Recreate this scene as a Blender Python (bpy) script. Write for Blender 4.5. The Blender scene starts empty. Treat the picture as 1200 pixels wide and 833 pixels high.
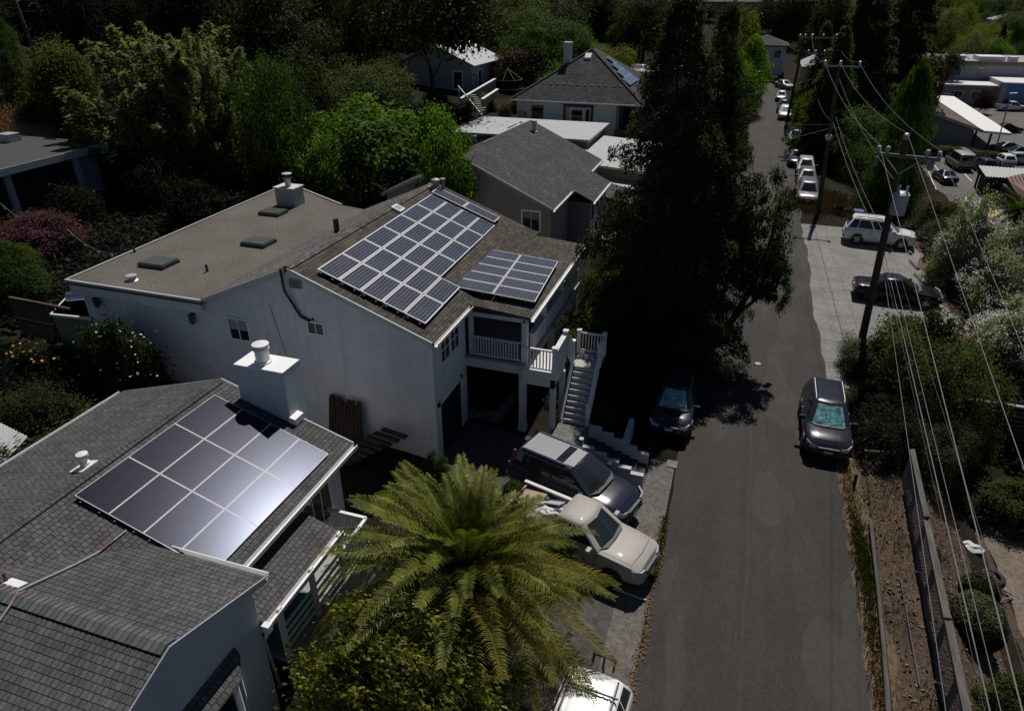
import bpy, math, random
import numpy as np
from mathutils import Vector, Matrix
S=bpy.context.scene; C=S.collection
random.seed(7); PI=math.pi; rad=math.radians
# ---------------------------------------------------------------- camera model
F=800.;CX,CY=600.,416.5;PITCH=rad(28.2);YAW=rad(18.3);H=16.5
_sp,_cp=math.sin(PITCH),math.cos(PITCH);_sy,_cy=math.sin(YAW),math.cos(YAW)
_fw=(-_sy*_cp,_cy*_cp,-_sp);_rt=(_cy,_sy,0);_up=(-_sy*_sp,_cy*_sp,_cp)
def ray(px,py):
    a=(px-CX)/F;b=-(py-CY)/F
    return [_fw[i]+a*_rt[i]+b*_up[i] for i in range(3)]
def P(px,py,z=0):
    r=ray(px,py);t=(z-H)/r[2];return Vector((r[0]*t,r[1]*t,z))
def PX(px,py,x):
    r=ray(px,py);t=x/r[0];return Vector((x,r[1]*t,H+r[2]*t))
def PY(px,py,y):
    r=ray(px,py);t=y/r[1];return Vector((r[0]*t,y,H+r[2]*t))
def lerp(a,b,t): return a+(b-a)*t
def pw(x,pts):
    if x<=pts[0][0]: return pts[0][1]
    for (a,va),(b,vb) in zip(pts,pts[1:]):
        if x<=b: return va+(vb-va)*(x-a)/(b-a)
    return pts[-1][1]
def ss(a,b,x):
    t=min(1,max(0,(x-a)/(b-a)));return t*t*(3-2*t)
def ground_z(x,y):
    if x<0:
        z=pw(-x,[(.7,0),(4,.15),(9,.45),(18,1.3),(26,2.1),(46,2.7),(52,4.2),(60,7.5),(90,15),(150,26)])
        z=lerp(z,pw(-x,[(.7,0),(10,.4),(20,1.2),(28,2.4),(40,4.0),(70,7),(150,16)]),ss(55,75,y))
    else:
        near=pw(x,[(7.6,-.05),(8.6,-.9),(10.6,-2.4),(16,-2.6),(26,-4.5)])
        mid=pw(x,[(13,0),(16,-1.2),(24,-4.5)])
        far=pw(x,[(8,0),(12,-1.2),(22,-4.5)])
        z=lerp(near,mid,ss(31,36,y)); z=lerp(z,far,ss(58,64,y))
    if y>150 and x<22: z+=(y-150)*.05*(1-ss(8,22,x))
    r=math.hypot(x,y)
    if r>330: z+=(r-330)*.012+6*math.sin(x*.013)*math.sin(y*.011)*ss(330,500,r)
    return z
# ---------------------------------------------------------------- tagging
def tag(o,label=None,cat=None,group=None,kind=None):
    if label: o['label']=label
    if cat: o['category']=cat
    if group: o['group']=group
    if kind: o['kind']=kind
    return o
def thing(name,label,cat,loc=(0,0,0),rz=0,group=None):
    o=bpy.data.objects.new(name,None);C.objects.link(o);o.empty_display_size=.2
    o.location=loc;o.rotation_euler=(0,0,rz);tag(o,label,cat,group);return o
def copy_tree(o,parent=None):
    c=o.copy();C.objects.link(c)
    if parent: c.parent=parent
    for ch in list(o.children): copy_tree(ch,c)
    return c
# ---------------------------------------------------------------- mesh builder
class MB:
    def __init__(s): s.v=[];s.f=[]
    def add(s,vs,fs):
        n=len(s.v);s.v.extend([tuple(v) for v in vs]);s.f.extend([tuple(i+n for i in f) for f in fs]);return s
    def box(s,x0,y0,z0,x1,y1,z1):
        x0,x1=min(x0,x1),max(x0,x1);y0,y1=min(y0,y1),max(y0,y1);z0,z1=min(z0,z1),max(z0,z1)
        return s.add([(x0,y0,z0),(x1,y0,z0),(x1,y1,z0),(x0,y1,z0),(x0,y0,z1),(x1,y0,z1),(x1,y1,z1),(x0,y1,z1)],
         [(0,3,2,1),(4,5,6,7),(0,1,5,4),(1,2,6,5),(2,3,7,6),(3,0,4,7)])
    def obox(s,c,a,b,d):  # centre and three half-axis vectors
        c,a,b,d=map(Vector,(c,a,b,d))
        if a.cross(b).dot(d)<0: d=-d
        vs=[c+i*a+j*b+k*d for k in(-1,1) for (i,j) in((-1,-1),(1,-1),(1,1),(-1,1))]
        return s.add(vs,[(0,3,2,1),(4,5,6,7),(0,1,5,4),(1,2,6,5),(2,3,7,6),(3,0,4,7)])
    def quad(s,*p): return s.add(p,[tuple(range(len(p)))])
    def prism(s,pts,ext):
        ext=Vector(ext);pts=[Vector(p) for p in pts];n=len(pts)
        nr=Vector((0,0,0))
        for i in range(n): nr+=pts[i].cross(pts[(i+1)%n])
        if nr.dot(ext)>0: pts=pts[::-1]
        vs=pts+[p+ext for p in pts]
        return s.add(vs,[tuple(range(n)),tuple(range(2*n-1,n-1,-1))]+[(i,i+n,(i+1)%n+n,(i+1)%n) for i in range(n)])
    def tube(s,pts,r,n=6,caps=True):
        pts=[Vector(p) for p in pts];m=len(pts);rr=r if isinstance(r,(list,tuple)) else [r]*m
        base=len(s.v);ref=None
        for i,p in enumerate(pts):
            t=(pts[min(i+1,m-1)]-pts[max(i-1,0)]).normalized()
            if ref is None:
                ref=Vector((0,0,1)) if abs(t.z)<.9 else Vector((1,0,0))
            u=t.cross(ref).normalized();w=u.cross(t).normalized()
            for k in range(n):
                a=2*PI*k/n;s.v.append(tuple(p+rr[i]*(math.cos(a)*u+math.sin(a)*w)))
        for i in range(m-1):
            for k in range(n):
                a=base+i*n+k;b=base+i*n+(k+1)%n;s.f.append((a,b,b+n,a+n))
        if caps:
            s.f.append(tuple(base+k for k in range(n-1,-1,-1)));s.f.append(tuple(base+(m-1)*n+k for k in range(n)))
        return s
    def lathe(s,prof,c=(0,0,0),n=16):
        base=len(s.v);c=Vector(c)
        for r,z in prof:
            for k in range(n):
                a=2*PI*k/n;s.v.append((c.x+r*math.cos(a),c.y+r*math.sin(a),c.z+z))
        for i in range(len(prof)-1):
            for k in range(n):
                a=base+i*n+k;b=base+i*n+(k+1)%n;s.f.append((a,b,b+n,a+n))
        s.f.append(tuple(base+k for k in range(n-1,-1,-1)));m=len(prof)-1
        s.f.append(tuple(base+m*n+k for k in range(n)));return s
    def build(s,name,mat,parent=None,smooth=None):
        me=bpy.data.meshes.new(name);me.from_pydata(s.v,[],s.f);me.update()
        uvs(me)
        if mat: me.materials.append(mat)
        o=bpy.data.objects.new(name,me);C.objects.link(o)
        if parent: o.parent=parent
        if smooth:
            me.polygons.foreach_set('use_smooth',[True]*len(me.polygons));me.set_sharp_from_angle(angle=rad(smooth))
        return o
def uvs(me):
    nl=len(me.loops)
    if not nl: return
    uv=me.uv_layers.new(name='UVMap')
    co=np.empty(len(me.vertices)*3);me.vertices.foreach_get('co',co);co=co.reshape(-1,3)
    li=np.empty(nl,int);me.loops.foreach_get('vertex_index',li)
    nf=len(me.polygons);no=np.empty(nf*3);me.polygons.foreach_get('normal',no);no=no.reshape(-1,3)
    lt=np.empty(nf,int);me.polygons.foreach_get('loop_total',lt)
    nn=np.repeat(no,lt,axis=0)
    t=np.stack([-nn[:,1],nn[:,0],np.zeros(nl)],1);l=np.linalg.norm(t,axis=1)
    flat=l<1e-3;t[flat]=(1,0,0);l[flat]=1;t/=l[:,None]
    b=np.cross(nn,t)
    p=co[li];u=np.stack([(p*t).sum(1),(p*b).sum(1)],1)
    uv.data.foreach_set('uv',u.ravel().astype(np.float32))
# ---------------------------------------------------------------- materials
_M={}
def hexl(h):
    h=h.lstrip('#');r=[int(h[i:i+2],16)/255 for i in(0,2,4)]
    return tuple(c/12.92 if c<=.04045 else((c+.055)/1.055)**2.4 for c in r)
class NT:
    def __init__(s,name):
        s.m=bpy.data.materials.new(name);s.m.use_nodes=True;s.t=s.m.node_tree;s.n=s.t.nodes
        s.p=s.n['Principled BSDF'];s.out=s.n['Material Output']
    def new(s,ty,**k):
        n=s.n.new(ty)
        for a,v in k.items():
            if a.startswith('i_'): n.inputs[a[2:].replace('_',' ')].default_value=v
            else: setattr(n,a,v)
        return n
    def ln(s,a,b): s.t.links.new(a,b)
    def coord(s,kind='Object',scale=None):
        if kind=='World':
            o=s.new('ShaderNodeNewGeometry').outputs['Position']
        else: o=s.new('ShaderNodeTexCoord').outputs[kind]
        if scale is not None:
            m=s.new('ShaderNodeMapping');m.inputs['Scale'].default_value=scale;s.ln(o,m.inputs['Vector']);o=m.outputs[0]
        return o
    def noise(s,vec,sc,det=4,rough=.6):
        n=s.new('ShaderNodeTexNoise');n.inputs['Scale'].default_value=sc;n.inputs['Detail'].default_value=det;n.inputs['Roughness'].default_value=rough
        s.ln(vec,n.inputs['Vector']);return n.outputs['Fac']
    def ramp(s,f,stops):
        r=s.new('ShaderNodeValToRGB');e=r.color_ramp.elements
        while len(e)<len(stops): e.new(.5)
        for el,(p,c) in zip(e,stops): el.position=p;el.color=(*c,1) if len(c)==3 else c
        s.ln(f,r.inputs[0]);return r.outputs[0]
    def mix(s,f,a,b,mode='MIX'):
        m=s.new('ShaderNodeMix',data_type='RGBA',blend_type=mode)
        for sock,v in((m.inputs[0],f),(m.inputs[6],a),(m.inputs[7],b)):
            if hasattr(v,'links'): s.ln(v,sock)
            elif isinstance(v,(int,float)): sock.default_value=v
            else: sock.default_value=(*v,1)
        return m.outputs[2]
    def math(s,op,a,b=0):
        m=s.new('ShaderNodeMath',operation=op)
        for i,v in enumerate((a,b)):
            if hasattr(v,'links'): s.ln(v,m.inputs[i])
            else: m.inputs[i].default_value=v
        return m.outputs[0]
    def bump(s,h,st=.3,d=.02):
        b=s.new('ShaderNodeBump');b.inputs['Strength'].default_value=st;b.inputs['Distance'].default_value=d
        s.ln(h,b.inputs['Height']);s.ln(b.outputs[0],s.p.inputs['Normal'])
    def col(s,c):
        if hasattr(c,'links'): s.ln(c,s.p.inputs['Base Color'])
        else: s.p.inputs['Base Color'].default_value=(*c,1)
    def set(s,**k):
        for a,v in k.items(): s.p.inputs[a.replace('_',' ')].default_value=v
def mat(key,fn,*a,**k):
    if key not in _M: _M[key]=fn(key,*a,**k)
    return _M[key]
def paint(key,c,rough=.5,var=.12,metal=0,spec=.5,nsc=1.5,dirt=None):
    if key in _M: return _M[key]
    t=NT(key);v=t.coord('World')
    f=t.noise(v,nsc,5);f2=t.noise(v,nsc*9,3)
    k=t.ramp(f,[(.25,tuple(x*(1-var) for x in c)),(.75,tuple(x*(1+var*.6) for x in c))])
    k=t.mix(.35,k,t.ramp(f2,[(.3,tuple(x*(1-var*1.5) for x in c)),(.7,c)]))
    t.col(k);t.set(Roughness=rough,Metallic=metal,Specular_IOR_Level=spec);_M[key]=t.m;return t.m
def stucco(key,c):
    if key in _M: return _M[key]
    t=NT(key);v=t.coord('World')
    a=t.noise(v,.45,7,.65);st=t.noise(t.coord('World',(3,3,.16)),1.3,6,.7);fine=t.noise(v,45,3);g=t.noise(v,7,4,.7)
    k=t.ramp(a,[(.32,tuple(x*.80 for x in c)),(.6,c)])
    k=t.mix(t.ramp(st,[(.47,(0,0,0)),(.75,(.55,.55,.55))]),k,tuple(x*.66 for x in c))
    k=t.mix(.5,k,t.ramp(g,[(.3,(.85,.85,.85)),(.7,(1.1,1.1,1.1))]),'MULTIPLY')
    t.col(k);t.set(Roughness=.9,Specular_IOR_Level=.2);t.bump(fine,.25,.01);_M[key]=t.m;return t.m
def siding(key,c,h=.16):
    if key in _M: return _M[key]
    t=NT(key);v=t.coord('World')
    sep=t.new('ShaderNodeSeparateXYZ');t.ln(v,sep.inputs[0])
    fr=t.math('FRACT',t.math('MULTIPLY',sep.outputs[2],1/h))
    a=t.noise(v,.8,5);k=t.ramp(a,[(.3,tuple(x*.85 for x in c)),(.7,c)])
    t.col(k);t.set(Roughness=.7,Specular_IOR_Level=.3);t.bump(fr,.8,.02);_M[key]=t.m;return t.m
def shingle(key,c,var=.35,bw=.32,rh=.145,warm=0,white=0):
    if key in _M: return _M[key]
    t=NT(key);uv=t.coord('UV')
    def br(c1,c2,w,bias=0,off=.5):
        b=t.new('ShaderNodeTexBrick');b.inputs['Scale'].default_value=1;b.inputs['Brick Width'].default_value=w;b.inputs['Row Height'].default_value=rh
        b.inputs['Mortar Size'].default_value=.007;b.inputs['Mortar Smooth'].default_value=.2;b.inputs['Bias'].default_value=bias;b.offset=off
        b.inputs['Color1'].default_value=(*c1,1);b.inputs['Color2'].default_value=(*c2,1);b.inputs['Mortar'].default_value=(*[x*.48 for x in c],1)
        t.ln(uv,b.inputs['Vector']);return b
    lo=tuple(x*(1-var) for x in c);hi=tuple(x*(1+var) for x in c)
    b1=br(lo,hi,bw);b2=br((.84,.84,.84),(1.1,1.1,1.1),bw*.57,0,.37)
    k=t.mix(1,b1.outputs[0],b2.outputs[0],'MULTIPLY')
    v=t.coord('World')
    k=t.mix(.5,k,t.ramp(t.noise(v,.5,5),[(.3,(.55,.55,.55)),(.7,(1.15,1.13,1.1))]),'MULTIPLY')
    sk=t.noise(t.coord('UV',(3.5,.22,1)),1.,6,.7);k=t.mix(.5,k,t.ramp(sk,[(.35,(.68,.68,.68)),(.65,(1.18,1.18,1.18))]),'MULTIPLY')
    k=t.mix(.55,k,t.ramp(t.noise(v,38,3),[(.3,(.55,.55,.55)),(.7,(1.25,1.25,1.25))]),'MULTIPLY')
    if white:
        n=t.noise(v,3.1,2);k=t.mix(t.ramp(n,[(.66,(0,0,0)),(.70,(white,)*3)]),k,(.4,.4,.4))
    t.col(k);t.set(Roughness=.95,Specular_IOR_Level=.15)
    fr=t.math('FRACT',t.math('MULTIPLY',t.new('ShaderNodeSeparateXYZ').outputs[1],1/rh))
    t.ln(uv,t.n[-1].inputs[0]) if False else None
    sp=t.new('ShaderNodeSeparateXYZ');t.ln(uv,sp.inputs[0]);fr=t.math('FRACT',t.math('MULTIPLY',sp.outputs[1],1/rh))
    t.bump(t.math('ADD',t.math('MULTIPLY',fr,-1.),t.math('MULTIPLY',b1.outputs['Fac'],-.6)),.7,.02);_M[key]=t.m;return t.m
def solar(key,c,pitch,dots,line,rough=.18,lam=.25):
    if key in _M: return _M[key]
    t=NT(key);uv=t.coord('UV');sp=t.new('ShaderNodeSeparateXYZ');t.ln(uv,sp.inputs[0])
    def tri(o): return t.math('ABSOLUTE',t.math('SUBTRACT',t.math('FRACT',t.math('MULTIPLY',o,1/pitch)),.5))
    u,v=tri(sp.outputs[0]),tri(sp.outputs[1])
    dia=t.math('GREATER_THAN',t.math('ADD',u,v),1-dots)
    grid=t.math('MULTIPLY',t.math('GREATER_THAN',t.math('MAXIMUM',u,v),.5-line),.6)
    k=t.ramp(t.noise(t.coord('World'),1.3,3),[(.3,tuple(x*.8 for x in c)),(.7,tuple(x*1.15 for x in c))])
    k=t.mix(t.math('MAXIMUM',dia,grid),k,(.42,.43,.46))
    k=t.mix(t.ramp(t.noise(t.coord('World'),14,5),[(.55,(0,0,0)),(.85,(.10,)*3)]),k,(.22,.2,.17))
    t.col(k);t.set(Roughness=rough,Specular_IOR_Level=.5);t.p.inputs['Coat Weight'].default_value=lam;t.p.inputs['Coat Roughness'].default_value=.06
    _M[key]=t.m;return t.m
def glass(key='window_glass',c=(.012,.014,.017),rough=.06):
    if key in _M: return _M[key]
    t=NT(key);t.col(t.ramp(t.noise(t.coord('World'),.9,3),[(.35,c),(.7,tuple(x*2.2 for x in c))]));t.set(Roughness=rough,Specular_IOR_Level=.5);_M[key]=t.m;return t.m
def carpaint(key,c,metal=.0,rough=.28,coat=.6,spec=.4):
    if key in _M: return _M[key]
    t=NT(key);f=t.noise(t.coord('World'),2.2,5)
    t.col(t.mix(t.ramp(f,[(.5,(0,0,0)),(.9,(.05,)*3)]),c,(.16,.14,.12)))
    t.set(Metallic=metal,Roughness=rough,Specular_IOR_Level=spec);t.p.inputs['Coat Weight'].default_value=coat*.5;t.p.inputs['Coat Roughness'].default_value=.07
    _M[key]=t.m;return t.m
def leafmat(key,c,c2=None,trans=.3,spec=.3,rough=.6,nsc=.5,tint=None,tw=.0):
    if key in _M: return _M[key]
    c2=c2 or tuple(x*.45 for x in c)
    t=NT(key);v=t.coord('World')
    oi=t.new('ShaderNodeObjectInfo')
    f=t.noise(v,nsc,3);f2=t.noise(v,nsc*14,2)
    k=t.ramp(f,[(.32,c2),(.68,c)])
    k=t.mix(.6,k,t.ramp(f2,[(.3,(.5,.55,.5)),(.7,(1.35,1.3,1.2))]),'MULTIPLY')
    if tint: k=t.mix(t.ramp(t.noise(v,nsc*3,2),[(.58,(0,0,0)),(.75,(tw,)*3)]),k,tint)
    t.col(k);t.set(Roughness=max(rough,.5),Specular_IOR_Level=spec*.28)
    tr=t.new('ShaderNodeBsdfTranslucent');t.ln(t.mix(1,k,(1.7,1.9,.7),'MULTIPLY'),tr.inputs[0])
    ms=t.new('ShaderNodeMixShader');ms.inputs[0].default_value=trans
    t.ln(t.p.outputs[0],ms.inputs[1]);t.ln(tr.outputs[0],ms.inputs[2]);t.ln(ms.outputs[0],t.out.inputs[0]);_M[key]=t.m;return t.m
def groundmat():
    t=NT('soil_ground');v=t.coord('World')
    a=t.noise(v,.12,6);b=t.noise(v,2.5,6,.7);c=t.noise(v,18,4,.7)
    k=t.ramp(a,[(.38,(.010,.012,.006)),(.55,(.018,.015,.010)),(.70,(.034,.026,.018))])
    k=t.mix(.7,k,t.ramp(b,[(.3,(.45,.45,.42)),(.7,(1.5,1.45,1.4))]),'MULTIPLY')
    k=t.mix(.6,k,t.ramp(c,[(.35,(.4,.4,.4)),(.65,(1.5,1.5,1.5))]),'MULTIPLY')
    t.col(k);t.set(Roughness=1,Specular_IOR_Level=.1);t.bump(b,.6,.1);return t.m
def dirtmat(key,c,hi):
    if key in _M: return _M[key]
    t=NT(key);v=t.coord('World')
    a=t.noise(v,.7,6,.65);b=t.noise(v,7,7,.8);d=t.noise(v,26,3,.7)
    k=t.ramp(a,[(.3,c),(.7,hi)])
    k=t.mix(.8,k,t.ramp(b,[(.35,(.45,.42,.4)),(.65,(1.5,1.5,1.5))]),'MULTIPLY')
    k=t.mix(t.ramp(d,[(.66,(0,0,0)),(.72,(.5,)*3)]),k,(.2,.17,.14))
    t.col(k);t.set(Roughness=1,Specular_IOR_Level=.1);t.bump(b,.8,.05);_M[key]=t.m;return t.m
def asphaltmat(key,c,tracks=True,warm=1.):
    if key in _M: return _M[key]
    t=NT(key);v=t.coord('World')
    a=t.noise(v,.30,7,.68);b=t.noise(v,60,3,.7);d=t.noise(t.coord('World',(1,.06,1)),1.4,5)
    cr=tuple(x*.68 for x in c)
    k=t.ramp(a,[(.3,cr),(.7,c)])
    if tracks: k=t.mix(.75,k,t.ramp(d,[(.35,(.86,.86,.87)),(.5,(1,1,1)),(.66,(1.16,1.15,1.13))]),'MULTIPLY')
    k=t.mix(.6,k,t.ramp(b,[(.3,(.62,.62,.62)),(.7,(1.4,1.4,1.4))]),'MULTIPLY')
    g2=t.noise(v,13,3,.75);k=t.mix(.75,k,t.ramp(g2,[(.3,(.6,.6,.6)),(.7,(1.4,1.4,1.4))]),'MULTIPLY')
    vo=t.new('ShaderNodeTexVoronoi',feature='DISTANCE_TO_EDGE');vo.inputs['Scale'].default_value=.42
    wv=t.mix(.12,v,t.new('ShaderNodeTexNoise').outputs['Color'],'ADD');t.ln(wv,vo.inputs['Vector'])
    k=t.mix(t.ramp(vo.outputs[0],[(.0,(.30,)*3),(.012,(0,0,0))]),k,tuple(x*.5 for x in c))
    sp=t.noise(v,1.1,2);k=t.mix(t.ramp(sp,[(.66,(0,0,0)),(.74,(.45,)*3)]),k,tuple(x*.5 for x in c))
    sx=t.new('ShaderNodeSeparateXYZ');t.ln(v,sx.inputs[0])
    if tracks:
        wob=t.math('MULTIPLY',t.noise(t.coord('World',(0,.12,0)),1.,2),.5)
        se=t.math('ABSOLUTE',t.math('SUBTRACT',t.math('ADD',sx.outputs[0],wob),2.35))
        k=t.mix(t.ramp(se,[(.015,(.22,)*3),(.05,(0,0,0))]),k,tuple(x*1.6 for x in c))
        pa=t.noise(t.coord('World',(.5,.12,1)),.9,2);k=t.mix(t.ramp(pa,[(.56,(0,0,0)),(.575,(.45,)*3)]),k,tuple(x*1.35 for x in c))
        cr2=t.noise(t.coord('World',(1,.35,1)),1.6,8,.75);k=t.mix(t.ramp(t.math('ABSOLUTE',t.math('SUBTRACT',cr2,.5)),[(.005,(.5,)*3),(.014,(0,0,0))]),k,tuple(x*.42 for x in c))
    t.col(k);t.set(Roughness=.85,Specular_IOR_Level=.25);t.bump(b,.35,.008);_M[key]=t.m;return t.m
def woodmat(key,c,axis=1,rough=.85):
    if key in _M: return _M[key]
    t=NT(key);sc=[14,14,14];sc[axis]=.9
    a=t.noise(t.coord('World',tuple(sc)),1.,5,.7);b=t.noise(t.coord('World'),.8,4)
    k=t.ramp(a,[(.3,tuple(x*.5 for x in c)),(.7,tuple(x*1.25 for x in c))])
    k=t.mix(.5,k,t.ramp(b,[(.3,(.6,.6,.6)),(.7,(1.2,1.2,1.2))]),'MULTIPLY')
    t.col(k);t.set(Roughness=rough,Specular_IOR_Level=.2);t.bump(a,.4,.01);_M[key]=t.m;return t.m
WHITE=paint('white_trim_paint',(.74,.74,.74),.55,.06)
TRIM2=paint('gutter_white_metal',(.78,.78,.77),.35,.05)
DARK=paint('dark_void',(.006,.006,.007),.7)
BLK=paint('black_metal',(.012,.012,.013),.5)
GLASS=glass()
ALU=paint('brushed_aluminium',(.62,.63,.65),.35,.06,metal=.6)
GALV=paint('galvanised_steel',(.5,.51,.53),.45,.1,metal=.4)
CONC=dirtmat('concrete_slab',(.15,.145,.135),(.22,.21,.195))
# ---------------------------------------------------------------- foliage
def leaf_mesh(name,pos,nrm,ldir,L,Wd,bend=.0):
    """each leaf a folded rhombus of two faces"""
    n=len(pos)
    nrm=nrm/(np.linalg.norm(nrm,axis=1,keepdims=True)+1e-9)
    d=ldir-(ldir*nrm).sum(1,keepdims=True)*nrm;d/=(np.linalg.norm(d,axis=1,keepdims=True)+1e-9)
    s=np.cross(nrm,d)
    L=np.asarray(L).reshape(-1,1)*np.ones((n,1));Wd=np.asarray(Wd).reshape(-1,1)*np.ones((n,1))
    a=pos-d*L*.5;b=pos+d*L*.5-nrm*L*bend
    c=pos+s*Wd*.5+nrm*Wd*.12;e=pos-s*Wd*.5+nrm*Wd*.12
    v=np.stack([a,c,b,e],1).reshape(-1,3)
    me=bpy.data.meshes.new(name)
    me.vertices.add(4*n);me.vertices.foreach_set('co',v.ravel().astype(np.float32))
    me.loops.add(4*n);me.loops.foreach_set('vertex_index',np.arange(4*n,dtype=np.int32))
    me.polygons.add(n);me.polygons.foreach_set('loop_start',np.arange(0,4*n,4,dtype=np.int32))
    me.update(calc_edges=True);return me
def unit(r,n):
    v=r.normal(size=(n,3));return v/np.linalg.norm(v,axis=1,keepdims=True)
def crown_round(seed,n=16000,M=90,leaf=.022,ratio=1.7,sig=.075,zlow=-.55,up=.7,lobes=9,droop=0.,inner=.45):
    """crown in a unit box: radius .5, z from 0 to 1"""
    r=np.random.default_rng(seed)
    ld=unit(r,lobes);ld[:,2]=np.abs(ld[:,2])*1.0-.25;ld/=np.linalg.norm(ld,axis=1,keepdims=True);la=r.uniform(.05,.30,lobes)
    d=unit(r,M*3);d=d[d[:,2]>zlow][:M];M=len(d)
    rad_=np.where(r.random(M)<.72,r.uniform(.74,1,M),r.uniform(inner,.75,M))
    k=.72+(np.clip((d[:,None,:]*ld[None]).sum(2),0,1)**5*la[None]).sum(1)
    c=d*(rad_*np.minimum(k,1.08))[:,None]
    ci=r.integers(0,M,n)
    csz=r.uniform(.6,1.4,M)
    off=r.normal(size=(n,3))*sig*csz[ci][:,None]*2;off[:,2]*=.62
    p=c[ci]+off
    out=p/(np.linalg.norm(p,axis=1,keepdims=True)+1e-6)
    nr=out*.5+np.array([0,0,up])+r.normal(size=(n,3))*.55
    ldir=off+out*.06+r.normal(size=(n,3))*.05;ldir[:,2]-=droop
    p=p*np.array([.5,.5,.5]);p[:,2]+=.5
    sz=r.uniform(.6,1.35,n)
    return leaf_mesh('crown',p,nr,ldir,leaf*sz*1.3,leaf*sz*1.3/ratio,.12)
def crown_feather(seed,n=32000,M=190,leaf=.042):
    """long thin drooping leaves in upswept tufts"""
    r=np.random.default_rng(seed)
    d=unit(r,M*3);d=d[d[:,2]>-.45][:M];M=len(d)
    lob=unit(r,7);k=.78+(np.clip((d[:,None,:]*lob[None]).sum(2),0,1)**4*r.uniform(.05,.28,7)).sum(1)
    base=d*(r.uniform(.5,.86,M)*k)[:,None]
    dirn=d*.8+np.array([0,0,.55])+r.normal(size=(M,3))*.25;dirn/=np.linalg.norm(dirn,axis=1,keepdims=True)
    ci=r.integers(0,M,n);t=r.random(n)**.8
    L=r.uniform(.18,.34,M)
    p=base[ci]+dirn[ci]*(t*L[ci])[:,None]+r.normal(size=(n,3))*(.055*(1.15-t))[:,None]
    ldir=dirn[ci]*.9+r.normal(size=(n,3))*.45;ldir[:,2]-=.25
    nr=np.array([0,0,1.])+r.normal(size=(n,3))*.5
    p*=.5;p[:,2]+=.5
    sz=r.uniform(.6,1.3,n)
    return leaf_mesh('crown',p,nr,ldir,leaf*sz,leaf*sz*.24,.2)
def crown_conifer(seed,n=22000,levels=26,leaf=.022,base=.1,taper=.8,droop=.18,belly=.15,gap=.25,wid=.055):
    r=np.random.default_rng(seed);A=[];B=[];Wt=[]
    for i in range(levels):
        h=base+(1-base)*(i+r.uniform(-.4,.4))/levels
        h=min(max(h,base),.985)
        prof=((1-h)/(1-base))**taper
        if h<belly+base: prof*=.75+.25*(h-base)/max(belly,.01)
        nb=r.integers(6,10)
        for k in range(nb):
            if r.random()<gap*.5: continue
            a=r.uniform(0,2*PI);L=.5*prof*r.uniform(.55,1.1)+.02
            st=np.array([0,0,h]);dz=-droop*L*r.uniform(.3,1.5)+ (h>.75)*.10*L
            en=st+np.array([math.cos(a)*L,math.sin(a)*L,dz]);A.append(st);B.append(en);Wt.append(L+.03)
    A=np.array(A);B=np.array(B);Wt=np.array(Wt);pr=Wt/Wt.sum()
    ci=r.choice(len(A),n,p=pr);t=.22+.78*r.random(n)**.75
    dirn=B[ci]-A[ci];Ln=np.linalg.norm(dirn,axis=1,keepdims=True);dn=dirn/(Ln+1e-6)
    side=np.cross(dn,np.array([0,0,1.]));w=wid*(1.15-t)+.012
    lat=r.normal(size=n)*w
    p=A[ci]+dirn*t[:,None]+side*lat[:,None];p[:,2]+=-np.abs(lat)*.35+r.normal(size=n)*.010-.05*(t**2)*Ln[:,0]
    ldir=dn*.8+side*np.sign(lat)[:,None]*.7+r.normal(size=(n,3))*.35;ldir[:,2]-=.2
    nr=np.array([0,0,1.])+r.normal(size=(n,3))*.55
    sz=r.uniform(.6,1.4,n)
    return leaf_mesh('crown',p,nr,ldir,leaf*sz*1.25,leaf*sz*.6,.15)
def crown_column(seed,n=12000,leaf=.03,top=.55):
    r=np.random.default_rng(seed)
    h=r.random(n)**.9;a=r.uniform(0,2*PI,n)
    prof=np.sin(PI*np.clip(h*.86+.14,0,1))**.6
    lump=1+.16*np.sin(a*3+h*9+seed)+.12*np.sin(a*5-h*23)+.1*np.sin(h*40+a*2)
    rr=.5*prof*lump*np.sqrt(r.uniform(.25,1,n))
    p=np.stack([rr*np.cos(a),rr*np.sin(a),h],1);p+=r.normal(size=(n,3))*.012
    out=np.stack([np.cos(a),np.sin(a),.4*np.ones(n)],1)
    nr=out+r.normal(size=(n,3))*.5
    ldir=np.array([0,0,1.])+.4*out+r.normal(size=(n,3))*.3
    sz=r.uniform(.6,1.3,n)
    return leaf_mesh('crown',p,nr,ldir,leaf*sz*1.3,leaf*sz*.6,.1)
def crown_hedge(seed,n=12000,leaf=.03):
    """bushy mass filling a unit box with soft lumpy sides"""
    r=np.random.default_rng(seed);M=110
    c=r.uniform(-1,1,(M,3));c[:,2]=r.uniform(-.9,.75,M)
    edge=np.max(np.abs(c),1);c*= (r.uniform(.75,.9,M)/np.maximum(edge,.3))[:,None]**.8
    ci=r.integers(0,M,n);off=r.normal(size=(n,3))*.13
    p=c[ci]+off;out=p/(np.linalg.norm(p,axis=1,keepdims=True)+1e-6)
    nr=out*.5+np.array([0,0,.7])+r.normal(size=(n,3))*.6
    p=p*.5;p[:,2]+=.5;p[:,2]=np.maximum(p[:,2],0.01)
    sz=r.uniform(.6,1.35,n)
    return leaf_mesh('foliage',p,nr,off+r.normal(size=(n,3))*.1,leaf*sz*1.3,leaf*sz*.8,.12)
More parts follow.
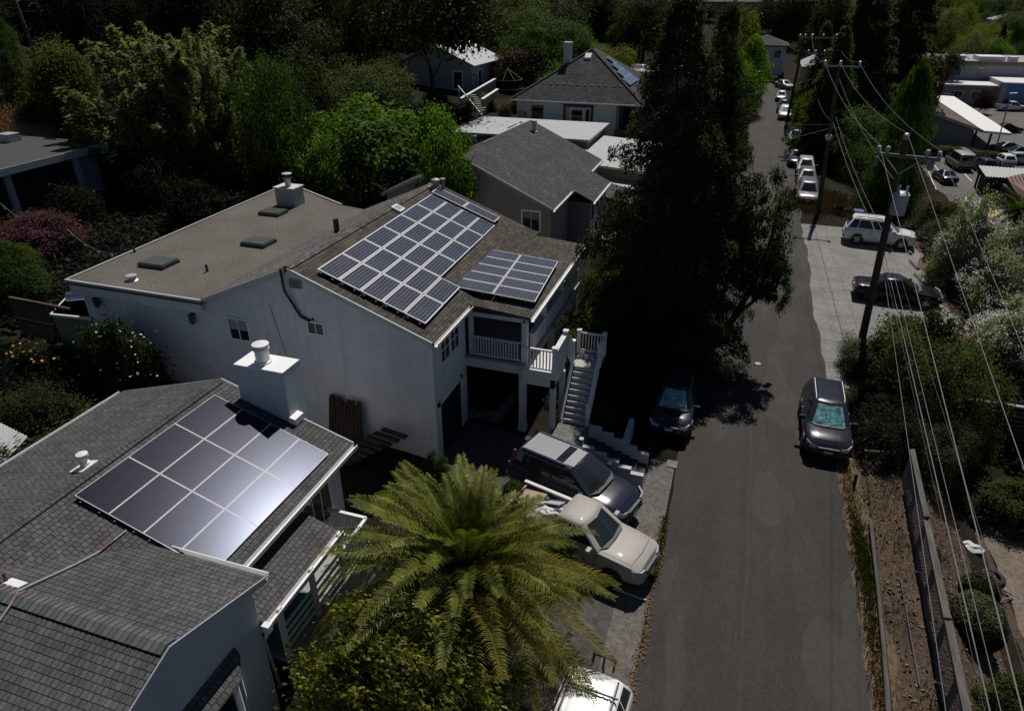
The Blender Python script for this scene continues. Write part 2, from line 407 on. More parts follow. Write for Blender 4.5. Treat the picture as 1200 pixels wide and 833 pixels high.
def trunk_mesh(seed,kind='multi',bot=-.06,lean=(0,0)):
    """unit-height trunk with limbs reaching into the crown"""
    r=random.Random(seed);m=MB()
    def limb(p,d,L,r0,dep):
        pts=[Vector(p)];dd=Vector(d).normalized();rs=[r0]
        for i in range(4):
            dd=(dd+Vector((r.uniform(-.18,.18),r.uniform(-.18,.18),.10))).normalized()
            pts.append(pts[-1]+dd*L/4);rs.append(r0*(1-.16*(i+1)))
        m.tube(pts,rs,7 if dep==0 else 5)
        if dep<2:
            for k in range(3 if dep==0 else 2):
                a=r.uniform(0,2*PI);t=pts[-1] if k<2 else pts[3]
                limb(t,dd*.75+Vector((math.cos(a)*.75,math.sin(a)*.75,.2)),L*.62,rs[-1]*.68,dep+1)
    if kind=='single':
        pts=[(0,0,bot)]+[(r.uniform(-.01,.01),r.uniform(-.01,.01),z) for z in(.1,.3,.5,.7,.9)]+[(0,0,.97)]
        m.tube(pts,[.026,.022,.018,.014,.010,.005,.002],7)
        for i in range(26):
            z=r.uniform(.12,.85);a=r.uniform(0,2*PI);L=.4*(1-z)+.02
            m.tube([(0,0,z),(math.cos(a)*L*.5,math.sin(a)*L*.5,z-.01),(math.cos(a)*L,math.sin(a)*L,z-.05*L)],[.006,.004,.0015],4)
    else:
        limb((0,0,bot),(lean[0],lean[1],1),.42,.032,0)
    o=m.build('trunk',None);me=o.data;bpy.data.objects.remove(o);return me
PROTO={}
def proto(key):
    if key in PROTO: return PROTO[key]
    k,s=key
    if k=='round': me=crown_round(s,17000,95,.024,1.6)
    elif k=='loose': me=crown_round(s,13000,70,.028,1.8,sig=.06,lobes=7,inner=.3)
    elif k=='sparse': me=crown_round(s,7500,52,.026,1.7,sig=.045,lobes=7,inner=.25)
    elif k=='fine': me=crown_round(s,26000,160,.016,1.8,sig=.055,lobes=12)
    elif k=='oak': me=crown_round(s,16000,60,.02,1.6,sig=.085,zlow=-.35,lobes=8,inner=.5)
    elif k=='weep': me=crown_round(s,20000,110,.03,2.8,sig=.07,droop=.25,up=.4)
    elif k=='feather': me=crown_feather(s)
    elif k=='conifer': me=crown_conifer(s,34000,30,.02)
    elif k=='conifer_big': me=crown_conifer(s,115000,44,.0098,base=.1,taper=.74,droop=.22,belly=.12,gap=.5,wid=.042)
    elif k=='pine': me=crown_conifer(s,16000,14,.03,base=.3,taper=.5,droop=.02,gap=.5,wid=.07)
    elif k=='column': me=crown_column(s)
    elif k=='hedge': me=crown_hedge(s,14000,.03)
    elif k=='hedgefine': me=crown_hedge(s,30000,.02)
    elif k=='bushfine': me=crown_round(s,30000,150,.02,1.5,sig=.05,zlow=-.2,lobes=10)
    v=np.empty(len(me.vertices)*3,np.float32);me.vertices.foreach_get('co',v);v=v.reshape(-1,3)
    r=np.hypot(v[:,0],v[:,1]);q=np.percentile(r,98.5)
    if not k.startswith('hedge'): v[:,:2]*=.5/q
    a,b=np.percentile(v[:,2],[.7,99.5]);v[:,2]=(v[:,2]-a)/(b-a)
    me.vertices.foreach_set('co',v.ravel());me.update()
    PROTO[key]=me;return me
TR={}
BARK=woodmat('bark_brown',(.045,.035,.028),2);BARKG=woodmat('bark_grey',(.09,.08,.07),2)
def trunkp(key):
    if key not in TR: TR[key]=trunk_mesh(key[1],key[0])
    return TR[key]
WM={}
def with_mat(me,m):
    k=(me.name,m.name)
    if k not in WM:
        if me.materials: me2=me.copy();me2.materials.clear()
        else: me2=me
        me2.materials.append(m);WM[k]=me2
        if me2 is me: WM[(me.name,m.name)]=me
    return WM[k]
def tree(name,label,cat,base,w,h,kind,seed,leaf,group=None,lift=.18,trunk=True,bark=None,wy=None,rz=None,part='crown'):
    """base: ground point; w crown width, h total height; lift = share of height below the crown"""
    base=Vector(base);wy=wy or w
    t=thing(name,label,cat,base,0,group)
    rz=random.Random(seed*31+int(w*100)).uniform(0,6.28) if rz is None else rz
    me=proto((kind,seed))
    me=with_mat(me,leaf)
    c=bpy.data.objects.new(part,me);C.objects.link(c);c.parent=t
    con=kind in('conifer','conifer_big','pine','column')
    z0=0 if con or kind.startswith('hedge') else h*lift
    c.location=(0,0,z0);c.scale=(w,wy,h-z0);c.rotation_euler=(0,0,rz)
    if trunk:
        tm=trunkp(('single' if con else 'multi',seed%4))
        b=bark or BARK
        tm=with_mat(tm,b)
        k=bpy.data.objects.new('trunk',tm);C.objects.link(k);k.parent=t
        s=h*.82;k.scale=(min(s,w*1.3),min(s,w*1.3),s) if not con else (w,w,h)
        k.rotation_euler=(0,0,rz)
    return t
def bush(name,label,base,w,wy,h,kind,seed,leaf,group=None,cat='bush',rz=0,part='foliage'):
    return tree(name,label,cat,base,w,h,kind,seed,leaf,group,lift=-.12,trunk=False,wy=wy,rz=rz,part=part)
def flowers_on(parent,w,wy,h,n,matl,seed,size=.10,top=.25,name='blossom',cluster=60):
    r=np.random.default_rng(seed)
    d=unit(r,cluster*4);d=d[(d[:,2]>-.1)][:cluster];ci=r.integers(0,len(d),n)
    p=d[ci]*np.array([w*.47,wy*.47,h*.5])*r.uniform(.9,1.03,(n,1))+np.array([0,0,h*.48])+r.normal(size=(n,3))*size*1.3
    me=leaf_mesh(name,p,np.array([0,0,1.])+r.normal(size=(n,3))*.5,r.normal(size=(n,3)),size*r.uniform(.6,1.2,n),size*.9*r.uniform(.6,1.2,n))
    me.materials.append(matl);o=bpy.data.objects.new(name,me);C.objects.link(o);o.parent=parent;return o
def frond(m,base,az,L,elev0,curl,leaflen,nl,r,sag=.0,width=1.):
    """one feather-shaped palm leaf: curved midrib, leaflets both sides"""
    pts=[];p=Vector(base);N=12;e=elev0
    hd=Vector((math.cos(az),math.sin(az),0));sd=Vector((-math.sin(az),math.cos(az),0))
    tw=r.uniform(-.35,.35)
    for i in range(N+1):
        pts.append(p.copy());d=hd*math.cos(e)+Vector((0,0,1))*math.sin(e);p=p+d*L/N;e-=curl/N*(.45+1.1*i/N)
    m.tube(pts,[.028*(1-.85*i/N)+.004 for i in range(N+1)],4)
    for k in range(nl):
        t=.12+.88*(k+.5)/nl;f=t*N;i=min(int(f),N-1);q=pts[i].lerp(pts[i+1],f-i);d=(pts[i+1]-pts[i]).normalized()
        upv=d.cross(sd).normalized()
        if upv.z<0: upv=-upv
        ll=leaflen*(.35+.65*math.sin(PI*min(1,t*.9+.12)))*r.uniform(.85,1.1)
        for s in(-1,1):
            out=(sd*s*.74+d*.62+upv*(.50+tw*s*.7)+Vector((r.uniform(-.1,.1),r.uniform(-.1,.1),r.uniform(-.12,.05)))).normalized()
            mid=q+out*ll*.55;tip=q+out*ll*.95+Vector((0,0,-1))*ll*.30
            wv=d*.020*width
            n0=len(m.v);m.v.extend([tuple(q-wv*.6),tuple(q+wv*.6),tuple(mid+wv),tuple(mid-wv),tuple(tip)])
            m.f.extend([(n0,n0+1,n0+2,n0+3),(n0+3,n0+2,n0+4)])
# ---------------------------------------------------------------- cars
TYRE=paint('tyre_rubber',(.012,.012,.012),.8);RIM=paint('alloy_rim',(.35,.35,.36),.3,.1,metal=.7)
HEADL=paint('headlamp_glass',(.55,.56,.58),.1,.1);TAILL=paint('tail_lamp_red',(.30,.012,.012),.2,.1)
PLATE=paint('licence_plate',(.55,.55,.52),.5,.1)
def shademat():
    t=NT('teal_sunshade');v=t.coord('World');a=t.noise(v,6,5,.6);k=t.ramp(a,[(.35,(.05,.16,.18)),(.55,(.16,.36,.38)),(.72,(.42,.58,.56))])
    t.col(k);t.set(Roughness=.3,Specular_IOR_Level=.4);t.bump(a,.8,.03);return t.m
TEAL=shademat()
CGLASS=glass('car_glass',(.010,.013,.014),.04);BLKPL=paint('black_plastic_trim',(.012,.012,.013),.55)
CHROME=paint('chrome_trim',(.65,.66,.68),.15,.03,metal=.9)
KIND=dict(
 suv=dict(L=4.65,W=1.86,Hh=1.70,belt=1.03,top=[(-1,.66),(-.975,.9),(-.92,1.0),(-.4,1.0),(.36,.99),(.44,.97),(.66,.93),(.84,.86),(.94,.74),(1,.52)],
   wid=[.82,.93,.97,1,1,1,.985,.94,.86,.70],zb=[.42,.34,.28,.25,.25,.25,.25,.26,.3,.36],cab=(-.965,.45,-.80,.10),inset=(.90,.70)),
 wagon=dict(L=4.8,W=1.9,Hh=1.72,belt=1.08,top=[(-1,.62),(-.985,.9),(-.95,1.0),(-.4,1.0),(.36,.97),(.44,.94),(.68,.88),(.86,.80),(.95,.66),(1,.46)],
   wid=[.86,.95,.98,1,1,1,.98,.93,.84,.66],zb=[.42,.34,.28,.25,.25,.25,.25,.26,.3,.36],cab=(-.97,.47,-.84,.10),inset=(.91,.72)),
 sedan=dict(L=4.75,W=1.83,Hh=1.45,belt=.92,top=[(-1,.70),(-.98,.95),(-.9,1.04),(-.6,1.05),(.38,.98),(.46,.95),(.7,.88),(.87,.78),(.95,.66),(1,.46)],
   wid=[.78,.90,.95,.99,1,1,.98,.93,.84,.68],zb=[.42,.32,.24,.2,.2,.2,.2,.22,.26,.32],cab=(-.70,.44,-.34,.06),inset=(.88,.66)),
 hatch=dict(L=4.15,W=1.76,Hh=1.52,belt=.95,top=[(-1,.66),(-.975,.9),(-.93,1.0),(-.4,1.0),(.38,.99),(.5,.95),(.72,.88),(.87,.78),(.95,.66),(1,.46)],
   wid=[.82,.93,.97,1,1,1,.98,.93,.84,.68],zb=[.42,.32,.24,.2,.2,.2,.2,.22,.26,.32],cab=(-.96,.52,-.74,.08),inset=(.89,.69)),
 pickup=dict(L=5.3,W=1.9,Hh=1.78,belt=1.12,top=[(-.26,.99),(-.24,1.0),(-.2,1.0),(0,1.0),(.36,.99),(.44,.97),(.66,.94),(.84,.89),(.95,.78),(1,.52)],
   wid=[.98,.99,1,1,1,1,.985,.95,.88,.74],zb=[.3,.3,.3,.3,.3,.3,.3,.3,.34,.4],cab=(-.25,.44,-.20,.16),inset=(.92,.74)),
 van=dict(L=4.9,W=1.9,Hh=1.95,belt=1.08,top=[(-1,.8),(-.99,1.0),(-.95,1.0),(-.4,1.0),(.4,.99),(.56,.96),(.72,.9),(.86,.80),(.95,.66),(1,.46)],
   wid=[.92,.98,1,1,1,1,.98,.93,.86,.72],zb=[.42,.34,.28,.25,.25,.25,.25,.26,.3,.36],cab=(-.985,.58,-.94,.24),inset=(.93,.80)))
def wheel(parent,x,y,r,w,det):
    s=1 if y>0 else -1
    m=MB();n=20;pr=[(r*.62,-w/2),(r*.93,-w/2),(r,-w*.35),(r,w*.35),(r*.93,w/2),(r*.62,w/2)]
    base=len(m.v)
    for a_,b_ in pr:
        for k in range(n):
            t=2*PI*k/n;m.v.append((x+a_*math.cos(t),y+b_,r+a_*math.sin(t)))
    for i in range(len(pr)-1):
        for k in range(n):
            a=base+i*n+k;b=base+i*n+(k+1)%n;m.f.append((a,a+n,b+n,b))
    t=m.build('wheel',TYRE,parent,50)
    h=MB();ys=y+s*w*.40
    for k in range(5):
        a=2*PI*k/5;d=Vector((math.cos(a),0,math.sin(a)));q=Vector((-math.sin(a),0,math.cos(a)))
        c=Vector((x,ys,r));h.obox(c+d*r*.32,d*r*.32,q*r*.10,Vector((0,.018,0)))
    ring=[]
    for k in range(n):
        a=2*PI*k/n;ring.append(Vector((x+r*.62*math.cos(a),ys,r+r*.62*math.sin(a))))
    h.tube(ring+[ring[0]],.022,5,False)
    h.tube([(x,ys-s*.03,r),(x,ys+s*.02,r)],r*.14,10)
    h.build('rim',RIM,t)
    d=MB();d.tube([(x,ys-s*.05,r),(x,ys-s*.02,r)],r*.62,18);d.build('brake_disc',BLKPL,t)
def car(label,loc,face,kind,paintm,group=None,name='parked_car',cat='car',det=2,roof=None,shade=None,rails=False,panels=None,scale=1,ribs=0,glassm=None):
    K=KIND[kind];L,W,Hh,belt=K['L'],K['W'],K['Hh'],K['belt'];hl=L/2;g=glassm or CGLASS
    t=thing(name,label,cat,loc,rad(face),group)
    if scale!=1: t.scale=(scale,)*3
    # lower body loft, rear to front
    st=[(x*hl,w*W/2,zb,zt*belt) for (x,zt),w,zb in zip(K['top'],K['wid'],K['zb'])]
    # densify
    dd=[]
    for a,b in zip(st,st[1:]):
        k=3 if abs(b[0]-a[0])>.5 else 1
        for i in range(k): dd.append(tuple(lerp(a[j],b[j],i/k) for j in range(4)))
    dd.append(st[-1]);m=MB();ring=None
    wr=.345 if kind in('suv','wagon','pickup') else .315
    wx=(-.60*hl,.615*hl) if kind!='pickup' else (-.58*hl,.62*hl)
    prof=lambda w,zb,zt:[(0,zb),(.86*w,zb),(.965*w,zb+.10),(w,zb+.38*(zt-zb)),(.992*w,zb+.66*(zt-zb)),(.965*w,zt-.09),(.925*w,zt-.025),(.80*w,zt+.012),(.4*w,zt+.028),(0,zt+.034)]
    n=None
    for (x,w,zb,zt) in dd:
        half=prof(w,zb,zt);sec=half+[(-y,z) for y,z in half[-2:0:-1]];n=len(sec)
        for y,z in sec: m.v.append((x,y,z))
    for i in range(len(dd)-1):
        for k in range(n):
            a=i*n+k;b=i*n+(k+1)%n;m.f.append((a,b,b+n,a+n))
    m.f.append(tuple(range(n-1,-1,-1)));q=(len(dd)-1)*n;m.f.append(tuple(q+k for k in range(n)))
    # cabin
    xr,xf,tr,tf=[v*hl for v in K['cab']];wb,wt=K['inset'][0]*W/2,K['inset'][1]*W/2
    zb_,zr=belt-.02,Hh-.05
    def rect(x0,x1,w,z,ch,bow=0): return [(x0,-w+ch,z),(x0+ch*.4,-w,z),(x1-ch*.6,-w,z),(x1,-w+ch*1.2,z),(x1+bow,0,z),(x1,w-ch*1.2,z),(x1-ch*.6,w,z),(x0+ch*.4,w,z),(x0,w-ch,z),(x0-bow*.3,0,z)]
    R0=rect(xr,xf,wb,zb_,.12,.10);R1=rect(tr,tf,wt,zr,.14,.10)
    R2=rect(tr+.05,tf-.08,wt-.05,Hh-.012,.14,.10);R3=rect(tr+.25,tf-.35,wt-.28,Hh+.008,.12,.05)
    b0=len(m.v);k=len(R0)
    for R in(R0,R1,R2,R3): m.v.extend(R)
    for i in range(3):
        for j in range(k):
            a=b0+i*k+j;b=b0+i*k+(j+1)%k;m.f.append((a,b,b+k,a+k))
    m.f.append(tuple(b0+3*k+j for j in range(k)))
    body=m.build('body',paintm,t,38)
    def V(p): return Vector(p)
    cen=Vector((0,0,1))
    def patch(P0,P1,P2,P3,u0,u1,v0,v1,off=.008,div=1):
        P0,P1,P2,P3=map(V,(P0,P1,P2,P3))
        def at(u,v): return P0.lerp(P1,u).lerp(P3.lerp(P2,u),v)
        nr=(P1-P0).cross(P3-P0).normalized()
        c=(P0+P1+P2+P3)/4
        if nr.dot(c-Vector((c.x*.5,0,c.z-.4)))<0: nr=-nr
        return [at(u,v)+nr*off for u,v in((u0,v0),(u1,v0),(u1,v1),(u0,v1))]
    def win(name,polys,matl,parent=t,lab=None):
        w_=MB()
        for p in polys: w_.quad(*p)
        o=w_.build(name,matl,parent)
        if lab:o['label']=lab
        return o
    # windscreen: two halves following the bow
    ws=[patch(R0[3],R0[4],R1[4],R1[3],.06,1,.06,.93),patch(R0[4],R0[5],R1[5],R1[4],0,.94,.06,.93)]
    win('windscreen',ws,TEAL if shade else g,lab='windscreen with a teal folding sunshade behind the glass' if shade else None)
    win('rear_window',[patch(R0[9],R0[0],R1[0],R1[9],0,.93,.18,.9),patch(R0[8],R0[9],R1[9],R1[8],.07,1,.18,.9)],g)
    splits=[(.03,.20),(.225,.54),(.57,.93)] if kind in('suv','wagon','van') else ([(.05,.46),(.50,.92)] if kind!='pickup' else [(.05,.40),(.44,.93)])
    for sgn,(i,j) in((-1,(1,2)),(1,(7,6))):
        win('side_window',[patch(R0[i],R0[j],R1[j],R1[i],a,b,.12,.9) for a,b in splits],g)
    # pillars of door gaps, sills
    if det>1:
        s_=MB()
        for sg in(-1,1):
            for f in((-.28,.06,.40) if kind!='pickup' else (-.02,.40)):
                s_.box(f*hl-.006,sg*(W/2-.01),.36,f*hl+.006,sg*(W/2+.004),belt*.9)
        s_.build('door_seam',BLKPL,t)
        h_=MB()
        for sg in(-1,1):
            for f in((-.22,.12) if kind!='pickup' else (.04,)): h_.box(f*hl-.07,sg*(W/2-.02),belt*.80,f*hl+.07,sg*(W/2+.025),belt*.83)
        h_.build('door_handle',CHROME if rails else BLKPL,t)
    # arches
    for x in wx:
        for sg in(-1,1):
            a_=MB()
            ring=[];y0=sg*(W/2*.90);y1=sg*(W/2+.012);nn=14;rr=wr*1.18
            pts=[(x+rr*math.cos(PI*i/nn),wr+rr*math.sin(PI*i/nn)) for i in range(nn+1)]
            a_.prism([(p,y1,z) for p,z in pts]+[(x-rr,y1,.2),(x+rr,y1,.2)][:2],(0,y0-y1,0))
            a_.build('wheel_arch',BLKPL,t)
    for x in wx:
        for sg in(-1,1): wheel(t,x,sg*(W/2-.085),wr,.22,det)
    # lamps, grille, bumpers, plates, mirrors
    fz=belt*.70
    for sg in(-1,1):
        m=MB();m.prism([(hl*.97,sg*W*.235,fz+.02),(hl*.955,sg*W*.36,fz+.06),(hl*.86,sg*W*.448,fz+.13),(hl*.86,sg*W*.452,fz+.0),(hl*.955,sg*W*.375,fz-.10),(hl*.978,sg*W*.24,fz-.09)],(.045,sg*.03,.03));m.build('headlight',HEADL,t,40)
        m=MB();rx=-hl
        if kind in('suv','wagon','hatch','van'):
            m.obox((rx*.975,sg*W*.385,belt*.86),(.035,0,-.005),(0,.045,0),(.01,0,.11))
            if kind=='wagon': m.obox((rx*.905,sg*W*.402,belt+.30),(.03,0,-.01),(0,.035,0),(.065,-sg*.05,.26))
        elif kind=='sedan': m.obox((rx*.955,sg*W*.38,belt*.84),(.10,0,0),(.03*-1,sg*.13,0),(0,0,.08))
        else: m.box(rx*1.0-.01,sg*W*.42,belt*.72,rx*.97,sg*W*.49,belt*.98)
        m.build('tail_light',TAILL,t)
        m=MB();m.obox((xf-.32,sg*(W/2+.10),belt+.06),(.07,0,0),(0,.11,0),(.0,0,.075));m.build('mirror',paintm if det>1 else BLKPL,t,30)
    m=MB();m.box(hl*.965,-W*.22,fz-.16,hl+.012,W*.22,fz-.01);m.box(hl*.95,-W*.34,.38,hl+.006,W*.34,.50);m.build('grille',BLKPL,t)
    m=MB();m.box(hl+.012,-.16,.50,hl+.03,.16,.60);
    m.box(-hl-.02,-.16,.62,-hl+.01,.16,.74);m.build('licence_plate',PLATE,t)
    m=MB()
    m.box(-hl-.035 if kind!='pickup' else -hl-.10,-W*.45,.42,-hl+.1,W*.45,.60);m.build('rear_bumper',BLKPL if kind!='pickup' else CHROME,t)
    if roof:
        mm=MB();mm.box(tr+.12,-wt*.82,Hh-.02,tf-.30,wt*.82,Hh+.016);mm.build('roof_panel',roof,t)
    if ribs:
        for i in range(ribs):
            y=lerp(-wt*.72,wt*.72,i/(ribs-1));mm=MB();mm.box(tr+.22,y-.018,Hh-.0,(lerp(tr,tf,.63) if panels else tf-.25),y+.018,Hh+.022);mm.build('roof_rib',roof or paintm,t)
    if panels:
        for (u0,u1,mt_) in panels:
            mm=MB();mm.box(lerp(tr,tf,u0),-wt*.74,Hh-.02,lerp(tr,tf,u1),wt*.74,Hh+.020);o=mm.build('sunroof_pane',mt_,t)
    if rails:
        for sg in(-1,1):
            mm=MB();mm.tube([(tr+.1,sg*(wt-.10),Hh-.02),(tr+.22,sg*(wt-.09),Hh+.05),(tf-.35,sg*(wt-.09),Hh+.05),(tf-.2,sg*(wt-.10),Hh-.02)],.022,6);mm.build('roof_rail',rails if hasattr(rails,'name') else CHROME,t)
    if kind=='pickup':
        z0,z1=.62,belt+.04;xb=-.27*hl
        mm=MB()
        for sg in(-1,1):
            mm.prism([(xb,sg*W/2*.995,.34),(xb,sg*W/2*.995,z1),(-hl,sg*W/2*.97,z1),(-hl,sg*W/2*.97,.40)],(0,-sg*.075,0))
        mm.box(-hl,-W/2*.93,.55,-hl+.06,W/2*.93,z1);mm.build('bed_wall',paintm,t)
        mm=MB();mm.box(-hl+.05,-W/2+.06,z0-.25,xb+.02,W/2-.06,z0);mm.build('bed_floor',BLKPL,t)
    if det>1:
        mm=MB();sel=[q for q in dd if q[0]>xf-.04 and q[0]<hl*.93]
        for sg in(-1,1): mm.tube([(x,sg*w*.80,zt+.010) for x,w,zb,zt in sel],.0075,4)
        x,w,zb,zt=sel[-1];mm.tube([(x,-w*.80,zt+.010),(x+.05,0,zt+.030),(x,w*.80,zt+.010)],.0075,4);mm.build('bonnet_seam',BLKPL,t)
        mm=MB();mm.prism([(xf-.10,-wb*.93,belt+.02),(xf+.14,-wb*.6,belt+.03),(xf+.17,wb*.0,belt+.04),(xf+.14,wb*.6,belt+.03),(xf-.10,wb*.93,belt+.02)],(0,0,-.05));mm.build('scuttle_panel',BLKPL,t)
    if det>1 and kind!='pickup':
        mm=MB()
        for sg in(-1,1): mm.tube([(xf+.05,sg*.25-.25,belt+.03),(xf-.12,sg*.25+.22,belt+.10)],.012,4)
        mm.build('wiper',BLKPL,t)
    return t
# ---------------------------------------------------------------- setting
def axis_pts(segs):
    o=[]
    for a,b,st in segs:
        n=max(1,int(round((b-a)/st)))
        o+= [a+(b-a)*i/n for i in range(n)]
    o.append(segs[-1][1]);return o
def drape(name,poly_fn,m,zoff,kind='structure'): pass
xs=axis_pts([(-420,-120,30),(-120,-50,6),(-50,-1,1.4),(-1,14,1),(14,60,2.3),(60,160,10),(160,700,45)])
ys=axis_pts([(-14,4,3),(4,62,1.3),(62,190,4),(190,400,15),(400,1500,55)])
m=MB();rg=random.Random(3)
for y in ys:
    for x in xs:
        z=ground_z(x,y)
        if -.55<x<5.25 and y<160: z-=.08
        elif (-9.5<x<-.6 and 5<y<23): z-=.05
        elif 5<x<13 and 30<y<58: z-=.05
        m.v.append((x,y,z+(rg.uniform(-.06,.06) if abs(x)>14 else 0)))
nx=len(xs)
for j in range(len(ys)-1):
    for i in range(nx-1): a=j*nx+i;m.f.append((a,a+1,a+nx+1,a+nx))
tag(m.build('ground',groundmat(),None,80),kind='structure')
rr=random.Random(11)
def strip(name,x0f,x1f,y0,y1,st,zf,m_,cols=3):
    m=MB();n=int((y1-y0)/st)
    for j in range(n+1):
        y=y0+(y1-y0)*j/n;a,b=x0f(y),x1f(y)
        for i in range(cols+1):
            x=lerp(a,b,i/cols);m.v.append((x,y,zf(x,y)))
    w=cols+1
    for j in range(n):
        for i in range(cols): q=j*w+i;m.f.append((q,q+1,q+w+1,q+w))
    o=m.build(name,m_,None,60);tag(o,kind='structure');return o
jl=[.05*math.sin(i*.37)+.04*math.sin(i*.91+1)+rr.uniform(-.035,.035) for i in range(600)];jr=[.09*math.sin(i*.21)+.05*math.sin(i*.67+2)+rr.uniform(-.04,.04) for i in range(600)]
ASPH=asphaltmat('street_asphalt',(.0455,.041,.0372))
def far_shift(y): return -((max(0,y-135))**2)*.016
strip('road',lambda y:-.62+jl[int(y*2)%600]+(.9*ss(30,34,y)*(1-ss(60,70,y))*.4)+far_shift(y)*1.3,lambda y:5.36+jr[int(y*2)%600]+far_shift(y)*.4,1,163,.5,lambda x,y:.016+(.05*(y-150) if y>150 else 0),ASPH,6)
def gravelmat():
    t=NT('parking_gravel');v=t.coord('World')
    a=t.noise(v,.5,6,.6);st=t.noise(t.coord('World',(.5,2.2,1)),1.0,6,.75);b=t.noise(v,55,3,.7)
    k=t.ramp(a,[(.3,(.17,.163,.155)),(.7,(.24,.232,.222))]);k=t.mix(.7,k,t.ramp(st,[(.3,(.75,.75,.75)),(.7,(1.2,1.2,1.2))]),'MULTIPLY');g2=t.noise(v,5,6,.8);k=t.mix(.7,k,t.ramp(g2,[(.35,(.62,.62,.62)),(.65,(1.3,1.3,1.3))]),'MULTIPLY')
    k=t.mix(.7,k,t.ramp(b,[(.3,(.55,.55,.55)),(.7,(1.5,1.5,1.5))]),'MULTIPLY');t.col(k);t.set(Roughness=.95,Specular_IOR_Level=.15);t.bump(b,.5,.01);return t.m
GRAV=gravelmat()
strip('parking_area',lambda y:5.0,lambda y:lerp(6.6,12.9,ss(30.5,36,y))+.25*math.sin(y*1.7),31,57.6,.6,lambda x,y:.008,GRAV,4)
DRV=dirtmat('driveway_concrete',(.066,.062,.058),(.095,.089,.082))
strip('driveway',lambda y:-9.45 if y>14.9 else -4.6,lambda y:-.78+jl[int(y*3)%600]*.5,5,22.2,.4,lambda x,y:ground_z(min(x,-.7),y)+.02,DRV,10)
APR=dirtmat('apron_concrete',(.115,.105,.095),(.16,.147,.135))
strip('pavement',lambda y:-1.65,lambda y:-.70,5,22.6,.5,lambda x,y:ground_z(min(x,-.7),y)+.032,APR,3)
strip('verge',lambda y:5.3,lambda y:6.1+.12*math.sin(y*2.1),3,31,.4,lambda x,y:.012+.02*math.sin(x*9+y*4),dirtmat('dry_verge',(.10,.075,.045),(.17,.125,.075)),3)
BANK=dirtmat('bank_dirt',(.062,.043,.032),(.108,.076,.056))
strip('dirt_bank',lambda y:6.0,lambda y:11.2,3,31,.5,lambda x,y:ground_z(x,y)+.03+.03*math.sin(x*5)*math.sin(y*3),BANK,16)
strip('parking_bank',lambda y:12.7+.3*math.sin(y*1.1),lambda y:15.6,33,56,.6,lambda x,y:ground_z(x,y)+.03,dirtmat('red_dirt',(.10,.06,.04),(.16,.10,.065)),5)
strip('yard_slab',lambda y:11.2+.06*math.sin(y*3),lambda y:18,12,27,.6,lambda x,y:ground_z(x,y)+.05,dirtmat('yard_concrete',(.15,.12,.095),(.20,.17,.14)),4)
strip('car_park',lambda y:22.2 if y<112 else 26,lambda y:95,68,185,2,lambda x,y:-4.42,asphaltmat('car_park_asphalt',(.125,.118,.112),False),14)
strip('side_street',lambda y:36,lambda y:130,186,214,2,lambda x,y:-4.40,asphaltmat('side_street_asphalt',(.08,.078,.075),False),10)
# parking lines: paint on the car park, one object each bay line
LINE=paint('white_line_paint',(.62,.61,.58),.7,.2)
m=MB()
def bayline(x0,y0,x1,y1,w=.14):
    d=Vector((x1-x0,y1-y0,0)).normalized();s=Vector((-d.y,d.x,0))*w/2
    a,b=Vector((x0,y0,-4.408)),Vector((x1,y1,-4.408));m.quad(a-s,b-s,b+s,a+s)
for x in(24.6,27.4,30.2): bayline(x,98,x+.2,106.5)
for x0,y0,x1,y1 in((23.6,84.2,25.1,90),(25.0,84.0,26.4,89.6),(23.9,86,25.3,85.9),(24.2,88,25.7,87.9),(22.4,92,23.4,103)): bayline(x0,y0,x1,y1,.12)
tag(m.build('road_marking',LINE),kind='structure')
m=MB();c=P(1160,250,-4.40);m.quad(c+Vector((-1,-1.3,0)),c+Vector((.8,-1.5,0)),c+Vector((1.0,1.6,0)),c+Vector((-.7,1.7,0)))
tag(m.build('yellow_marking',paint('yellow_line_paint',(.45,.30,.05),.7,.15)),kind='structure')
# leaf litter / grass (stuff)
def scatter(name,matl,n,fx,size,seed,up=.9,kind='stuff',tall=False):
    r=np.random.default_rng(seed);p=np.array([fx(r) for _ in range(n)])
    nr=(np.array([0,0,up])+r.normal(size=(n,3))*.3) if not tall else r.normal(size=(n,3))*np.array([1,1,.15])
    ld=r.normal(size=(n,3)) if not tall else np.array([0,0,1.])+r.normal(size=(n,3))*.35
    sz=size*r.uniform(.5,1.4,n);me=leaf_mesh(name,p,nr,ld,sz,sz*(.6 if not tall else .16));me.materials.append(matl)
    o=bpy.data.objects.new(name,me);C.objects.link(o);tag(o,kind=kind);return o
LIT=paint('dry_leaf_litter',(.20,.115,.045),.9,.5,nsc=6);LITG=paint('dry_grass_straw',(.24,.17,.075),.9,.35,nsc=6)
GRS=leafmat('verge_grass',(.045,.06,.018),(.02,.03,.01),nsc=2)
scatter('leaf_litter',LIT,1500,lambda r:(lambda y:(-.66+r.normal()*.075+.06*math.sin(y*2.3),y,.045+r.random()*.02))(r.uniform(7,19.2)),.06,1)
scatter('leaf_litter',LIT,900,lambda r:(5.5+abs(r.normal())*.25,r.uniform(6,30),.05),.055,2)
scatter('dry_grass',LITG,5200,lambda r:(5.62+r.normal()*.13,r.uniform(6,27) if r.random()<.75 else r.uniform(8,17),.07),.16,3,tall=True)
scatter('verge_grass',GRS,2600,lambda r:(5.75+r.normal()*.14,r.normal()*1.2+19.3,.07),.17,4,tall=True)
scatter('verge_grass',GRS,1500,lambda r:(-.68+r.normal()*.07,r.uniform(16.2,19.4),.07),.10,5,tall=True)
